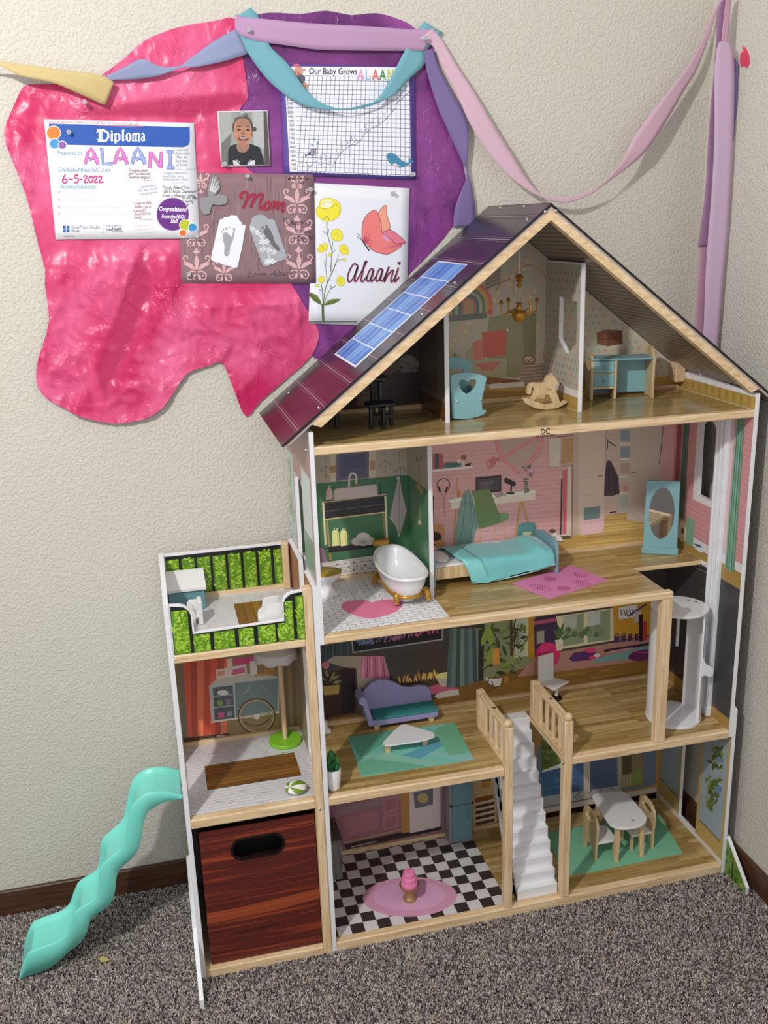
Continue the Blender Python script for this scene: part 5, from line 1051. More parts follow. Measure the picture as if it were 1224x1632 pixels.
for (x, y), d in (((.192, .150), (.02, .004, 0)), ((.290, .158), (.018, .004, 0)), ((.246, .208), (.02, -.003, 0))):
    dx, dy = d[0], d[1]; obj('leg', MB().prism([(x-dx*.45, y-dy*.45, Z1+.0011), (x+dx*.15, y+dy*.15, Z1+.0011), (x+dx*.3, y+dy*.3, Z1+.014), (x+dx*1.1, y+dy*1.1, Z1+.0255), (x-dx*.5, y-dy*.5, Z1+.0255)], (-.001, .006, 0)), beech, t)
o = obj('teal_rug', MB().prism([(v[0], v[1], Z1-.0004) for v in ((.1108, .255), (.1026, .0661), (.3828, .0591), (.392, .2452))], (0, 0, .0013)), felt('teal_rug_felt', (126, 196, 180))); tag(o, 'teal and green patterned rug under the toy coffee table', 'rug')
p = Print(UPV, 1.0, z=Z1+.0009)
for pts, c in (([(556, 1175), (640, 1162), (576, 1210)], (104, 176, 148)), ([(724, 1152), (750, 1200), (690, 1168), (700, 1158)], (112, 180, 140)), ([(750, 1200), (756, 1211), (740, 1213), (640, 1198), (600, 1195)], (140, 198, 192)), ([(576, 1236), (570, 1216), (600, 1206), (660, 1218), (680, 1222)], (110, 178, 146)), ([(640, 1205), (700, 1178), (716, 1182), (660, 1215)], (98, 166, 184)), ([(570, 1206), (620, 1200), (700, 1216), (690, 1221)], (140, 196, 174)), ([(690, 1168), (730, 1178), (745, 1200), (716, 1204), (700, 1180)], (116, 184, 148))): p.P(pts, c)
p.done('colour_patches', o, prt_matte)
t = thing('potted_plant', 'tiny plant with green leaves in a white pot by the left panel', 'potted plant', (.0305, .034, Z1))
obj('pot', MB().lathe([(0, .0003), (.0125, .0003), (.0145, .004), (.0185, .052), (.0175, .054), (.0155, .050), (0, .046)], (.0305, .036, Z1), 20), gloss_white, t, 50)
gl = mat('glossy_leaf', (34, 106, 46), .3)
for a, l, b_ in ((100, .052, .5), (50, .038, .9), (150, .040, .5), (-80, .030, 1.1), (20, .026, .3)):
    dx, dy = math.cos(math.radians(a)), math.sin(math.radians(a)); bs = Vector((.0305+dx*.003, .036+dy*.003, Z1+.046)); rows = []
    for i in range(7):
        s_ = i/6; c_ = bs+Vector((dx*l*b_*.35*s_*s_, dy*l*b_*.35*s_*s_, l*s_)); w_ = .0145*math.sin(math.pi*min(1, s_*.86+.14))**.8; sd = Vector((-dy, dx, 0)); rows.append([c_-sd*w_, c_-Vector((dx, dy, 0))*.002, c_+sd*w_])
    lf_ = obj('leaf', MB().grid(rows), gl, t, 60); md = lf_.modifiers.new('t', 'SOLIDIFY'); md.thickness = .0008
t = thing('small_stand', 'small white toy base on living room floor behind the left panel', 'lamp base', (.062, .302, Z1))
obj('base', MB().lathe([(0, .0003), (.016, .0003), (.0155, .004), (.007, .012), (.006, .030), (0, .031)], (.060, .302, Z1), 16), gloss_white, t, 50)
t = thing('swivel_chair', 'white toy office chair with black base in the gym area', 'chair', (.694, .292, Z1))
obj('base', MB().lathe([(0, .0003), (.015, .0003), (.016, .003), (.013, .007), (.005, .009), (0, .0095)], (.698, .290, Z1), 20), black, t, 50); obj('column', MB().tube([(.698, .290, Z1+.0094), (.698, .290, Z1+.040)], .0045, 10), gloss_white, t, 50)
sq = [Vector((v[0], v[1]-.004, Z1+.040)) for v in ((.654, .318), (.706, .330), (.736, .296), (.677, .262))]
s_ = obj('seat', MB().prism(sq, (0, 0, .006)), white_paint, t); bv = s_.modifiers.new('b', 'BEVEL'); bv.width = .002; bv.segments = 2
d = (sq[1]-sq[0]).normalized(); nb = Vector((-d.y, d.x, 0))
bk_ = obj('backrest', MB().prism([sq[0]-d*.002+K*.002, sq[1]-d*.004+K*.002, sq[1]-d*.004+K*.082+nb*.002, sq[0]-d*.002+K*.082+nb*.002], -nb*.006), white_paint, t); bv = bk_.modifiers.new('b', 'BEVEL'); bv.width = .003; bv.segments = 2
# ---- elevator cab
t = thing('elevator_cab', 'white round toy elevator cab standing on the living floor by its track', 'elevator', (.943, .107, Z1))
EC = (.946, .109); ER = .0705
obj('floor_disc', MB().lathe([(0, .0003), (ER, .0003), (ER+.0005, .004), (ER, .0085), (0, .0085)], (*EC, Z1), 40), gloss_white, t, 40)
obj('roof_disc', MB().lathe([(0, .303), (ER-.002, .303), (ER, .305), (ER, .309), (0, .3105)], (*EC, Z1), 40), gloss_white, t, 40)
def wall_arc(a0, a1, z0, z1, r0, r1, n=10):
    mb = MB(); A = [math.radians(a0+(a1-a0)*i/n) for i in range(n+1)]
    mb.prism([(EC[0]+r1*math.cos(a), EC[1]+r1*math.sin(a), Z1+z0) for a in A]+[(EC[0]+r0*math.cos(a), EC[1]+r0*math.sin(a), Z1+z0) for a in A[::-1]], (0, 0, z1-z0)); return mb
obj('side_wall', wall_arc(148, 216, .0086, .303, ER-.006, ER-.001), gloss_white, t, 30)
rw = obj('side_wall', wall_arc(-58, 2, .0086, .303, ER-.006, ER-.001, 8), gloss_white, t, 30)
obj('rear_wall', wall_arc(4, 40, .0086, .303, ER-.006, ER-.001, 6), gloss_white, t, 30)
obj('rail_strip', MB().box(EC[0]+.030, EC[0]+.037, EC[1]+.054, EC[1]+.059, Z1+.17, Z1+.303, .001), gloss_white, t)
hk = [(.0, .190), (.004, .180), (.012, .168), (.026, .160), (.032, .152), (.032, .138), (.027, .133), (.016, .136), (.007, .139), (0, .137)]
obj('handle', MB().prism([(EC[0]+ER*.53+x*1.0, EC[1]-ER*.86, Z1+z) for x, z in hk], (.0, .006, 0)), gloss_white, t)
for x, y in ((.985, .135), (.998, .120), (.905, .075), (.895, .088)): obj('screw', MB().lathe([(.0032, 0), (.003, .0008), (0, .001)], (x, y, Z1+.3102), 8), steel, t, 40)
# ---- kitchen
t = thing('kitchen_counter', 'grey toy kitchen counter with dark granite top against left wall', 'cabinet', (.042, .28, Z0))
granite = mat('granite_top', (74, 72, 66), .3); nt = granite.node_tree; tc_ = nt.nodes.new('ShaderNodeTexCoord'); vr = nt.nodes.new('ShaderNodeTexVoronoi'); vr.inputs['Scale'].default_value = 260; rr_ = ramp(nt, [(0, (40, 36, 32)), (.4, (84, 80, 72)), (1, (110, 104, 92))]); nt.links.new(tc_.outputs['Object'], vr.inputs['Vector']); nt.links.new(vr.outputs['Color'], rr_.inputs['Fac']); nt.links.new(rr_.outputs['Color'], nt.nodes['Principled BSDF'].inputs['Base Color'])
grey = wood('grey_cupboard', 'z', [(.3, (110, 110, 106)), (.7, (136, 134, 128))], .7)
obj('cupboard', MB().box(.0112, .073, .2285, .3255, Z0, Z0+.118, .001), grey, t); obj('worktop', MB().box(.0108, .0765, .2255, .3262, Z0+.118, Z0+.124, .001), granite, t)
dd = obj('door', MB().box(.016, .0655, .2255, .2285, Z0+.010, Z0+.112, .0008), grey, t); obj('handle', MB().tube([(.0715, .2265, Z0+.03), (.0715, .2245, Z0+.035), (.0715, .2245, Z0+.095), (.0715, .2265, Z0+.10)], .0016, 6), steel, t, 50)
t = thing('refrigerator', 'tall pale blue toy refrigerator at the back of the kitchen', 'refrigerator', (.42, .31, Z0))
fr_t = mat('fridge_blue', (108, 148, 156), .35); obj('body', MB().box(.3885, .4565, .2905, .3255, Z0, Z0+.30, .0012), mat('fridge_side', (150, 150, 146), .5), t)
for z0, z1_, hz in ((.006, .119, .075), (.122, .297, .16)):
    d_ = obj('door', MB().box(.396, .4535, .2865, .2905, Z0+z0, Z0+z1_, .001), fr_t, t); obj('handle', MB().box(.4405, .4445, .2835, .2866, Z0+hz-.002, Z0+hz+.030, .0006), fr_t, d_)
for x, z in ((.3935, .1205), (.4555, .1205)): obj('hinge', MB().box(x-.0025, x+.0025, .2855, .2906, Z0+z-.003, Z0+z+.003), black, t)
o = obj('oval_rug', MB().prism([(.2248+.1205*math.cos(a)*.974+.075*math.sin(a)*.226, .112-.1205*math.cos(a)*.226+.075*math.sin(a)*.974, Z0-.0006) for a in [i*.1309 for i in range(48)]], (0, 0, .0013)), felt('rose_felt', (212, 154, 184))); tag(o, 'oval pink felt rug on the checkered kitchen floor', 'rug')
p = Print(UPV, 1.0, z=Z0+.0007); p.R3([(.2248+.093*math.cos(a)*.974+.056*math.sin(a)*.226, .114-.093*math.cos(a)*.226+.056*math.sin(a)*.974, Z0+.0007) for a in [i*.1309 for i in range(48)]], (222, 168, 202)); p.done('inner_oval', o, prt_matte)
t = thing('cake_stand', 'gold toy cake stand on the oval pink rug', 'cake stand', (.2215, .1005, Z0+.0008))
obj('stand', MB().lathe([(0, 0), (.0162, 0), (.0170, .0015), (.0170, .0065), (.0155, .009), (.0128, .0115), (.0122, .014), (.0122, .029), (.0135, .032), (.020, .0345), (.0248, .040), (.0262, .0455), (.0250, .0455), (.0235, .0425), (0, .0418)], (.2215, .1005, Z0+.0008), 28), mat('brushed_gold', (176, 146, 100), .35, .5), t, 60)
t = thing('cake', 'pink three tier toy cake on the gold cake stand', 'cake', (.2215, .1005, Z0+.0427))
pk = mat('pink_icing', (242, 138, 186), .35)
for r_, z0, z1_ in ((.0212, 0, .0150), (.0188, .0152, .0285), (.0150, .0287, .0420)): obj('tier', MB().lathe([(0, z0), (r_-.0004, z0), (r_, z0+.0008), (r_+.0003, z0+.006), (r_, z1_-.0016), (r_-.0005, z1_-.0005), (r_-.0018, z1_), (0, z1_)], (.2215, .1005, Z0+.0427), 32), pk, t, 28)
# ---- dining corner
o = obj('green_rug', MB().prism([(v[0], v[1], Z0-.0006) for v in ((.7423, .2606), (.655, .262), (.64, .0765), (.7016, .0696), (.9786, .0728), (1.0067, .2506))], (0, 0, .0013)), felt('green_felt', (128, 192, 158))); tag(o, 'green felt rug under the toy dining table', 'rug')
for a in (): pass
GZ = Z0+.0009
t = thing('dining_table', 'white topped toy dining table with wooden legs on green rug', 'table', (.832, .16, GZ))
tl = [(v.x, v.y) for v in ats(P2([(345, 250), (360, 195), (420, 175), (600, 160), (700, 158), (760, 180), (800, 225), (985, 440), (1000, 480), (985, 530), (920, 575), (780, 605), (660, 605), (580, 575), (520, 520)], 900, 1240, 7.65), z=GZ+.113)]
tp = smooth_path([(a, b, 0) for a, b in tl], 3, True)
tt = obj('tabletop', MB().prism([(p_.x, p_.y, GZ+.106) for p_ in tp], (0, 0, .0065)), gloss_white, t); bv = tt.modifiers.new('b', 'BEVEL'); bv.width = .0015; bv.segments = 2
for x, y, s1 in ((.790, .086, 1), (.866, .088, -1), (.806, .232, 1), (.872, .226, -1)):
    obj('leg', MB().prism([(x-.0055, y, GZ), (x+.0055, y, GZ), (x+.007+s1*.003, y+.003, GZ+.1058), (x-.007+s1*.003, y+.003, GZ+.1058)], (0, .008, 0)), beech, t)
obj('screw_mark', MB().lathe([(.0045, 0), (.004, .0006), (0, .0008)], (.8395, .099, GZ+.1125), 10), mat('grey_stain', (150, 152, 156), .5), t, 40)
def dining_chair(xb, s1, yc, label):
    """plywood back plate in the plane x = xb, the seat on side s1"""
    t = thing('dining_chair', label, 'chair', (xb+s1*.03, yc, GZ), 'two chairs at the toy dining table')
    out = [(-.036, 0), (-.024, 0), (-.021, .022), (-.012, .032), (.010, .032), (.020, .022), (.024, 0), (.036, 0), (.038, .05), (.041, .095), (.042, .118), (.036, .134), (.020, .142), (-.004, .142), (-.026, .136), (-.039, .122), (-.042, .105), (-.038, .06)]
    hole = [(-.024, .112), (-.010, .105), (.006, .104), (.022, .110), (.026, .118), (.022, .126), (.004, .127), (-.014, .126), (-.026, .121)]
    obj('backrest', MB().plate([(yc+a, GZ+b*.93) for a, b in out], [[(yc+a, GZ+b*.93) for a, b in hole]], yz(xb-.003), (.006, 0, 0)), beech, t)
    x0, x1 = sorted((xb+s1*.0032, xb+s1*.062)); obj('seat', MB().box(x0, x1, yc-.036, yc+.034, GZ+.046, GZ+.0535, .0015), white_paint, t)
    for y in (yc-.030, yc+.022): a, b = sorted((xb+s1*.054, xb+s1*.062)); obj('leg', MB().box(a, b, y, y+.008, GZ, GZ+.046, .0008), beech, t)
dining_chair(.742, 1, .146, 'plywood toy chair at the left side of the dining table')
dining_chair(.911, -1, .150, 'plywood toy chair at the right side of the dining table')
# ---- floor scrap
o = obj('paper_scrap', MB().prism([(v.x, v.y, .0012) for v in ats([(158, 1529), (162, 1525), (169, 1526), (174, 1531), (168, 1534), (161, 1534)], z=0)], (0, 0, .0012)), mat('yellow_scrap', (196, 180, 110), .8)); tag(o, 'small yellow paper scrap lying on the carpet near the slide', 'scrap')
# ================================================================ decorations on the back wall
def cut_grid(px, y, step):
    """the outline traced on the wall plane, cut into a grid of small faces"""
    bm = bmesh.new(); pts = [at(a, b, y=y) for a, b in px]
    bm.faces.new([bm.verts.new(p) for p in pts])
    for ax, n_ in ((0, (1, 0, 0)), (2, (0, 0, 1))):
        lo, hi = min(p[ax] for p in pts), max(p[ax] for p in pts); v = lo+step
        while v < hi:
            bmesh.ops.bisect_plane(bm, geom=bm.verts[:]+bm.edges[:]+bm.faces[:], plane_co=(v if ax == 0 else 0, 0, v if ax == 2 else 0), plane_no=n_, dist=1e-7); v += step
    bmesh.ops.triangulate(bm, faces=bm.faces)
    return bm
def crumple(p, seed, s=1.0):
    q = Vector((p.x, p.z, seed)); w_ = q+.012*Vector((noise.noise(q*18), noise.noise(q*18+Vector((5, 3, 1))), 0))
    h = 0
    for f, a in ((6, .0090), (13, .0075), (27, .0048), (55, .0022)):
        h += a*(1-min(1.0, 2.4*abs(noise.noise(Vector((w_.x*f*1.2, w_.y*f*.85, seed+f))))))
    return h*s+.0028*noise.noise(q*7)
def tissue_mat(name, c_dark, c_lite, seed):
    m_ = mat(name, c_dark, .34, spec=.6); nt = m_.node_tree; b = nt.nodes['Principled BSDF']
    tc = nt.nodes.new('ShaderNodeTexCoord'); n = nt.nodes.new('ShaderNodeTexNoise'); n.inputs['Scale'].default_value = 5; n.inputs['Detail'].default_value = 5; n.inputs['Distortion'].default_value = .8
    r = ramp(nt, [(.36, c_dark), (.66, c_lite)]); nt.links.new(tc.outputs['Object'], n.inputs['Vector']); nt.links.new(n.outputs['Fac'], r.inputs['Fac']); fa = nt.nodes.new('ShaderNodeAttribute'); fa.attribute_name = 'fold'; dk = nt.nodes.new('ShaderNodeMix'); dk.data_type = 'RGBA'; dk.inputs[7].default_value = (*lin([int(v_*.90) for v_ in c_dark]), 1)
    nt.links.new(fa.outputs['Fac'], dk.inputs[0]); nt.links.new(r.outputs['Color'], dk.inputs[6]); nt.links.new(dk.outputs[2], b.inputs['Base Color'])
    v = nt.nodes.new('ShaderNodeTexNoise'); v.noise_type = 'RIDGED_MULTIFRACTAL'; v.inputs['Scale'].default_value = 17; v.inputs['Detail'].default_value = 3.5; v.inputs['Distortion'].default_value = .12; n2 = nt.nodes.new('ShaderNodeTexNoise'); n2.inputs['Scale'].default_value = 14; n2.inputs['Detail'].default_value = 3
    mx = nt.nodes.new('ShaderNodeMix'); mx.data_type = 'RGBA'; mx.inputs[0].default_value = .10; nt.links.new(tc.outputs['Object'], mx.inputs[6]); nt.links.new(n2.outputs['Color'], mx.inputs[7]); nt.links.new(mx.outputs[2], v.inputs['Vector'])
    n3 = nt.nodes.new('ShaderNodeTexNoise'); n3.inputs['Scale'].default_value = 40; n3.inputs['Detail'].default_value = 4; nt.links.new(tc.outputs['Object'], n3.inputs['Vector'])
    ad = nt.nodes.new('ShaderNodeMath'); ad.operation = 'ADD'; nt.links.new(v.outputs['Fac'], ad.inputs[0]); ad.inputs[1].default_value = 0
    bp = nt.nodes.new('ShaderNodeBump'); bp.inputs['Strength'].default_value = .45; bp.inputs['Distance'].default_value = .004; nt.links.new(ad.outputs[0], bp.inputs['Height']); nt.links.new(bp.outputs['Normal'], b.inputs['Normal'])
    return m_
POSTER_BOXES = []
Z_STREAM = at(400, 180, y=YW).z
for q_, y_ in (([(65, 190), (309, 190), (319, 385), (85, 385)], .3632), ([(344, 175), (433, 268)], .3632), ([(444, 98), (665, 290)], .3662), ([(490, 288), (655, 525)], .3667), ([(282, 272), (506, 454)], .3648)):
    c_ = [at(a, b, y=y_) for a, b in q_]; POSTER_BOXES.append((min(v.x for v in c_)-.004, max(v.x for v in c_)+.004, min(v.z for v in c_)-.004, max(v.z for v in c_)+.004, YW-y_-.0012))
def sheet(name, px, seed, m_, base, label, lift=None, s=1.0, folds=(), depth=1.0):
    px = [tuple(v)[:2] for v in smooth_path([(a, b, 0) for a, b in px], 3, True)]
    bm = cut_grid(px, YW-base, .005)
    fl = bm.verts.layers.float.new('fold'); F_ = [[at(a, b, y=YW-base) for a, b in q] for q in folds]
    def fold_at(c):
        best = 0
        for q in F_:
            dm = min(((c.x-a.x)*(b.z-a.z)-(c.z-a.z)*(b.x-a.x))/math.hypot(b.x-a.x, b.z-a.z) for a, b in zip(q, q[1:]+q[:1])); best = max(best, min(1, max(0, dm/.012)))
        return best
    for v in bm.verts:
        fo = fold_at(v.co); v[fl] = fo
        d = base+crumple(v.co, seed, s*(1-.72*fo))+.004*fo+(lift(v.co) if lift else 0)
        zr_ = RZ+(v.co.x-RX)*RS                      # stay behind the roof edge
        near = max(0, min(1, (v.co.z-zr_-.02)/.10)) if RX-.05 < v.co.x < .55 else 1
        cap = .0105 if v.co.z > Z_STREAM else .0105+.0105*min(1, (Z_STREAM-v.co.z)/.06)
        for bx0, bx1, bz0, bz1, lim in POSTER_BOXES:
            g = max(bx0-v.co.x, v.co.x-bx1, bz0-v.co.z, v.co.z-bz1, 0)
            if g < .03: cap = min(cap, lim+(g/.03)**1.5*.012)
        d = max(.0012*depth, d/.031*cap*depth)
        v.co.y = YW-max(.0012*depth, min(d, .0055*depth)+(d-min(d, .0055*depth))*near)
    mb = MB(); mb.bm.free(); mb.bm = bm
    o = obj(name, mb, m_, None, 60); tag(o, label, 'tissue paper'); return o
purple_px = [(374, 40), (395, 28), (430, 20), (480, 22), (520, 17), (560, 24), (600, 21), (640, 32), (660, 44), (690, 75), (705, 130), (720, 190), (735, 250), (741, 300), (722, 360), (670, 420), (600, 490), (540, 560), (500, 570), (470, 500), (440, 440), (400, 330), (368, 250), (365, 150), (378, 90)]
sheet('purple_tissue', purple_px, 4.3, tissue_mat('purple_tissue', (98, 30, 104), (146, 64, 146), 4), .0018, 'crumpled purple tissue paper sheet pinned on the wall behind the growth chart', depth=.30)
pink_px = [(8, 208), (22, 168), (38, 138), (60, 134), (90, 134), (125, 132), (150, 135), (165, 118), (200, 92), (225, 68), (270, 48), (310, 38), (345, 33), (374, 30), (383, 70), (394, 140), (393, 160), (382, 175), (379, 210), (388, 262), (425, 300), (452, 420), (470, 462), (505, 520), (506, 546), (492, 572), (455, 605), (415, 640), (392, 664), (372, 620), (354, 578), (330, 583), (304, 591), (288, 606), (262, 645), (238, 663), (210, 671), (175, 673), (130, 663), (95, 645), (72, 632), (58, 606), (62, 570), (75, 528), (78, 500), (72, 455), (72, 430), (60, 385), (48, 335), (36, 295), (14, 240)]
zb = at(180, 670, y=YW).z
def pink_lift(p):
    return .006*math.exp(-((p.z-zb)/.10)**2)+.007*max(0, noise.noise(Vector((p.x*4.1, p.z*3.0, 2.2))))+.004*math.exp(-((p.z-zb-.1)/.05)**2)*math.sin(p.x*16)
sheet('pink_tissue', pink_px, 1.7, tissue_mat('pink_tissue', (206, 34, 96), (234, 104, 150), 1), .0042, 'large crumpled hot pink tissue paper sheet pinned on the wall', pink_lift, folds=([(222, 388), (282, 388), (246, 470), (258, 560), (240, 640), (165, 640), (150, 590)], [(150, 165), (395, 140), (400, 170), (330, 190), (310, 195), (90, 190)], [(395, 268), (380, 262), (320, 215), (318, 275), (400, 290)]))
# ---------------- posters
def paper(name, px, y, c, label, cat, curl=0.0):
    q = [at(a, b, y=y) for a, b in px]; n = 10; rows = []
    for i in range(n+1):
        s_ = i/n; row = []
        for j in range(n+1):
            t_ = j/n; p_ = q[0].lerp(q[1], t_).lerp(q[3].lerp(q[2], t_), s_); row.append((p_.x, p_.y-curl*(s_*s_*(2*t_-1)**2), p_.z))
        rows.append(row)
    mb = MB(); mb.grid(rows); o = obj(name, mb, mat(name+'_sheet', c, .6), None, 60)
    md = o.modifiers.new('t', 'SOLIDIFY'); md.thickness = .0005; md.offset = 0
    tag(o, label, cat); return o
INK, BLU = (46, 44, 60), (96, 142, 184)
def squig(p, x, y, wd, h, c, slope=0, w_=.6):
    pts = []; n = max(4, int(wd/1.5))
    for i in range(n+1): pts.append((x+wd*i/n, y+slope*wd*i/n+(-h if i % 2 else 0)*rnd.uniform(.3, 1)))
    p.L(pts, w_, c)
def note(p, lines, x, y, dy, em, c, slope=.0, xs=.62):
    for k, s_ in enumerate(lines): p.T(s_, x+rnd.uniform(0, 3), y+k*dy, em*1.04, c, slope, .28, .006, xs=xs*1.16)
DQ = lambda *q: P2(q, 65, 180, 4.7077)
YD = .3632
d = paper('diploma', [(70, 190), (309, 196), (318.5, 380), (89, 381.5)], YD, (238, 238, 242), 'white hospital diploma with blue banner pinned over pink tissue at left', 'diploma')
p = Print(NY, 1.0, lift=3.5e-4, step=3e-6, y=YD)
p.P(DQ((62, 80), (1118, 105), (1119, 215), (1108, 240), (1080, 256), (1050, 258), (140, 238), (62, 150)), (34, 84, 172))
for cx, cy, r_, c in ((96, 150, 51, (232, 128, 48)), (104, 232, 37, (66, 150, 210)), (162, 242, 29, (138, 92, 170))): p.E(65+cx/4.7077, 180+cy/4.7077, r_/4.7077+.9, r_/4.7077+.9, (246, 246, 248)); p.E(65+cx/4.7077, 180+cy/4.7077, r_/4.7077, r_/4.7077, c)
def black_letter(p):
    W_ = (250, 250, 252); B = lambda a, b, w_=3.2: p.L(DQ(*a) if isinstance(a[0], tuple) else a, w_, W_)
    L_ = lambda w_, *q: p.L(DQ(*q), w_, W_)
    # D
    L_(4.2, (445, 135), (445, 205)); L_(1.2, (462, 135), (462, 205)); L_(3.4, (425, 132), (470, 128), (505, 150), (508, 180), (490, 208), (430, 210)); L_(1.4, (418, 150), (440, 128)); L_(1.4, (420, 205), (448, 190))
    def minim(x, y0=158, y1=208, w_=3): L_(w_, (x, y0), (x, y1)); L_(1.4, (x-7, y0+4), (x+3, y0-7), (x+9, y0+4)); L_(1.4, (x-7, y1-4), (x+1, y1+7), (x+9, y1-3))
    minim(533); p.E(*DQ((533, 138))[0], 1.6, 1.6, W_)
    minim(560, 158, 222); L_(3, (590, 160), (590, 204)); L_(1.5, (560, 160), (578, 152), (592, 163)); L_(1.5, (562, 206), (578, 212), (591, 202))
    minim(617, 130, 206)
    for x in (645,): L_(3, (x, 160), (x, 206)); L_(3, (x+27, 160), (x+27, 206)); L_(1.6, (x, 160), (x+14, 150), (x+28, 161)); L_(1.6, (x, 205), (x+14, 214), (x+28, 205))
    return L_, minim
L_, minim = black_letter(p)
for x in (692, 714, 736): minim(x, 160, 208, 2.3)
L_(1.5, (692, 162), (704, 150), (716, 162), (727, 150), (738, 162))
L_(2.2, (757, 184), (757, 204)); L_(2.3, (775, 160), (775, 208)); L_(1.5, (755, 164), (765, 152), (776, 162)); L_(1.4, (757, 184), (775, 178)); L_(1.4, (756, 204), (765, 212), (775, 203), (783, 208))
p.T('Congratulations! Have so much fun at home! (from all)', 72.5, 195.6, 6.2, (196, 70, 96), .025, .25, 0, xs=.80, wd=148)
p.L(DQ((420, 92), (770, 104)), 1, (210, 120, 140))
p.T('Presented to:', 90, 246.5, 10, BLU, .02, .22, .006, xs=.78, wd=42); p.T('Graduated from NICU on:', 92.5, 273.5, 10, BLU, .008, .22, .006, xs=.80, wd=83.5); p.T('Accomplishments:', 95, 300.5, 10, (86, 166, 186), .006, .22, .006, xs=.82, wd=59)
PK, LB, OL = (238, 120, 200), (150, 170, 226), (92, 76, 130)
def fat(strokes, c):
    for w_, cc in ((5.6, OL), (4.0, c)):
        for s_ in strokes: p.L(DQ(*s_), w_, cc)
def letA(x, c): fat([[(x, 385), (x+22, 300), (x+45, 264), (x+66, 300), (x+98, 388)], [(x+30, 350), (x+55, 338), (x+100, 350)]], c)
letA(332, PK); fat([[(455, 258), (462, 310), (468, 382), (540, 380)]], LB); letA(552, PK); letA(684, LB); fat([[(818, 414), (824, 288)], [(824, 296), (902, 410)], [(900, 414), (906, 288)]], PK); fat([[(942, 290), (998, 292)], [(970, 292), (972, 410)], [(944, 410), (1005, 412)]], LB)
M2 = (204, 48, 128)
for s_ in ([(185, 460), (168, 490), (163, 515), (178, 526), (196, 515), (192, 498), (168, 502)], [(210, 498), (240, 498)], [(282, 468), (258, 468), (256, 490), (276, 488), (282, 506), (270, 524), (250, 520)], [(292, 498), (312, 498)], [(318, 480), (336, 470), (346, 484), (322, 520), (354, 520)], [(376, 474), (362, 490), (362, 514), (378, 522), (390, 506), (388, 482), (376, 474)], [(396, 486), (412, 474), (422, 486), (400, 520), (430, 518)], [(432, 486), (448, 474), (456, 488), (436, 520), (474, 518)]): p.L(DQ(*s_), 2.4, M2, 3)
for y, w_ in ((596, 300), (650, 260), (705, 440), (755, 500)):
    p.E(*DQ((138, y))[0], 2, 2, (230, 160, 200), n=8); squig(p, *DQ((165, y+8))[0], w_/4.7, 3.2, (226, 196, 216), 0, .8)
note(p, ['Congrats sweet', 'girl! You have the', 'sweetest dimples!'], *DQ((655, 440))[0], 5.4, 6.4, (120, 56, 76), .01); squig(p, *DQ((765, 508))[0], 16, 3, (120, 56, 76))
note(p, ['so proud', 'of you two!', 'Have the', 'best time', 'at home!'], *DQ((1005, 285))[0], 6.0, 6.6, (120, 132, 150), .0); squig(p, *DQ((1020, 430))[0], 30, 3, (120, 132, 150))
note(p, ['Congrats sweetness!', 'Sweet baby, many', 'adventures are ahead'], *DQ((905, 460))[0], 5, 6.2, (160, 168, 186)); squig(p, *DQ((985, 530))[0], 20, 3, (160, 168, 186))
note(p, ['You go Alaani! You', 'did it! Little Champion!', 'It was a pleasure caring'], *DQ((908, 568))[0], 6.3, 7, (52, 50, 56), .01, .66); note(p, ['for you, baby', '& hearing', 'big life!'], *DQ((1048, 645))[0], 5.6, 6.2, (52, 50, 56), .02)
note(p, ['Congratulations', 'little one, you did', 'so amazing here'], *DQ((725, 565))[0], 5.6, 5.8, (178, 172, 192), -.12)
note(p, ['Congrats little', 'Alaani - up to', '8 pounds!', 'Good luck at', 'home'], *DQ((695, 690))[0], 5.6, 6.4, (156, 84, 112), -.06); squig(p, *DQ((745, 805))[0], 20, 3.6, (156, 84, 112))
for k in range(3): squig(p, *DQ((695+k*16, 858+k*26))[0], 30, 2.6, (190, 188, 196), -.1)
cx, cy = DQ((990, 760))[0]; p.E(cx, cy, 26.2, 26.8, (196, 190, 204), n=36); p.E(cx, cy, 25.4, 26, (104, 36, 132), n=36)
p.T('Congratulations!', cx, cy-5, 9.4, (250, 248, 252), .03, .2, .022, 'CENTER', wd=44); p.T('From the NICU', cx+1, cy+6.5, 8.6, (250, 248, 252), .03, .2, .022, 'CENTER', wd=38); p.T('Staff', cx+2, cy+13.5, 8.6, (250, 248, 252), .03, .2, .022, 'CENTER', .74)
for q, r_, c in (((1082, 842), 41, (188, 196, 36)), ((1140, 860), 31, (58, 140, 206)), ((1066, 902), 26, (226, 112, 44))): a, b = DQ(q)[0]; p.E(a, b, r_/4.7+.8, r_/4.7+.8, (246, 246, 248)); p.E(a, b, r_/4.7, r_/4.7, c)
for i in range(2):
    for j in range(2): x0, y0 = 165+i*28, 845+j*28; p.P(DQ((x0, y0), (x0+22, y0), (x0+22, y0+22), (x0, y0+22)), [(38, 78, 150), (56, 108, 180)][(i+j) % 2])
p.P(DQ((181, 861), (199, 861), (199, 879), (181, 879)), (120, 170, 220))
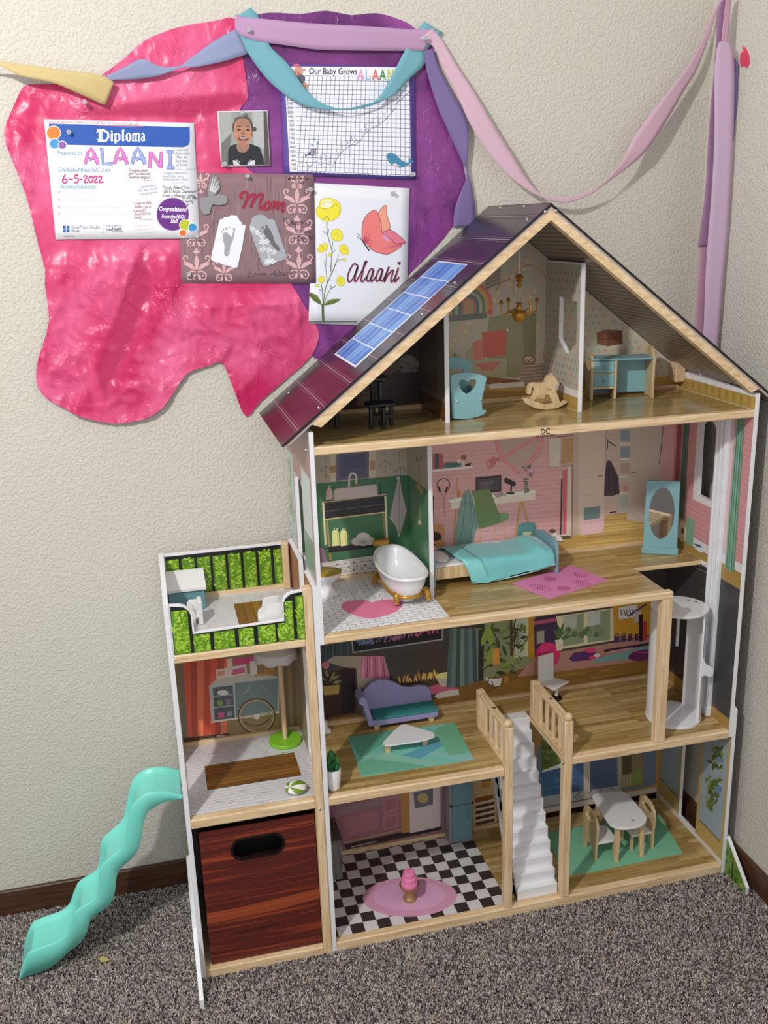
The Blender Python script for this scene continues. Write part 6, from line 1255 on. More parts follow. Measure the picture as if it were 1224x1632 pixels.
p.T('UnityPoint Health', *DQ((225, 868))[0], 7.6, (112, 118, 128), -.0, xs=.84, wd=46); p.T('Meriter', *DQ((228, 893))[0], 6.4, (112, 118, 128), 0, xs=.84, wd=15); p.L(DQ((470, 845), (472, 905)), .6, (170, 174, 180)); p.T('PARTNER OF', *DQ((490, 852))[0], 3.4, (112, 118, 128), 0, xs=1.05, wd=25); p.T('UW', *DQ((493, 885))[0], 6.0, (44, 56, 90), .0, 0, .02, xs=.8); p.T('Health', *DQ((535, 880))[0], 7, (60, 70, 100), .0, 0, .02, xs=.82); p.L(DQ((535, 890), (622, 892)), .8, (90, 100, 120)); p.T('unitypoint.org', *DQ((172, 930))[0], 4, (110, 114, 120), 0, xs=.72)
p.done('diploma_print', d, prt_matte)
# ---------------- child's photograph
YP = .3632; PQ = lambda *q: P2(q, 335, 165, 12.24)
d = paper('child_photo', [(346, 177.3), (426.1, 176), (431, 263.4), (352.6, 265.5)], YP, (232, 228, 228), 'printed photo of a smiling child in a black top pinned between the tissue sheets', 'photograph', 0)
p = Print(NY, 1.0, lift=3.5e-4, step=3e-6, y=YP)
p.P(PQ((160, 165), (1040, 150), (1120, 1195), (225, 1210)), (152, 154, 150)); p.P(PQ((160, 165), (420, 160), (420, 560), (200, 780)), (166, 168, 162)); p.P(PQ((820, 155), (1040, 152), (1060, 900), (850, 800)), (178, 180, 180)); p.P(PQ((1040, 150), (1100, 152), (1165, 1195), (1060, 1195)), (86, 74, 74)); p.P(PQ((420, 560), (340, 660), (215, 780), (222, 1205), (345, 1205)), (112, 114, 108))
p.E(*PQ((635, 470))[0], 16.8, 17.5, (70, 60, 54)); p.E(*PQ((865, 500))[0], 3.2, 4, (84, 76, 68)); p.E(*PQ((632, 300))[0], 13, 4, (92, 84, 76))
p.P(PQ((500, 790), (770, 780), (780, 850), (700, 950), (620, 965), (530, 930)), (160, 118, 98)); p.P(PQ((520, 785), (400, 820), (350, 900), (345, 1205), (1060, 1195), (1040, 1060), (960, 850), (770, 780), (760, 870), (690, 950), (620, 965), (550, 935), (505, 850)), (34, 34, 40))
p.P(PQ((462, 470), (475, 380), (540, 305), (632, 290), (730, 310), (790, 400), (805, 500), (815, 600), (790, 700), (720, 790), (640, 815), (560, 780), (480, 690), (455, 590)), (184, 132, 104))
p.P(PQ((500, 360), (560, 310), (650, 300), (740, 330), (770, 430), (640, 450), (500, 440)), (166, 120, 98)); p.E(*PQ((810, 610))[0], 1.8, 3.4, (150, 100, 78))
p.L(PQ((505, 460), (560, 440), (605, 455)), 1.3, (60, 44, 38)); p.L(PQ((700, 455), (740, 440), (775, 455)), 1.3, (60, 44, 38)); p.E(*PQ((560, 510))[0], 3.2, 1.7, (54, 40, 36)); p.E(*PQ((735, 515))[0], 3.0, 1.7, (54, 40, 36)); p.P(PQ((645, 500), (680, 590), (640, 605), (600, 590)), (172, 116, 88)); p.E(*PQ((640, 590))[0], 3.2, 1.3, (140, 84, 64))
p.E(*PQ((645, 690))[0], 8.4, 4.6, (120, 70, 66)); p.P(PQ((570, 655), (640, 668), (720, 655), (705, 680), (640, 690), (585, 680)), (226, 216, 206)); p.E(*PQ((645, 725))[0], 4.4, 1.8, (176, 92, 92)); p.E(*PQ((500, 620))[0], 3.2, 4, (196, 134, 102)); p.E(*PQ((770, 620))[0], 2.6, 4, (196, 134, 102)); p.P(PQ((555, 765), (730, 760), (660, 800), (600, 800)), (170, 118, 94))
p.P(PQ((440, 1110), (480, 1105), (540, 1150), (585, 1205), (460, 1207)), (206, 210, 214)); p.P(PQ((870, 1110), (830, 1105), (760, 1150), (710, 1203), (868, 1200)), (206, 210, 214)); p.L(PQ((500, 1092), (575, 1145)), .9, (206, 210, 214)); p.L(PQ((800, 1098), (735, 1150)), .9, (206, 210, 214))
p.done('photo_print', d, prt_matte)
# ---------------- growth chart
YC = .3662; CQ = lambda *q: P2(q, 445, 95, 5.564)
d = paper('growth_chart', [(446, 101), (661, 107), (663, 286), (453, 278.5)], YC, (92, 70, 150), 'white baby growth chart with a black grid on purple backing card', 'chart')
p = Print(NY, 1.0, lift=3.5e-4, step=3e-6, y=YC)
p.P([(452.5, 106), (652.5, 107.5), (654.8, 281), (462, 273.5)], (238, 238, 246))
for k in range(25): p.L(CQ((232-k*0+k*38.8-3*(1-1), 140), (168+k*41.3, 985+k*1.4)) if False else [(486+k*6.94, 120.4+k*.06), (474.5+k*7.43, 272+k*.31)], .75, (78, 80, 104))
for k in range(22):
    y0 = 120.5+k*7.22; xl = 486-(y0-120)*.073 if k < 5 else 470+(k-5)*.25; p.L([(xl, y0+.2), (653+k*.09, y0+1.8+k*.26)], .75, (78, 80, 104))
p.T('Our Baby Grows', 492, 118.4, 15, (34, 30, 40), .006, 0, .018, xs=.80, wd=77)
for k, (s_, c) in enumerate((('A', (226, 150, 190)), ('L', (150, 190, 220)), ('A', (224, 96, 70)), ('A', (66, 140, 74)), ('N', (206, 206, 60)), ('I', (226, 190, 60)))): p.T(s_, 570+k*11.6, 127.5, 24, c, 0, .03, .02, xs=.62); 
for k, s_ in enumerate(('2150', '2100', '2050', '2000', '1950', '1900', '1850', '1800', '1750', '1700', '1650', '1600', '1550', '1500', '1450', '1400', '1350', '1300')): p.T(s_, 457+k*.36, 160+k*6.95, 6.4, (70, 66, 84), .02, .1, .012, xs=.74)
for k in range(26): p.T(str((k*2) % 10), 474+k*7.0, 277.2+k*.28, 6, (60, 60, 76), .03, 0, .01, xs=.8)
for k in range(22): p.L([(478+rnd.uniform(-1, 1), 185+k*3.6), (478+rnd.uniform(-1.5, 2), 187+k*3.6)], .8, (130, 126, 140))
tr = [(490, 270), (498, 262), (503, 257), (510, 262), (518, 260), (526, 262), (532, 264), (537, 252), (544, 243), (552, 236), (560, 230), (566, 231), (576, 222), (582, 212), (592, 205), (602, 200), (612, 193), (622, 182), (632, 170)]
p.L(tr, .8, (96, 92, 112))
for a, b in tr:
    for k in range(4): p.L([(a+rnd.uniform(-2, 3), b-4-k*3), (a+rnd.uniform(-2, 3), b-6-k*3)], .8, (110, 106, 124))
for k in range(10): squig(p, 628+k*2.4, 168-k*2.2, 5, 2.4, (110, 106, 124), -.5)
p.P(CQ((255, 842), (280, 795), (328, 785), (318, 850), (290, 855)), (74, 62, 92)); p.P(CQ((225, 838), (255, 842), (230, 866)), (74, 62, 92))
for k in range(3): p.L(CQ((278+k*16, 800-k*5), (284+k*15, 850)), 1, (210, 206, 222))
for q in ((308, 704), (292, 757), (342, 736)): p.E(*CQ(q)[0], 2, 2, (120, 160, 176), n=10)
p.P(CQ((950, 870), (960, 835), (990, 826), (1030, 840), (1075, 885), (1120, 912), (1150, 912), (1145, 880), (1150, 862), (1168, 885), (1195, 905), (1165, 915), (1150, 930), (1110, 950), (1060, 958), (1010, 945), (975, 915)), (62, 134, 164)); p.P(CQ((995, 930), (1030, 920), (1062, 938), (1058, 955), (1010, 948)), (226, 226, 232))
for k in range(4): p.E(*CQ((1006+k*14, 936+k*2))[0], .9, .9, (160, 60, 74), n=6)
p.E(*CQ((170, 105))[0], 7.5, 8, (214, 152, 138)); p.E(*CQ((150, 50))[0], 5, 2.4, (206, 96, 130)); p.E(*CQ((190, 175))[0], 7, 8, (96, 92, 104)); p.E(*CQ((220, 90))[0], 2.6, 2, (214, 152, 138)); p.E(*CQ((225, 235))[0], 4.6, 6, (196, 140, 128)); p.L(CQ((160, 100), (166, 104)), .8, (60, 40, 40)); p.L(CQ((178, 96), (184, 100)), .8, (60, 40, 40)); p.E(*CQ((172, 122))[0], 2, .8, (150, 70, 70), n=8)
p.done('chart_print', d, prt_matte)
# ---------------- drawing with flower and butterfly
YA = .3667; AQ = lambda *q: P2(q, 485, 285, 6.947)
d = paper('flower_drawing', [(499.5, 291.5), (652.5, 300), (648, 522), (491.5, 515)], YA, (232, 233, 238), 'white poster with yellow flowers, coral butterfly and cursive child name beside the roof', 'poster')
p = Print(NY, 1.0, lift=3.5e-4, step=3e-6, y=YA)
GR = (104, 118, 62)
for s_, w_ in (([(250, 440), (250, 560), (265, 650), (305, 790), (300, 900), (292, 1040)], 1.3), ([(210, 1400), (230, 1230), (275, 1110), (320, 1010), (345, 940)], 1.6), ([(205, 1390), (200, 1250), (185, 1160)], 1.3), ([(215, 1390), (260, 1270), (300, 1215), (350, 1185)], 1.2), ([(255, 1150), (235, 980), (220, 915)], 1), ([(237, 960), (245, 820)], .8), ([(345, 940), (370, 870), (380, 840)], .8), ([(340, 950), (380, 905), (430, 890)], .8), ([(305, 800), (318, 690)], .9), ([(310, 820), (342, 780)], .9), ([(250, 620), (205, 578)], 1), ([(262, 610), (272, 550)], .9), ([(190, 1245), (165, 1225)], 1), ([(292, 1220), (295, 1180)], 1), ([(292, 860), (287, 830)], .8), ([(290, 1000), (285, 960)], .8)): p.L(AQ(*s_), w_, GR, 4)
p.L(AQ((205, 1385), (205, 1500), (212, 1580)), 4, (84, 98, 50)); p.P(AQ((40, 1260), (90, 1265), (140, 1290), (175, 1340), (195, 1400), (150, 1380), (100, 1350), (65, 1310)), (100, 116, 50)); p.P(AQ((215, 1400), (255, 1350), (310, 1330), (405, 1330), (370, 1365), (310, 1390), (250, 1400)), (112, 128, 56)); p.L(AQ((45, 1262), (190, 1395)), .9, (62, 76, 34)); p.L(AQ((220, 1398), (400, 1332)), .9, (62, 76, 34))
YL, YO = (240, 226, 60), (176, 160, 40)
def flower(pts, c=YL, inner=None):
    q = [tuple(v)[:2] for v in smooth_path([(a, b, 0) for a, b in AQ(*pts)], 3, True)]; p.P(q, c); p.L(q, .6, YO, closed=True)
flower([(130, 340), (160, 300), (180, 240), (250, 212), (330, 228), (385, 270), (405, 340), (385, 410), (320, 460), (230, 468), (160, 430), (135, 390)]); p.P(AQ((180, 285), (210, 240), (260, 225), (310, 250), (310, 300), (250, 330), (190, 310)), (244, 240, 200))
p.L(AQ((150, 310), (220, 335), (290, 320), (340, 290)), .8, YO, 3); p.L(AQ((340, 280), (390, 320), (380, 400)), .7, YO, 3); p.L(AQ((200, 300), (240, 255), (300, 270)), .6, YO, 3); p.L(AQ((215, 450), (250, 410), (280, 460)), 1.2, GR)
flower([(295, 610), (320, 565), (370, 555), (415, 590), (425, 650), (400, 685), (340, 685), (302, 655)]); flower([(155, 770), (170, 735), (205, 725), (235, 712), (262, 740), (250, 780), (210, 808), (160, 812), (148, 790)]); flower([(388, 760), (410, 732), (455, 732), (480, 765), (495, 800), (480, 835), (430, 840), (395, 805)]); flower([(360, 1130), (372, 1085), (400, 1078), (440, 1105), (450, 1150), (420, 1185), (370, 1175)]); flower([(155, 1110), (180, 1080), (215, 1088), (222, 1125), (200, 1150), (165, 1142)]); flower([(268, 835), (285, 815), (298, 840), (285, 865)]); flower([(425, 890), (445, 880), (465, 905), (440, 910)]); flower([(120, 1180), (150, 1165), (165, 1185), (130, 1192)])
for q in ((355, 620), (200, 765), (440, 785), (400, 1130)): a, b = AQ(q)[0]; p.L([(a-3, b+1), (a, b-3), (a+3, b+1), (a, b+2)], .6, YO, 3)
DR = (150, 52, 74)
def wing(pts, c): q = [tuple(v)[:2] for v in smooth_path([(a, b, 0) for a, b in AQ(*pts)], 4, True)]; p.P(q, c); p.L(q, .9, (120, 60, 60), closed=True)
wing([(815, 395), (850, 330), (890, 295), (912, 310), (915, 400), (940, 480), (948, 560), (900, 600), (860, 600), (830, 480)], (240, 160, 132)); wing([(870, 600), (945, 565), (1000, 590), (1060, 640), (1120, 705), (1060, 730), (1000, 720), (940, 660)], (226, 120, 140))
wing([(645, 680), (638, 560), (655, 460), (700, 390), (760, 350), (790, 348), (820, 400), (850, 500), (862, 600), (920, 640), (990, 700), (1040, 735), (1080, 742), (1000, 800), (920, 835), (820, 820), (740, 780), (690, 720)], (236, 126, 120))
for k in range(9): a = -1.5+k*.28; p.L([AQ((660, 690))[0], (AQ((660, 690))[0][0]+20*math.cos(a), AQ((660, 690))[0][1]+20*math.sin(a))], (1.6, .1), (196, 66, 92))
for k in range(7): p.L(AQ((1070, 742), (960-k*26, 700+k*16)), (.9, .1), (206, 90, 116)); 
p.P(AQ((870, 610), (920, 640), (960, 690), (900, 690), (870, 660)), (226, 150, 180)); p.L(AQ((1000, 720), (1120, 706)), 1, DR); p.L(AQ((640, 680), (680, 740), (718, 795)), 2.2, (50, 30, 44)); p.L(AQ((632, 680), (600, 650), (580, 630)), .8, (50, 40, 50), 3); p.L(AQ((636, 676), (605, 620), (580, 606)), .8, (50, 40, 50), 3)
for w_, c in ((3.4, (206, 120, 142)), (1.9, (56, 26, 42))):
    o_ = 4 if w_ > 3 else 0
    for s_ in ([(590, 960), (550, 940), (510, 990), (482, 1060), (480, 1120), (500, 1138), (545, 1090), (590, 960), (560, 1080), (555, 1130), (580, 1120), (640, 1010), (680, 930), (690, 912), (665, 930), (640, 1050), (625, 1120), (645, 1135), (690, 1080)], [(760, 1000), (730, 1000), (700, 1060), (690, 1120), (710, 1130), (745, 1080), (765, 1000), (735, 1100), (745, 1135), (790, 1080)], [(860, 1000), (830, 1000), (800, 1060), (790, 1120), (810, 1130), (845, 1080), (865, 1000), (838, 1100), (850, 1130), (880, 1100), (935, 970)], [(935, 970), (905, 1060), (880, 1140), (925, 1060), (975, 1010), (980, 1030), (955, 1110), (965, 1140), (1000, 1090), (1040, 980)], [(1040, 980), (1010, 1080), (1000, 1138), (1050, 1085)]): p.L(AQ(*[(a+o_, b+o_) for a, b in s_]), w_, c, 4)
p.P(AQ((1050, 958), (1030, 935), (1032, 915), (1048, 920), (1062, 912), (1070, 930)), (110, 30, 50))
p.L(AQ((45, 1585), (300, 1582), (580, 1580)), 2, (96, 98, 70))
p.done('drawing_print', d, prt_matte)
# ---------------- Mother's Day artwork
YM = .3648; MQ = lambda *q: P2(q, 285, 270, 5.564)
d = paper('mothers_day_art', [(284, 275), (500, 278), (503.6, 450.8), (288.5, 450.8)], YM, (140, 110, 114), 'dusky mauve artwork with damask pattern and two baby footprint tags', 'artwork')
p = Print(NY, 1.0, lift=3.5e-4, step=3e-6, y=YM)
for k in range(110):
    x, y = 286+rnd.random()*212, 280+rnd.random()*140; p.L([(x, y), (x+rnd.uniform(-.6, .8), y+rnd.uniform(10, 30))], rnd.uniform(.6, 1.8), rnd.choice([(126, 98, 104), (154, 124, 126), (134, 100, 104), (164, 136, 136), (118, 92, 98)]))
DP = (222, 176, 178)
def damask(cx, cy, s_=1.0, low=True):
    c = lambda *q: MQ(*[(cx+a*s_, cy+b*s_) for a, b in q])
    p.P(c((0, -150), (22, -90), (14, -30), (0, 0), (-14, -30), (-22, -90)), DP)
    for m_ in (-1, 1):
        p.P(c((m_*8, -10), (m_*40, -60), (m_*90, -80), (m_*120, -60), (m_*80, -40), (m_*40, -15)), DP); p.L(c((m_*95, -72), (m_*118, -110), (m_*100, -135), (m_*78, -120), (m_*88, -104)), 2, DP, 4)
        p.L(c((m_*10, 10), (m_*50, 5), (m_*85, 35), (m_*70, 75), (m_*40, 70)), (2.4, 1.4), DP, 4); p.P(c((m_*5, 25), (m_*35, 40), (m_*40, 70), (m_*20, 80)), DP); p.E(*c((m_*58, 42))[0], 1.5, 1.5, DP, n=8)
    if low: p.P(c((0, 90), (18, 120), (8, 150), (0, 165), (-8, 150), (-18, 120)), DP); p.P(c((-40, 135), (-10, 120), (10, 120), (40, 135), (10, 150), (-10, 150)), DP)
for a in ((1048, 310, 1), (1062, 585, 1), (1065, 890, 1, False), (155, 610, .9), (158, 900, 1, False), (400, 925, .8, False), (195, 120, .6), (1048, 128, .5)): damask(*a)
for w_, c in ((4.6, (100, 24, 44)), (3.4, (168, 30, 66))):
    for s_ in ([(560, 262), (548, 230), (565, 208), (600, 205), (610, 240), (590, 300), (570, 345)], [(590, 300), (620, 250), (660, 220), (672, 240), (650, 300), (636, 340)], [(650, 300), (690, 240), (730, 218), (742, 238), (718, 310), (730, 350), (760, 330)], [(790, 290), (765, 310), (758, 340), (778, 356), (805, 335), (810, 300), (790, 290)], [(830, 300), (848, 290), (846, 320), (828, 362)], [(846, 320), (875, 295), (888, 305), (872, 362)], [(882, 325), (912, 300), (935, 305), (918, 345), (918, 370), (938, 360)]): p.L(MQ(*s_), w_, c, 4)
BK = (36, 32, 36)
p.T("Mother's Day", *MQ((965, 92))[0], 8.4, BK, .03, .35, .004, xs=.72); p.T('5-8-22', *MQ((1030, 128))[0], 7, BK, .0, .3, .004, xs=.8)
p.T('Happy', *MQ((975, 490))[0], 12, BK, .02, .4, 0, xs=.72); p.T("Mother's", *MQ((1025, 562))[0], 9.4, BK, .02, .4, 0, xs=.72); p.T('Day', *MQ((1042, 632))[0], 11, BK, .02, .4, 0, xs=.76)
for hx, hy in ((942, 450), (1165, 612)): a = [(hx, hy+18), (hx-16, hy-6), (hx-8, hy-18), (hx, hy-8), (hx+8, hy-18), (hx+16, hy-6)]; p.L(MQ(*a), .9, BK, closed=True)
p.T('Love, Alaani', *MQ((600, 955))[0], 13.5, (92, 74, 78), -.04, .45, -.004, xs=.74, wd=74); p.T('\u2665', *MQ((952, 940))[0], 7, (92, 74, 78)) if False else None
p.done('art_print', d, prt_matte)
tagw = mat('white_card', (236, 238, 242), .7); tagg = mat('silver_card', (176, 178, 182), .35, .2)
def card_tag(px, m_, label):
    q = [(v.x, v.z) for v in ats(MQ(*px), y=YM)]; o = obj('footprint_tag', MB().prism([(x, YM-.0022, z) for x, z in q], (0, .0012, 0)), m_, d); return sub(o, label)
w1 = card_tag([(283, 790), (358, 455), (370, 440), (392, 438), (400, 425), (440, 422), (462, 405), (500, 408), (525, 425), (535, 450), (555, 470), (560, 488), (592, 498), (560, 690), (522, 860), (508, 874), (490, 873), (300, 812)], tagw, 'white card tag with grey baby footprint')
w2 = card_tag([(622, 505), (640, 470), (642, 442), (662, 420), (700, 402), (740, 402), (775, 420), (790, 440), (830, 438), (850, 455), (955, 760), (955, 780), (940, 795), (770, 862), (745, 850), (680, 680)], tagg, 'silver card tag with grey baby footprint')
p = Print(NY, 1.0, y=YM-.0022)
def foot_(pts, toes, c): p.P([tuple(v)[:2] for v in smooth_path([(a, b, 0) for a, b in MQ(*pts)], 3, True)], c); [p.E(*MQ(t_)[0], r_, r_*1.1, c, n=8) for t_, r_ in toes]
foot_([(390, 580), (420, 555), (470, 600), (478, 560), (495, 540), (490, 590), (475, 640), (455, 690), (448, 750), (425, 772), (402, 750), (405, 680), (392, 620)], [((382, 555), 1.4), ((397, 535), 1.4), ((422, 525), 1.9), ((447, 512), 1.4), ((490, 530), 2.2)], (164, 164, 168))
foot_([(745, 560), (780, 510), (812, 540), (838, 600), (850, 640), (895, 700), (885, 725), (850, 700), (800, 640), (770, 600)], [((735, 575), 1.7), ((722, 548), 1.4), ((745, 515), 2), ((778, 503), 2.2), ((728, 530), 1)], (102, 104, 110))
WH = (232, 234, 238)
p.L(MQ((640, 510), (690, 540), (700, 570), (740, 620), (760, 690), (800, 760), (800, 830)), 1, WH, 4)
for a, b in ((655, 530), (700, 560), (740, 590), (735, 640), (780, 640), (740, 710), (800, 715), (840, 735), (800, 810), (830, 815), (780, 820)):
    for k in range(5): an = k*1.26; p.P(MQ((a, b), (a+22*math.cos(an-.4), b+22*math.sin(an-.4)), (a+28*math.cos(an), b+28*math.sin(an)), (a+22*math.cos(an+.4), b+22*math.sin(an+.4))), WH)
p.done('footprint_print', d, prt_matte)
sil = mat('silver_butterfly_card', (150, 150, 152), .4, .3)
bq = [(262, 240), (255, 180), (275, 110), (305, 60), (330, 62), (355, 110), (365, 165), (330, 215), (300, 238), (345, 220), (395, 225), (425, 250), (432, 290), (400, 312), (350, 318), (300, 310), (285, 330), (275, 390), (240, 402), (205, 385), (185, 330), (185, 250), (215, 250)]
bf = obj('butterfly', MB().prism([(v.x, YM-.0045, v.z) for v in ats(MQ(*bq), y=YM)], (0, .001, 0)), sil, d); sub(bf, 'silver cutout butterfly')
p = Print(NY, 1.0, y=YM-.0045)
for s_ in ([(278, 190), (300, 80)], [(290, 195), (322, 80)], [(302, 200), (345, 110)], [(312, 205), (358, 150)]): p.L(MQ(*s_), (2.6, 1), (208, 210, 212))
p.done('wing_print', bf, prt_matte)
# ---------------- crepe streamers
def crepe(name, c, a=.93):
    m_ = mat(name, c, .8, spec=.2); nt = m_.node_tree; b = nt.nodes['Principled BSDF']; b.inputs['Alpha'].default_value = a
    tr_ = nt.nodes.new('ShaderNodeBsdfTranslucent'); tr_.inputs[0].default_value = (*lin(c), 1); mx = nt.nodes.new('ShaderNodeMixShader'); mx.inputs[0].default_value = .22
    tc = nt.nodes.new('ShaderNodeTexCoord'); mp = nt.nodes.new('ShaderNodeMapping'); mp.inputs['Scale'].default_value = (420, 420, 60); n = nt.nodes.new('ShaderNodeTexNoise'); n.inputs['Scale'].default_value = 1; bp = nt.nodes.new('ShaderNodeBump'); bp.inputs['Strength'].default_value = .25; bp.inputs['Distance'].default_value = .001
    nt.links.new(tc.outputs['Object'], mp.inputs[0]); nt.links.new(mp.outputs[0], n.inputs['Vector']); nt.links.new(n.outputs['Fac'], bp.inputs['Height']); nt.links.new(bp.outputs['Normal'], b.inputs['Normal'])
    out_ = nt.nodes['Material Output']; nt.links.new(b.outputs[0], mx.inputs[1]); nt.links.new(tr_.outputs[0], mx.inputs[2]); nt.links.new(mx.outputs[0], out_.inputs[0])
    return m_
def streamer(label, m_, st, parts=None):
    """st: (upper pixel, lower pixel, distance of the upper and lower edge from the wall)"""
    A = smooth_path([at(a[0], a[1], y=YW-d0) for a, b, d0, d1 in st], 5); B = smooth_path([at(b[0], b[1], y=YW-d1) for a, b, d0, d1 in st], 5)
    rows = [[u.lerp(v, k/4) for k in range(5)] for u, v in zip(A, B)]
    mb = MB(); mb.grid(rows); o = obj('streamer', mb, m_, None, 70); md = o.modifiers.new('t', 'SOLIDIFY'); md.thickness = .0004; md.offset = 0
    tag(o, label, 'streamer'); return o
c_cream, c_lav, c_aqua, c_pink, c_purp, c_lil, c_mauve = crepe('cream_crepe', (226, 206, 150), .97), crepe('blue_lavender_crepe', (164, 174, 208)), crepe('aqua_crepe', (134, 192, 204), .95), crepe('pink_lilac_crepe', (212, 172, 208), .92), crepe('purple_crepe', (142, 126, 176)), crepe('lilac_crepe', (222, 194, 220), .96), crepe('mauve_crepe', (172, 132, 166), .97)
streamer('cream crepe streamer with torn end at far left', c_cream, [((-30, 97), (-30, 100), .05, .05), ((0, 98), (0, 105), .05, .052), ((40, 103), (33, 121), .046, .05), ((98, 111), (82, 131), .040, .044), ((157, 119), (121, 147), .032, .036), ((182, 131), (168, 168), .024, .022)])
streamer('twisted blue lavender crepe streamer over the pink tissue', c_lav, [((160, 125), (166, 128), .016, .016), ((195, 109), (205, 127), .022, .018), ((226, 94), (230, 125), .028, .022), ((256, 106), (256, 120), .024, .024), ((286, 105), (289, 108), .022, .022), ((305, 92), (311, 107), .022, .024), ((340, 66), (356, 98), .018, .022), ((376, 46), (395, 86), .012, .012)])
streamer('aqua crepe streamer looped in a swag across the growth chart', c_aqua, [((399, 12), (380, 24), .010, .010), ((413, 28), (376, 50), .010, .010), ((429, 71), (394, 83), .016, .012), ((458, 101), (424, 124), .024, .018), ((488, 143), (458, 154), .030, .024), ((510, 162), (495, 171), .034, .028), ((544, 173.5), (544, 176), .036, .034), ((578, 167), (586, 170), .034, .030), ((601, 158), (627, 152), .030, .024), ((623, 124), (650, 128), .024, .018), ((638, 94), (676, 103), .018, .012), ((651, 71), (678, 82), .012, .010), ((676, 34), (706, 52), .009, .009)])
streamer('pink lilac crepe streamer stretched level above the growth chart', c_pink, [((375, 22), (374, 44), .0125, .0125), ((386, 27), (386, 58), .0125, .0125), ((420, 30), (420, 67), .016, .015), ((470, 35), (462, 73), .018, .016), ((525, 39), (506, 79), .019, .016), ((586, 42), (563, 80.5), .019, .016), ((657, 46.5), (632, 81), .015, .013), ((694, 46), (676, 81), .0125, .0125)])
streamer('pale pink crepe streamer hanging in a deep swag from chart to corner', crepe('pale_pink_crepe', (232, 198, 214), .94), [((690, 45), (668, 62), .014, .014), ((705, 64), (692, 76), .015, .015), ((729, 105), (706, 108), .022, .020), ((758, 150), (727, 148), .030, .026), ((790, 205), (748, 195), .038, .034), ((815, 245), (774, 237), .044, .040), ((838, 283), (806, 276), .050, .046), ((862, 309), (846, 306), .054, .052), ((888, 314), (884, 321.5), .056, .056), ((912, 313), (914, 321), .057, .057), ((940, 304), (945, 307), .058, .058), ((963, 291), (974, 287), .060, .056), ((991, 257), (1008, 261), .062, .054), ((1008, 223), (1034, 236), .062, .054), ((1042, 175), (1064, 190), .060, .050), ((1072, 137), (1090, 145), .054, .046), ((1098, 103), (1111, 110), .046, .040), ((1117, 68), (1128, 64), .036, .032), ((1134, 26), (1145, 14), .028, .024), ((1150, -8), (1160, -16), .022, .020)])
streamer('purple crepe streamer hanging down beside the growth chart behind the roof', c_purp, [((691, 78), (676, 80), .011, .011), ((700, 107), (680, 113), .014, .012), ((720, 146), (698, 172), .020, .014), ((735, 172), (714, 208), .024, .016), ((746, 200), (724, 230), .026, .018), ((746, 238), (735, 254), .024, .018), ((745, 262), (742, 270), .018, .016), ((748, 280), (743, 285), .016, .014), ((752, 298), (735, 304), .014, .012), ((757, 330), (725, 332), .012, .010), ((758, 360), (722, 362), .009, .008)])
d0 = YW-.235
streamer('mauve crepe strand hanging in the corner behind the wide lilac one', c_mauve, [((1166, -10), (1155, -10), d0-.012, d0-.012), ((1160, 20), (1144, 18), d0-.012, d0-.012), ((1153, 70), (1141, 70), d0-.012, d0-.012), ((1150, 130), (1136.5, 130), d0-.012, d0-.012), ((1146, 200), (1130, 200), d0-.012, d0-.012), ((1142, 300), (1124.5, 300), d0-.012, d0-.012), ((1136, 360), (1117, 360), d0-.012, d0-.012), ((1132, 391), (1112, 393), d0-.012, d0-.012)])
streamer('wide lilac crepe strand hanging down the room corner', c_lil, [((1159, 66), (1147, 66), d0, d0), ((1166, 74), (1143, 76), d0, d0), ((1170, 96), (1141, 92), d0, d0), ((1170.5, 147), (1138.5, 120), d0, d0), ((1169, 221), (1138.5, 221), d0, d0), ((1165.5, 300), (1134.5, 300), d0, d0), ((1160, 380), (1128, 385), d0, d0), ((1153, 450), (1124, 450), d0, d0), ((1146, 530), (1121, 530), d0, d0), ((1140, 600), (1114, 600), d0, d0)])
streamer('narrow pink crepe strand at the top of the room corner', crepe('rose_crepe', (218, 170, 194), .97), [((1166, -12), (1158, -12), d0-.006, d0-.006), ((1163, 30), (1153, 30), d0-.006, d0-.006), ((1160, 72), (1149, 72), d0-.006, d0-.006)])
streamer('dusty pink crepe strand low in the room corner left of the lilac one', crepe('dusty_pink_crepe', (206, 160, 182), .97), [((1134, 388), (1115, 392), d0-.016, d0-.016), ((1130, 430), (1113, 430), d0-.016, d0-.016), ((1126, 480), (1110, 480), d0-.016, d0-.016), ((1124, 530), (1107, 530), d0-.016, d0-.016), ((1121, 590), (1103, 590), d0-.016, d0-.016)])
streamer('violet crepe strand curling along the right edge of the lilac one', crepe('violet_crepe', (136, 122, 172), .97), [((1172, 93), (1166, 92), d0-.008, d0-.008), ((1177, 104), (1167, 106), d0-.008, d0-.008), ((1176.5, 130), (1168, 130), d0-.008, d0-.008), ((1175.5, 160), (1168, 160), d0-.008, d0-.008), ((1172, 200), (1167, 200), d0-.008, d0-.008), ((1169.5, 225), (1166, 225), d0-.008, d0-.008)])
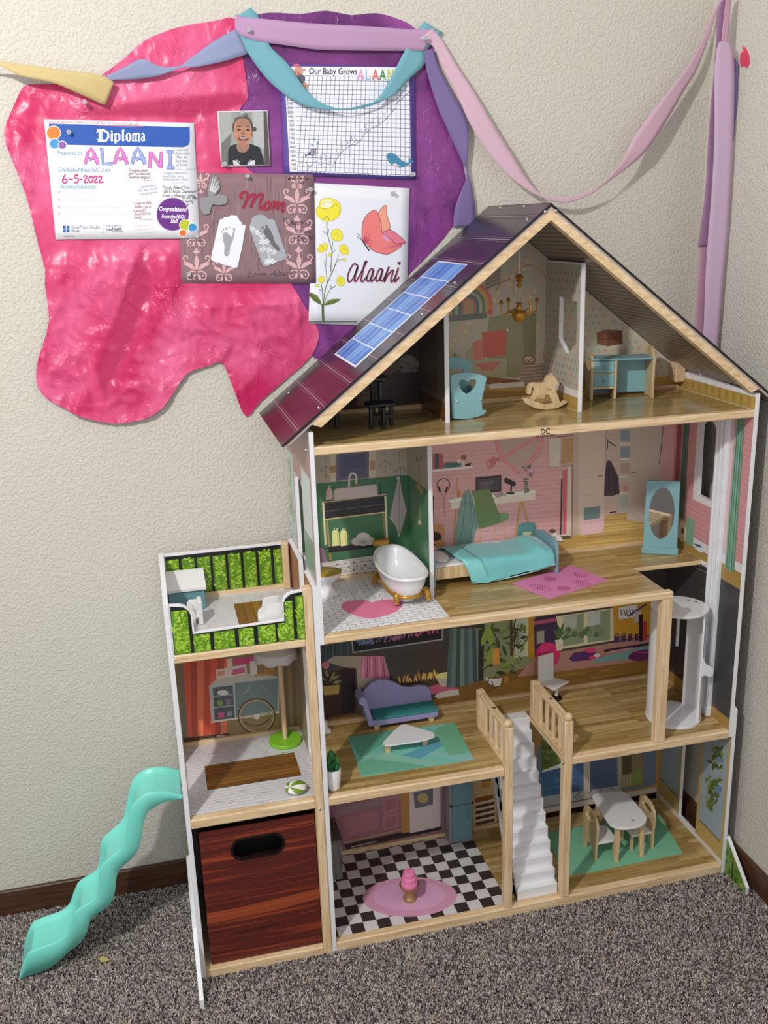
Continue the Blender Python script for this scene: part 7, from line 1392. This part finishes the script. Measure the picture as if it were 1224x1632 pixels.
o = obj('red_scrap', MB().prism([(XW-.0012, v.y, v.z) for v in ats(P2([(565, 400), (590, 412), (605, 440), (622, 480), (626, 530), (622, 562), (600, 592), (580, 570), (556, 584), (541, 545), (545, 470), (572, 440)], 1080, 0, 5.4375), x=XW)], (.001, 0, 0)), mat('red_tissue_scrap', (216, 66, 96), .5)); tag(o, 'small torn scrap of red tissue on the right wall', 'paper scrap')
# ---------------- pushpins
pin_m = mat('clear_pin', (226, 228, 232), .1, spec=.6); pin_m.node_tree.nodes['Principled BSDF'].inputs['Transmission Weight'].default_value = .6
def pin(px, py, dist, label):
    c = at(px, py, y=YW-dist); t = thing('pushpin', label, 'pushpin', c, 'clear pushpins on the back wall')
    def ring(r_, yy, n=10): return [(c.x+r_*math.cos(2*math.pi*k/n), yy, c.z+r_*math.sin(2*math.pi*k/n)) for k in range(n+1)]
    obj('grip', MB().grid([ring(.0001, c.y-.0142), ring(.0046, c.y-.014), ring(.0046, c.y-.0115), ring(.0026, c.y-.0095), ring(.0032, c.y-.004), ring(.0052, c.y-.0025), ring(.0052, c.y-.001), ring(.0001, c.y-.0008)]), pin_m, t, 40)
    obj('needle', MB().tube([(c.x, c.y-.001, c.z), (c.x, YW-.0002, c.z)], .0006, 6), steel, t)
for a in ((110, 211, .0095, 'clear pushpin through the blue banner of the diploma'), (313, 376, .0095, 'clear pushpin at the lower right corner of the diploma'), (386, 180, .0095, 'clear pushpin at the top of the child photo'), (357.5, 261.5, .0095, 'clear pushpin at the lower left corner of the child photo'), (394, 281, .008, 'clear pushpin at the top of the mauve artwork'), (494, 302, .008, 'clear pushpin near the right edge of the mauve artwork'), (301, 437, .008, 'clear pushpin at the lower left of the mauve artwork'), (625.5, 308, .006, 'clear pushpin at the top of the flower poster'), (396, 49, .014, 'clear pushpin holding the streamers at the left end of the level one'), (677, 62, .0155, 'clear pushpin holding the streamers at the right end of the level one'), (135, 163, .018, 'clear pushpin in the pink tissue above the diploma'), (657, 278, .0065, 'clear pushpin at the lower right corner of the growth chart')): pin(*a)
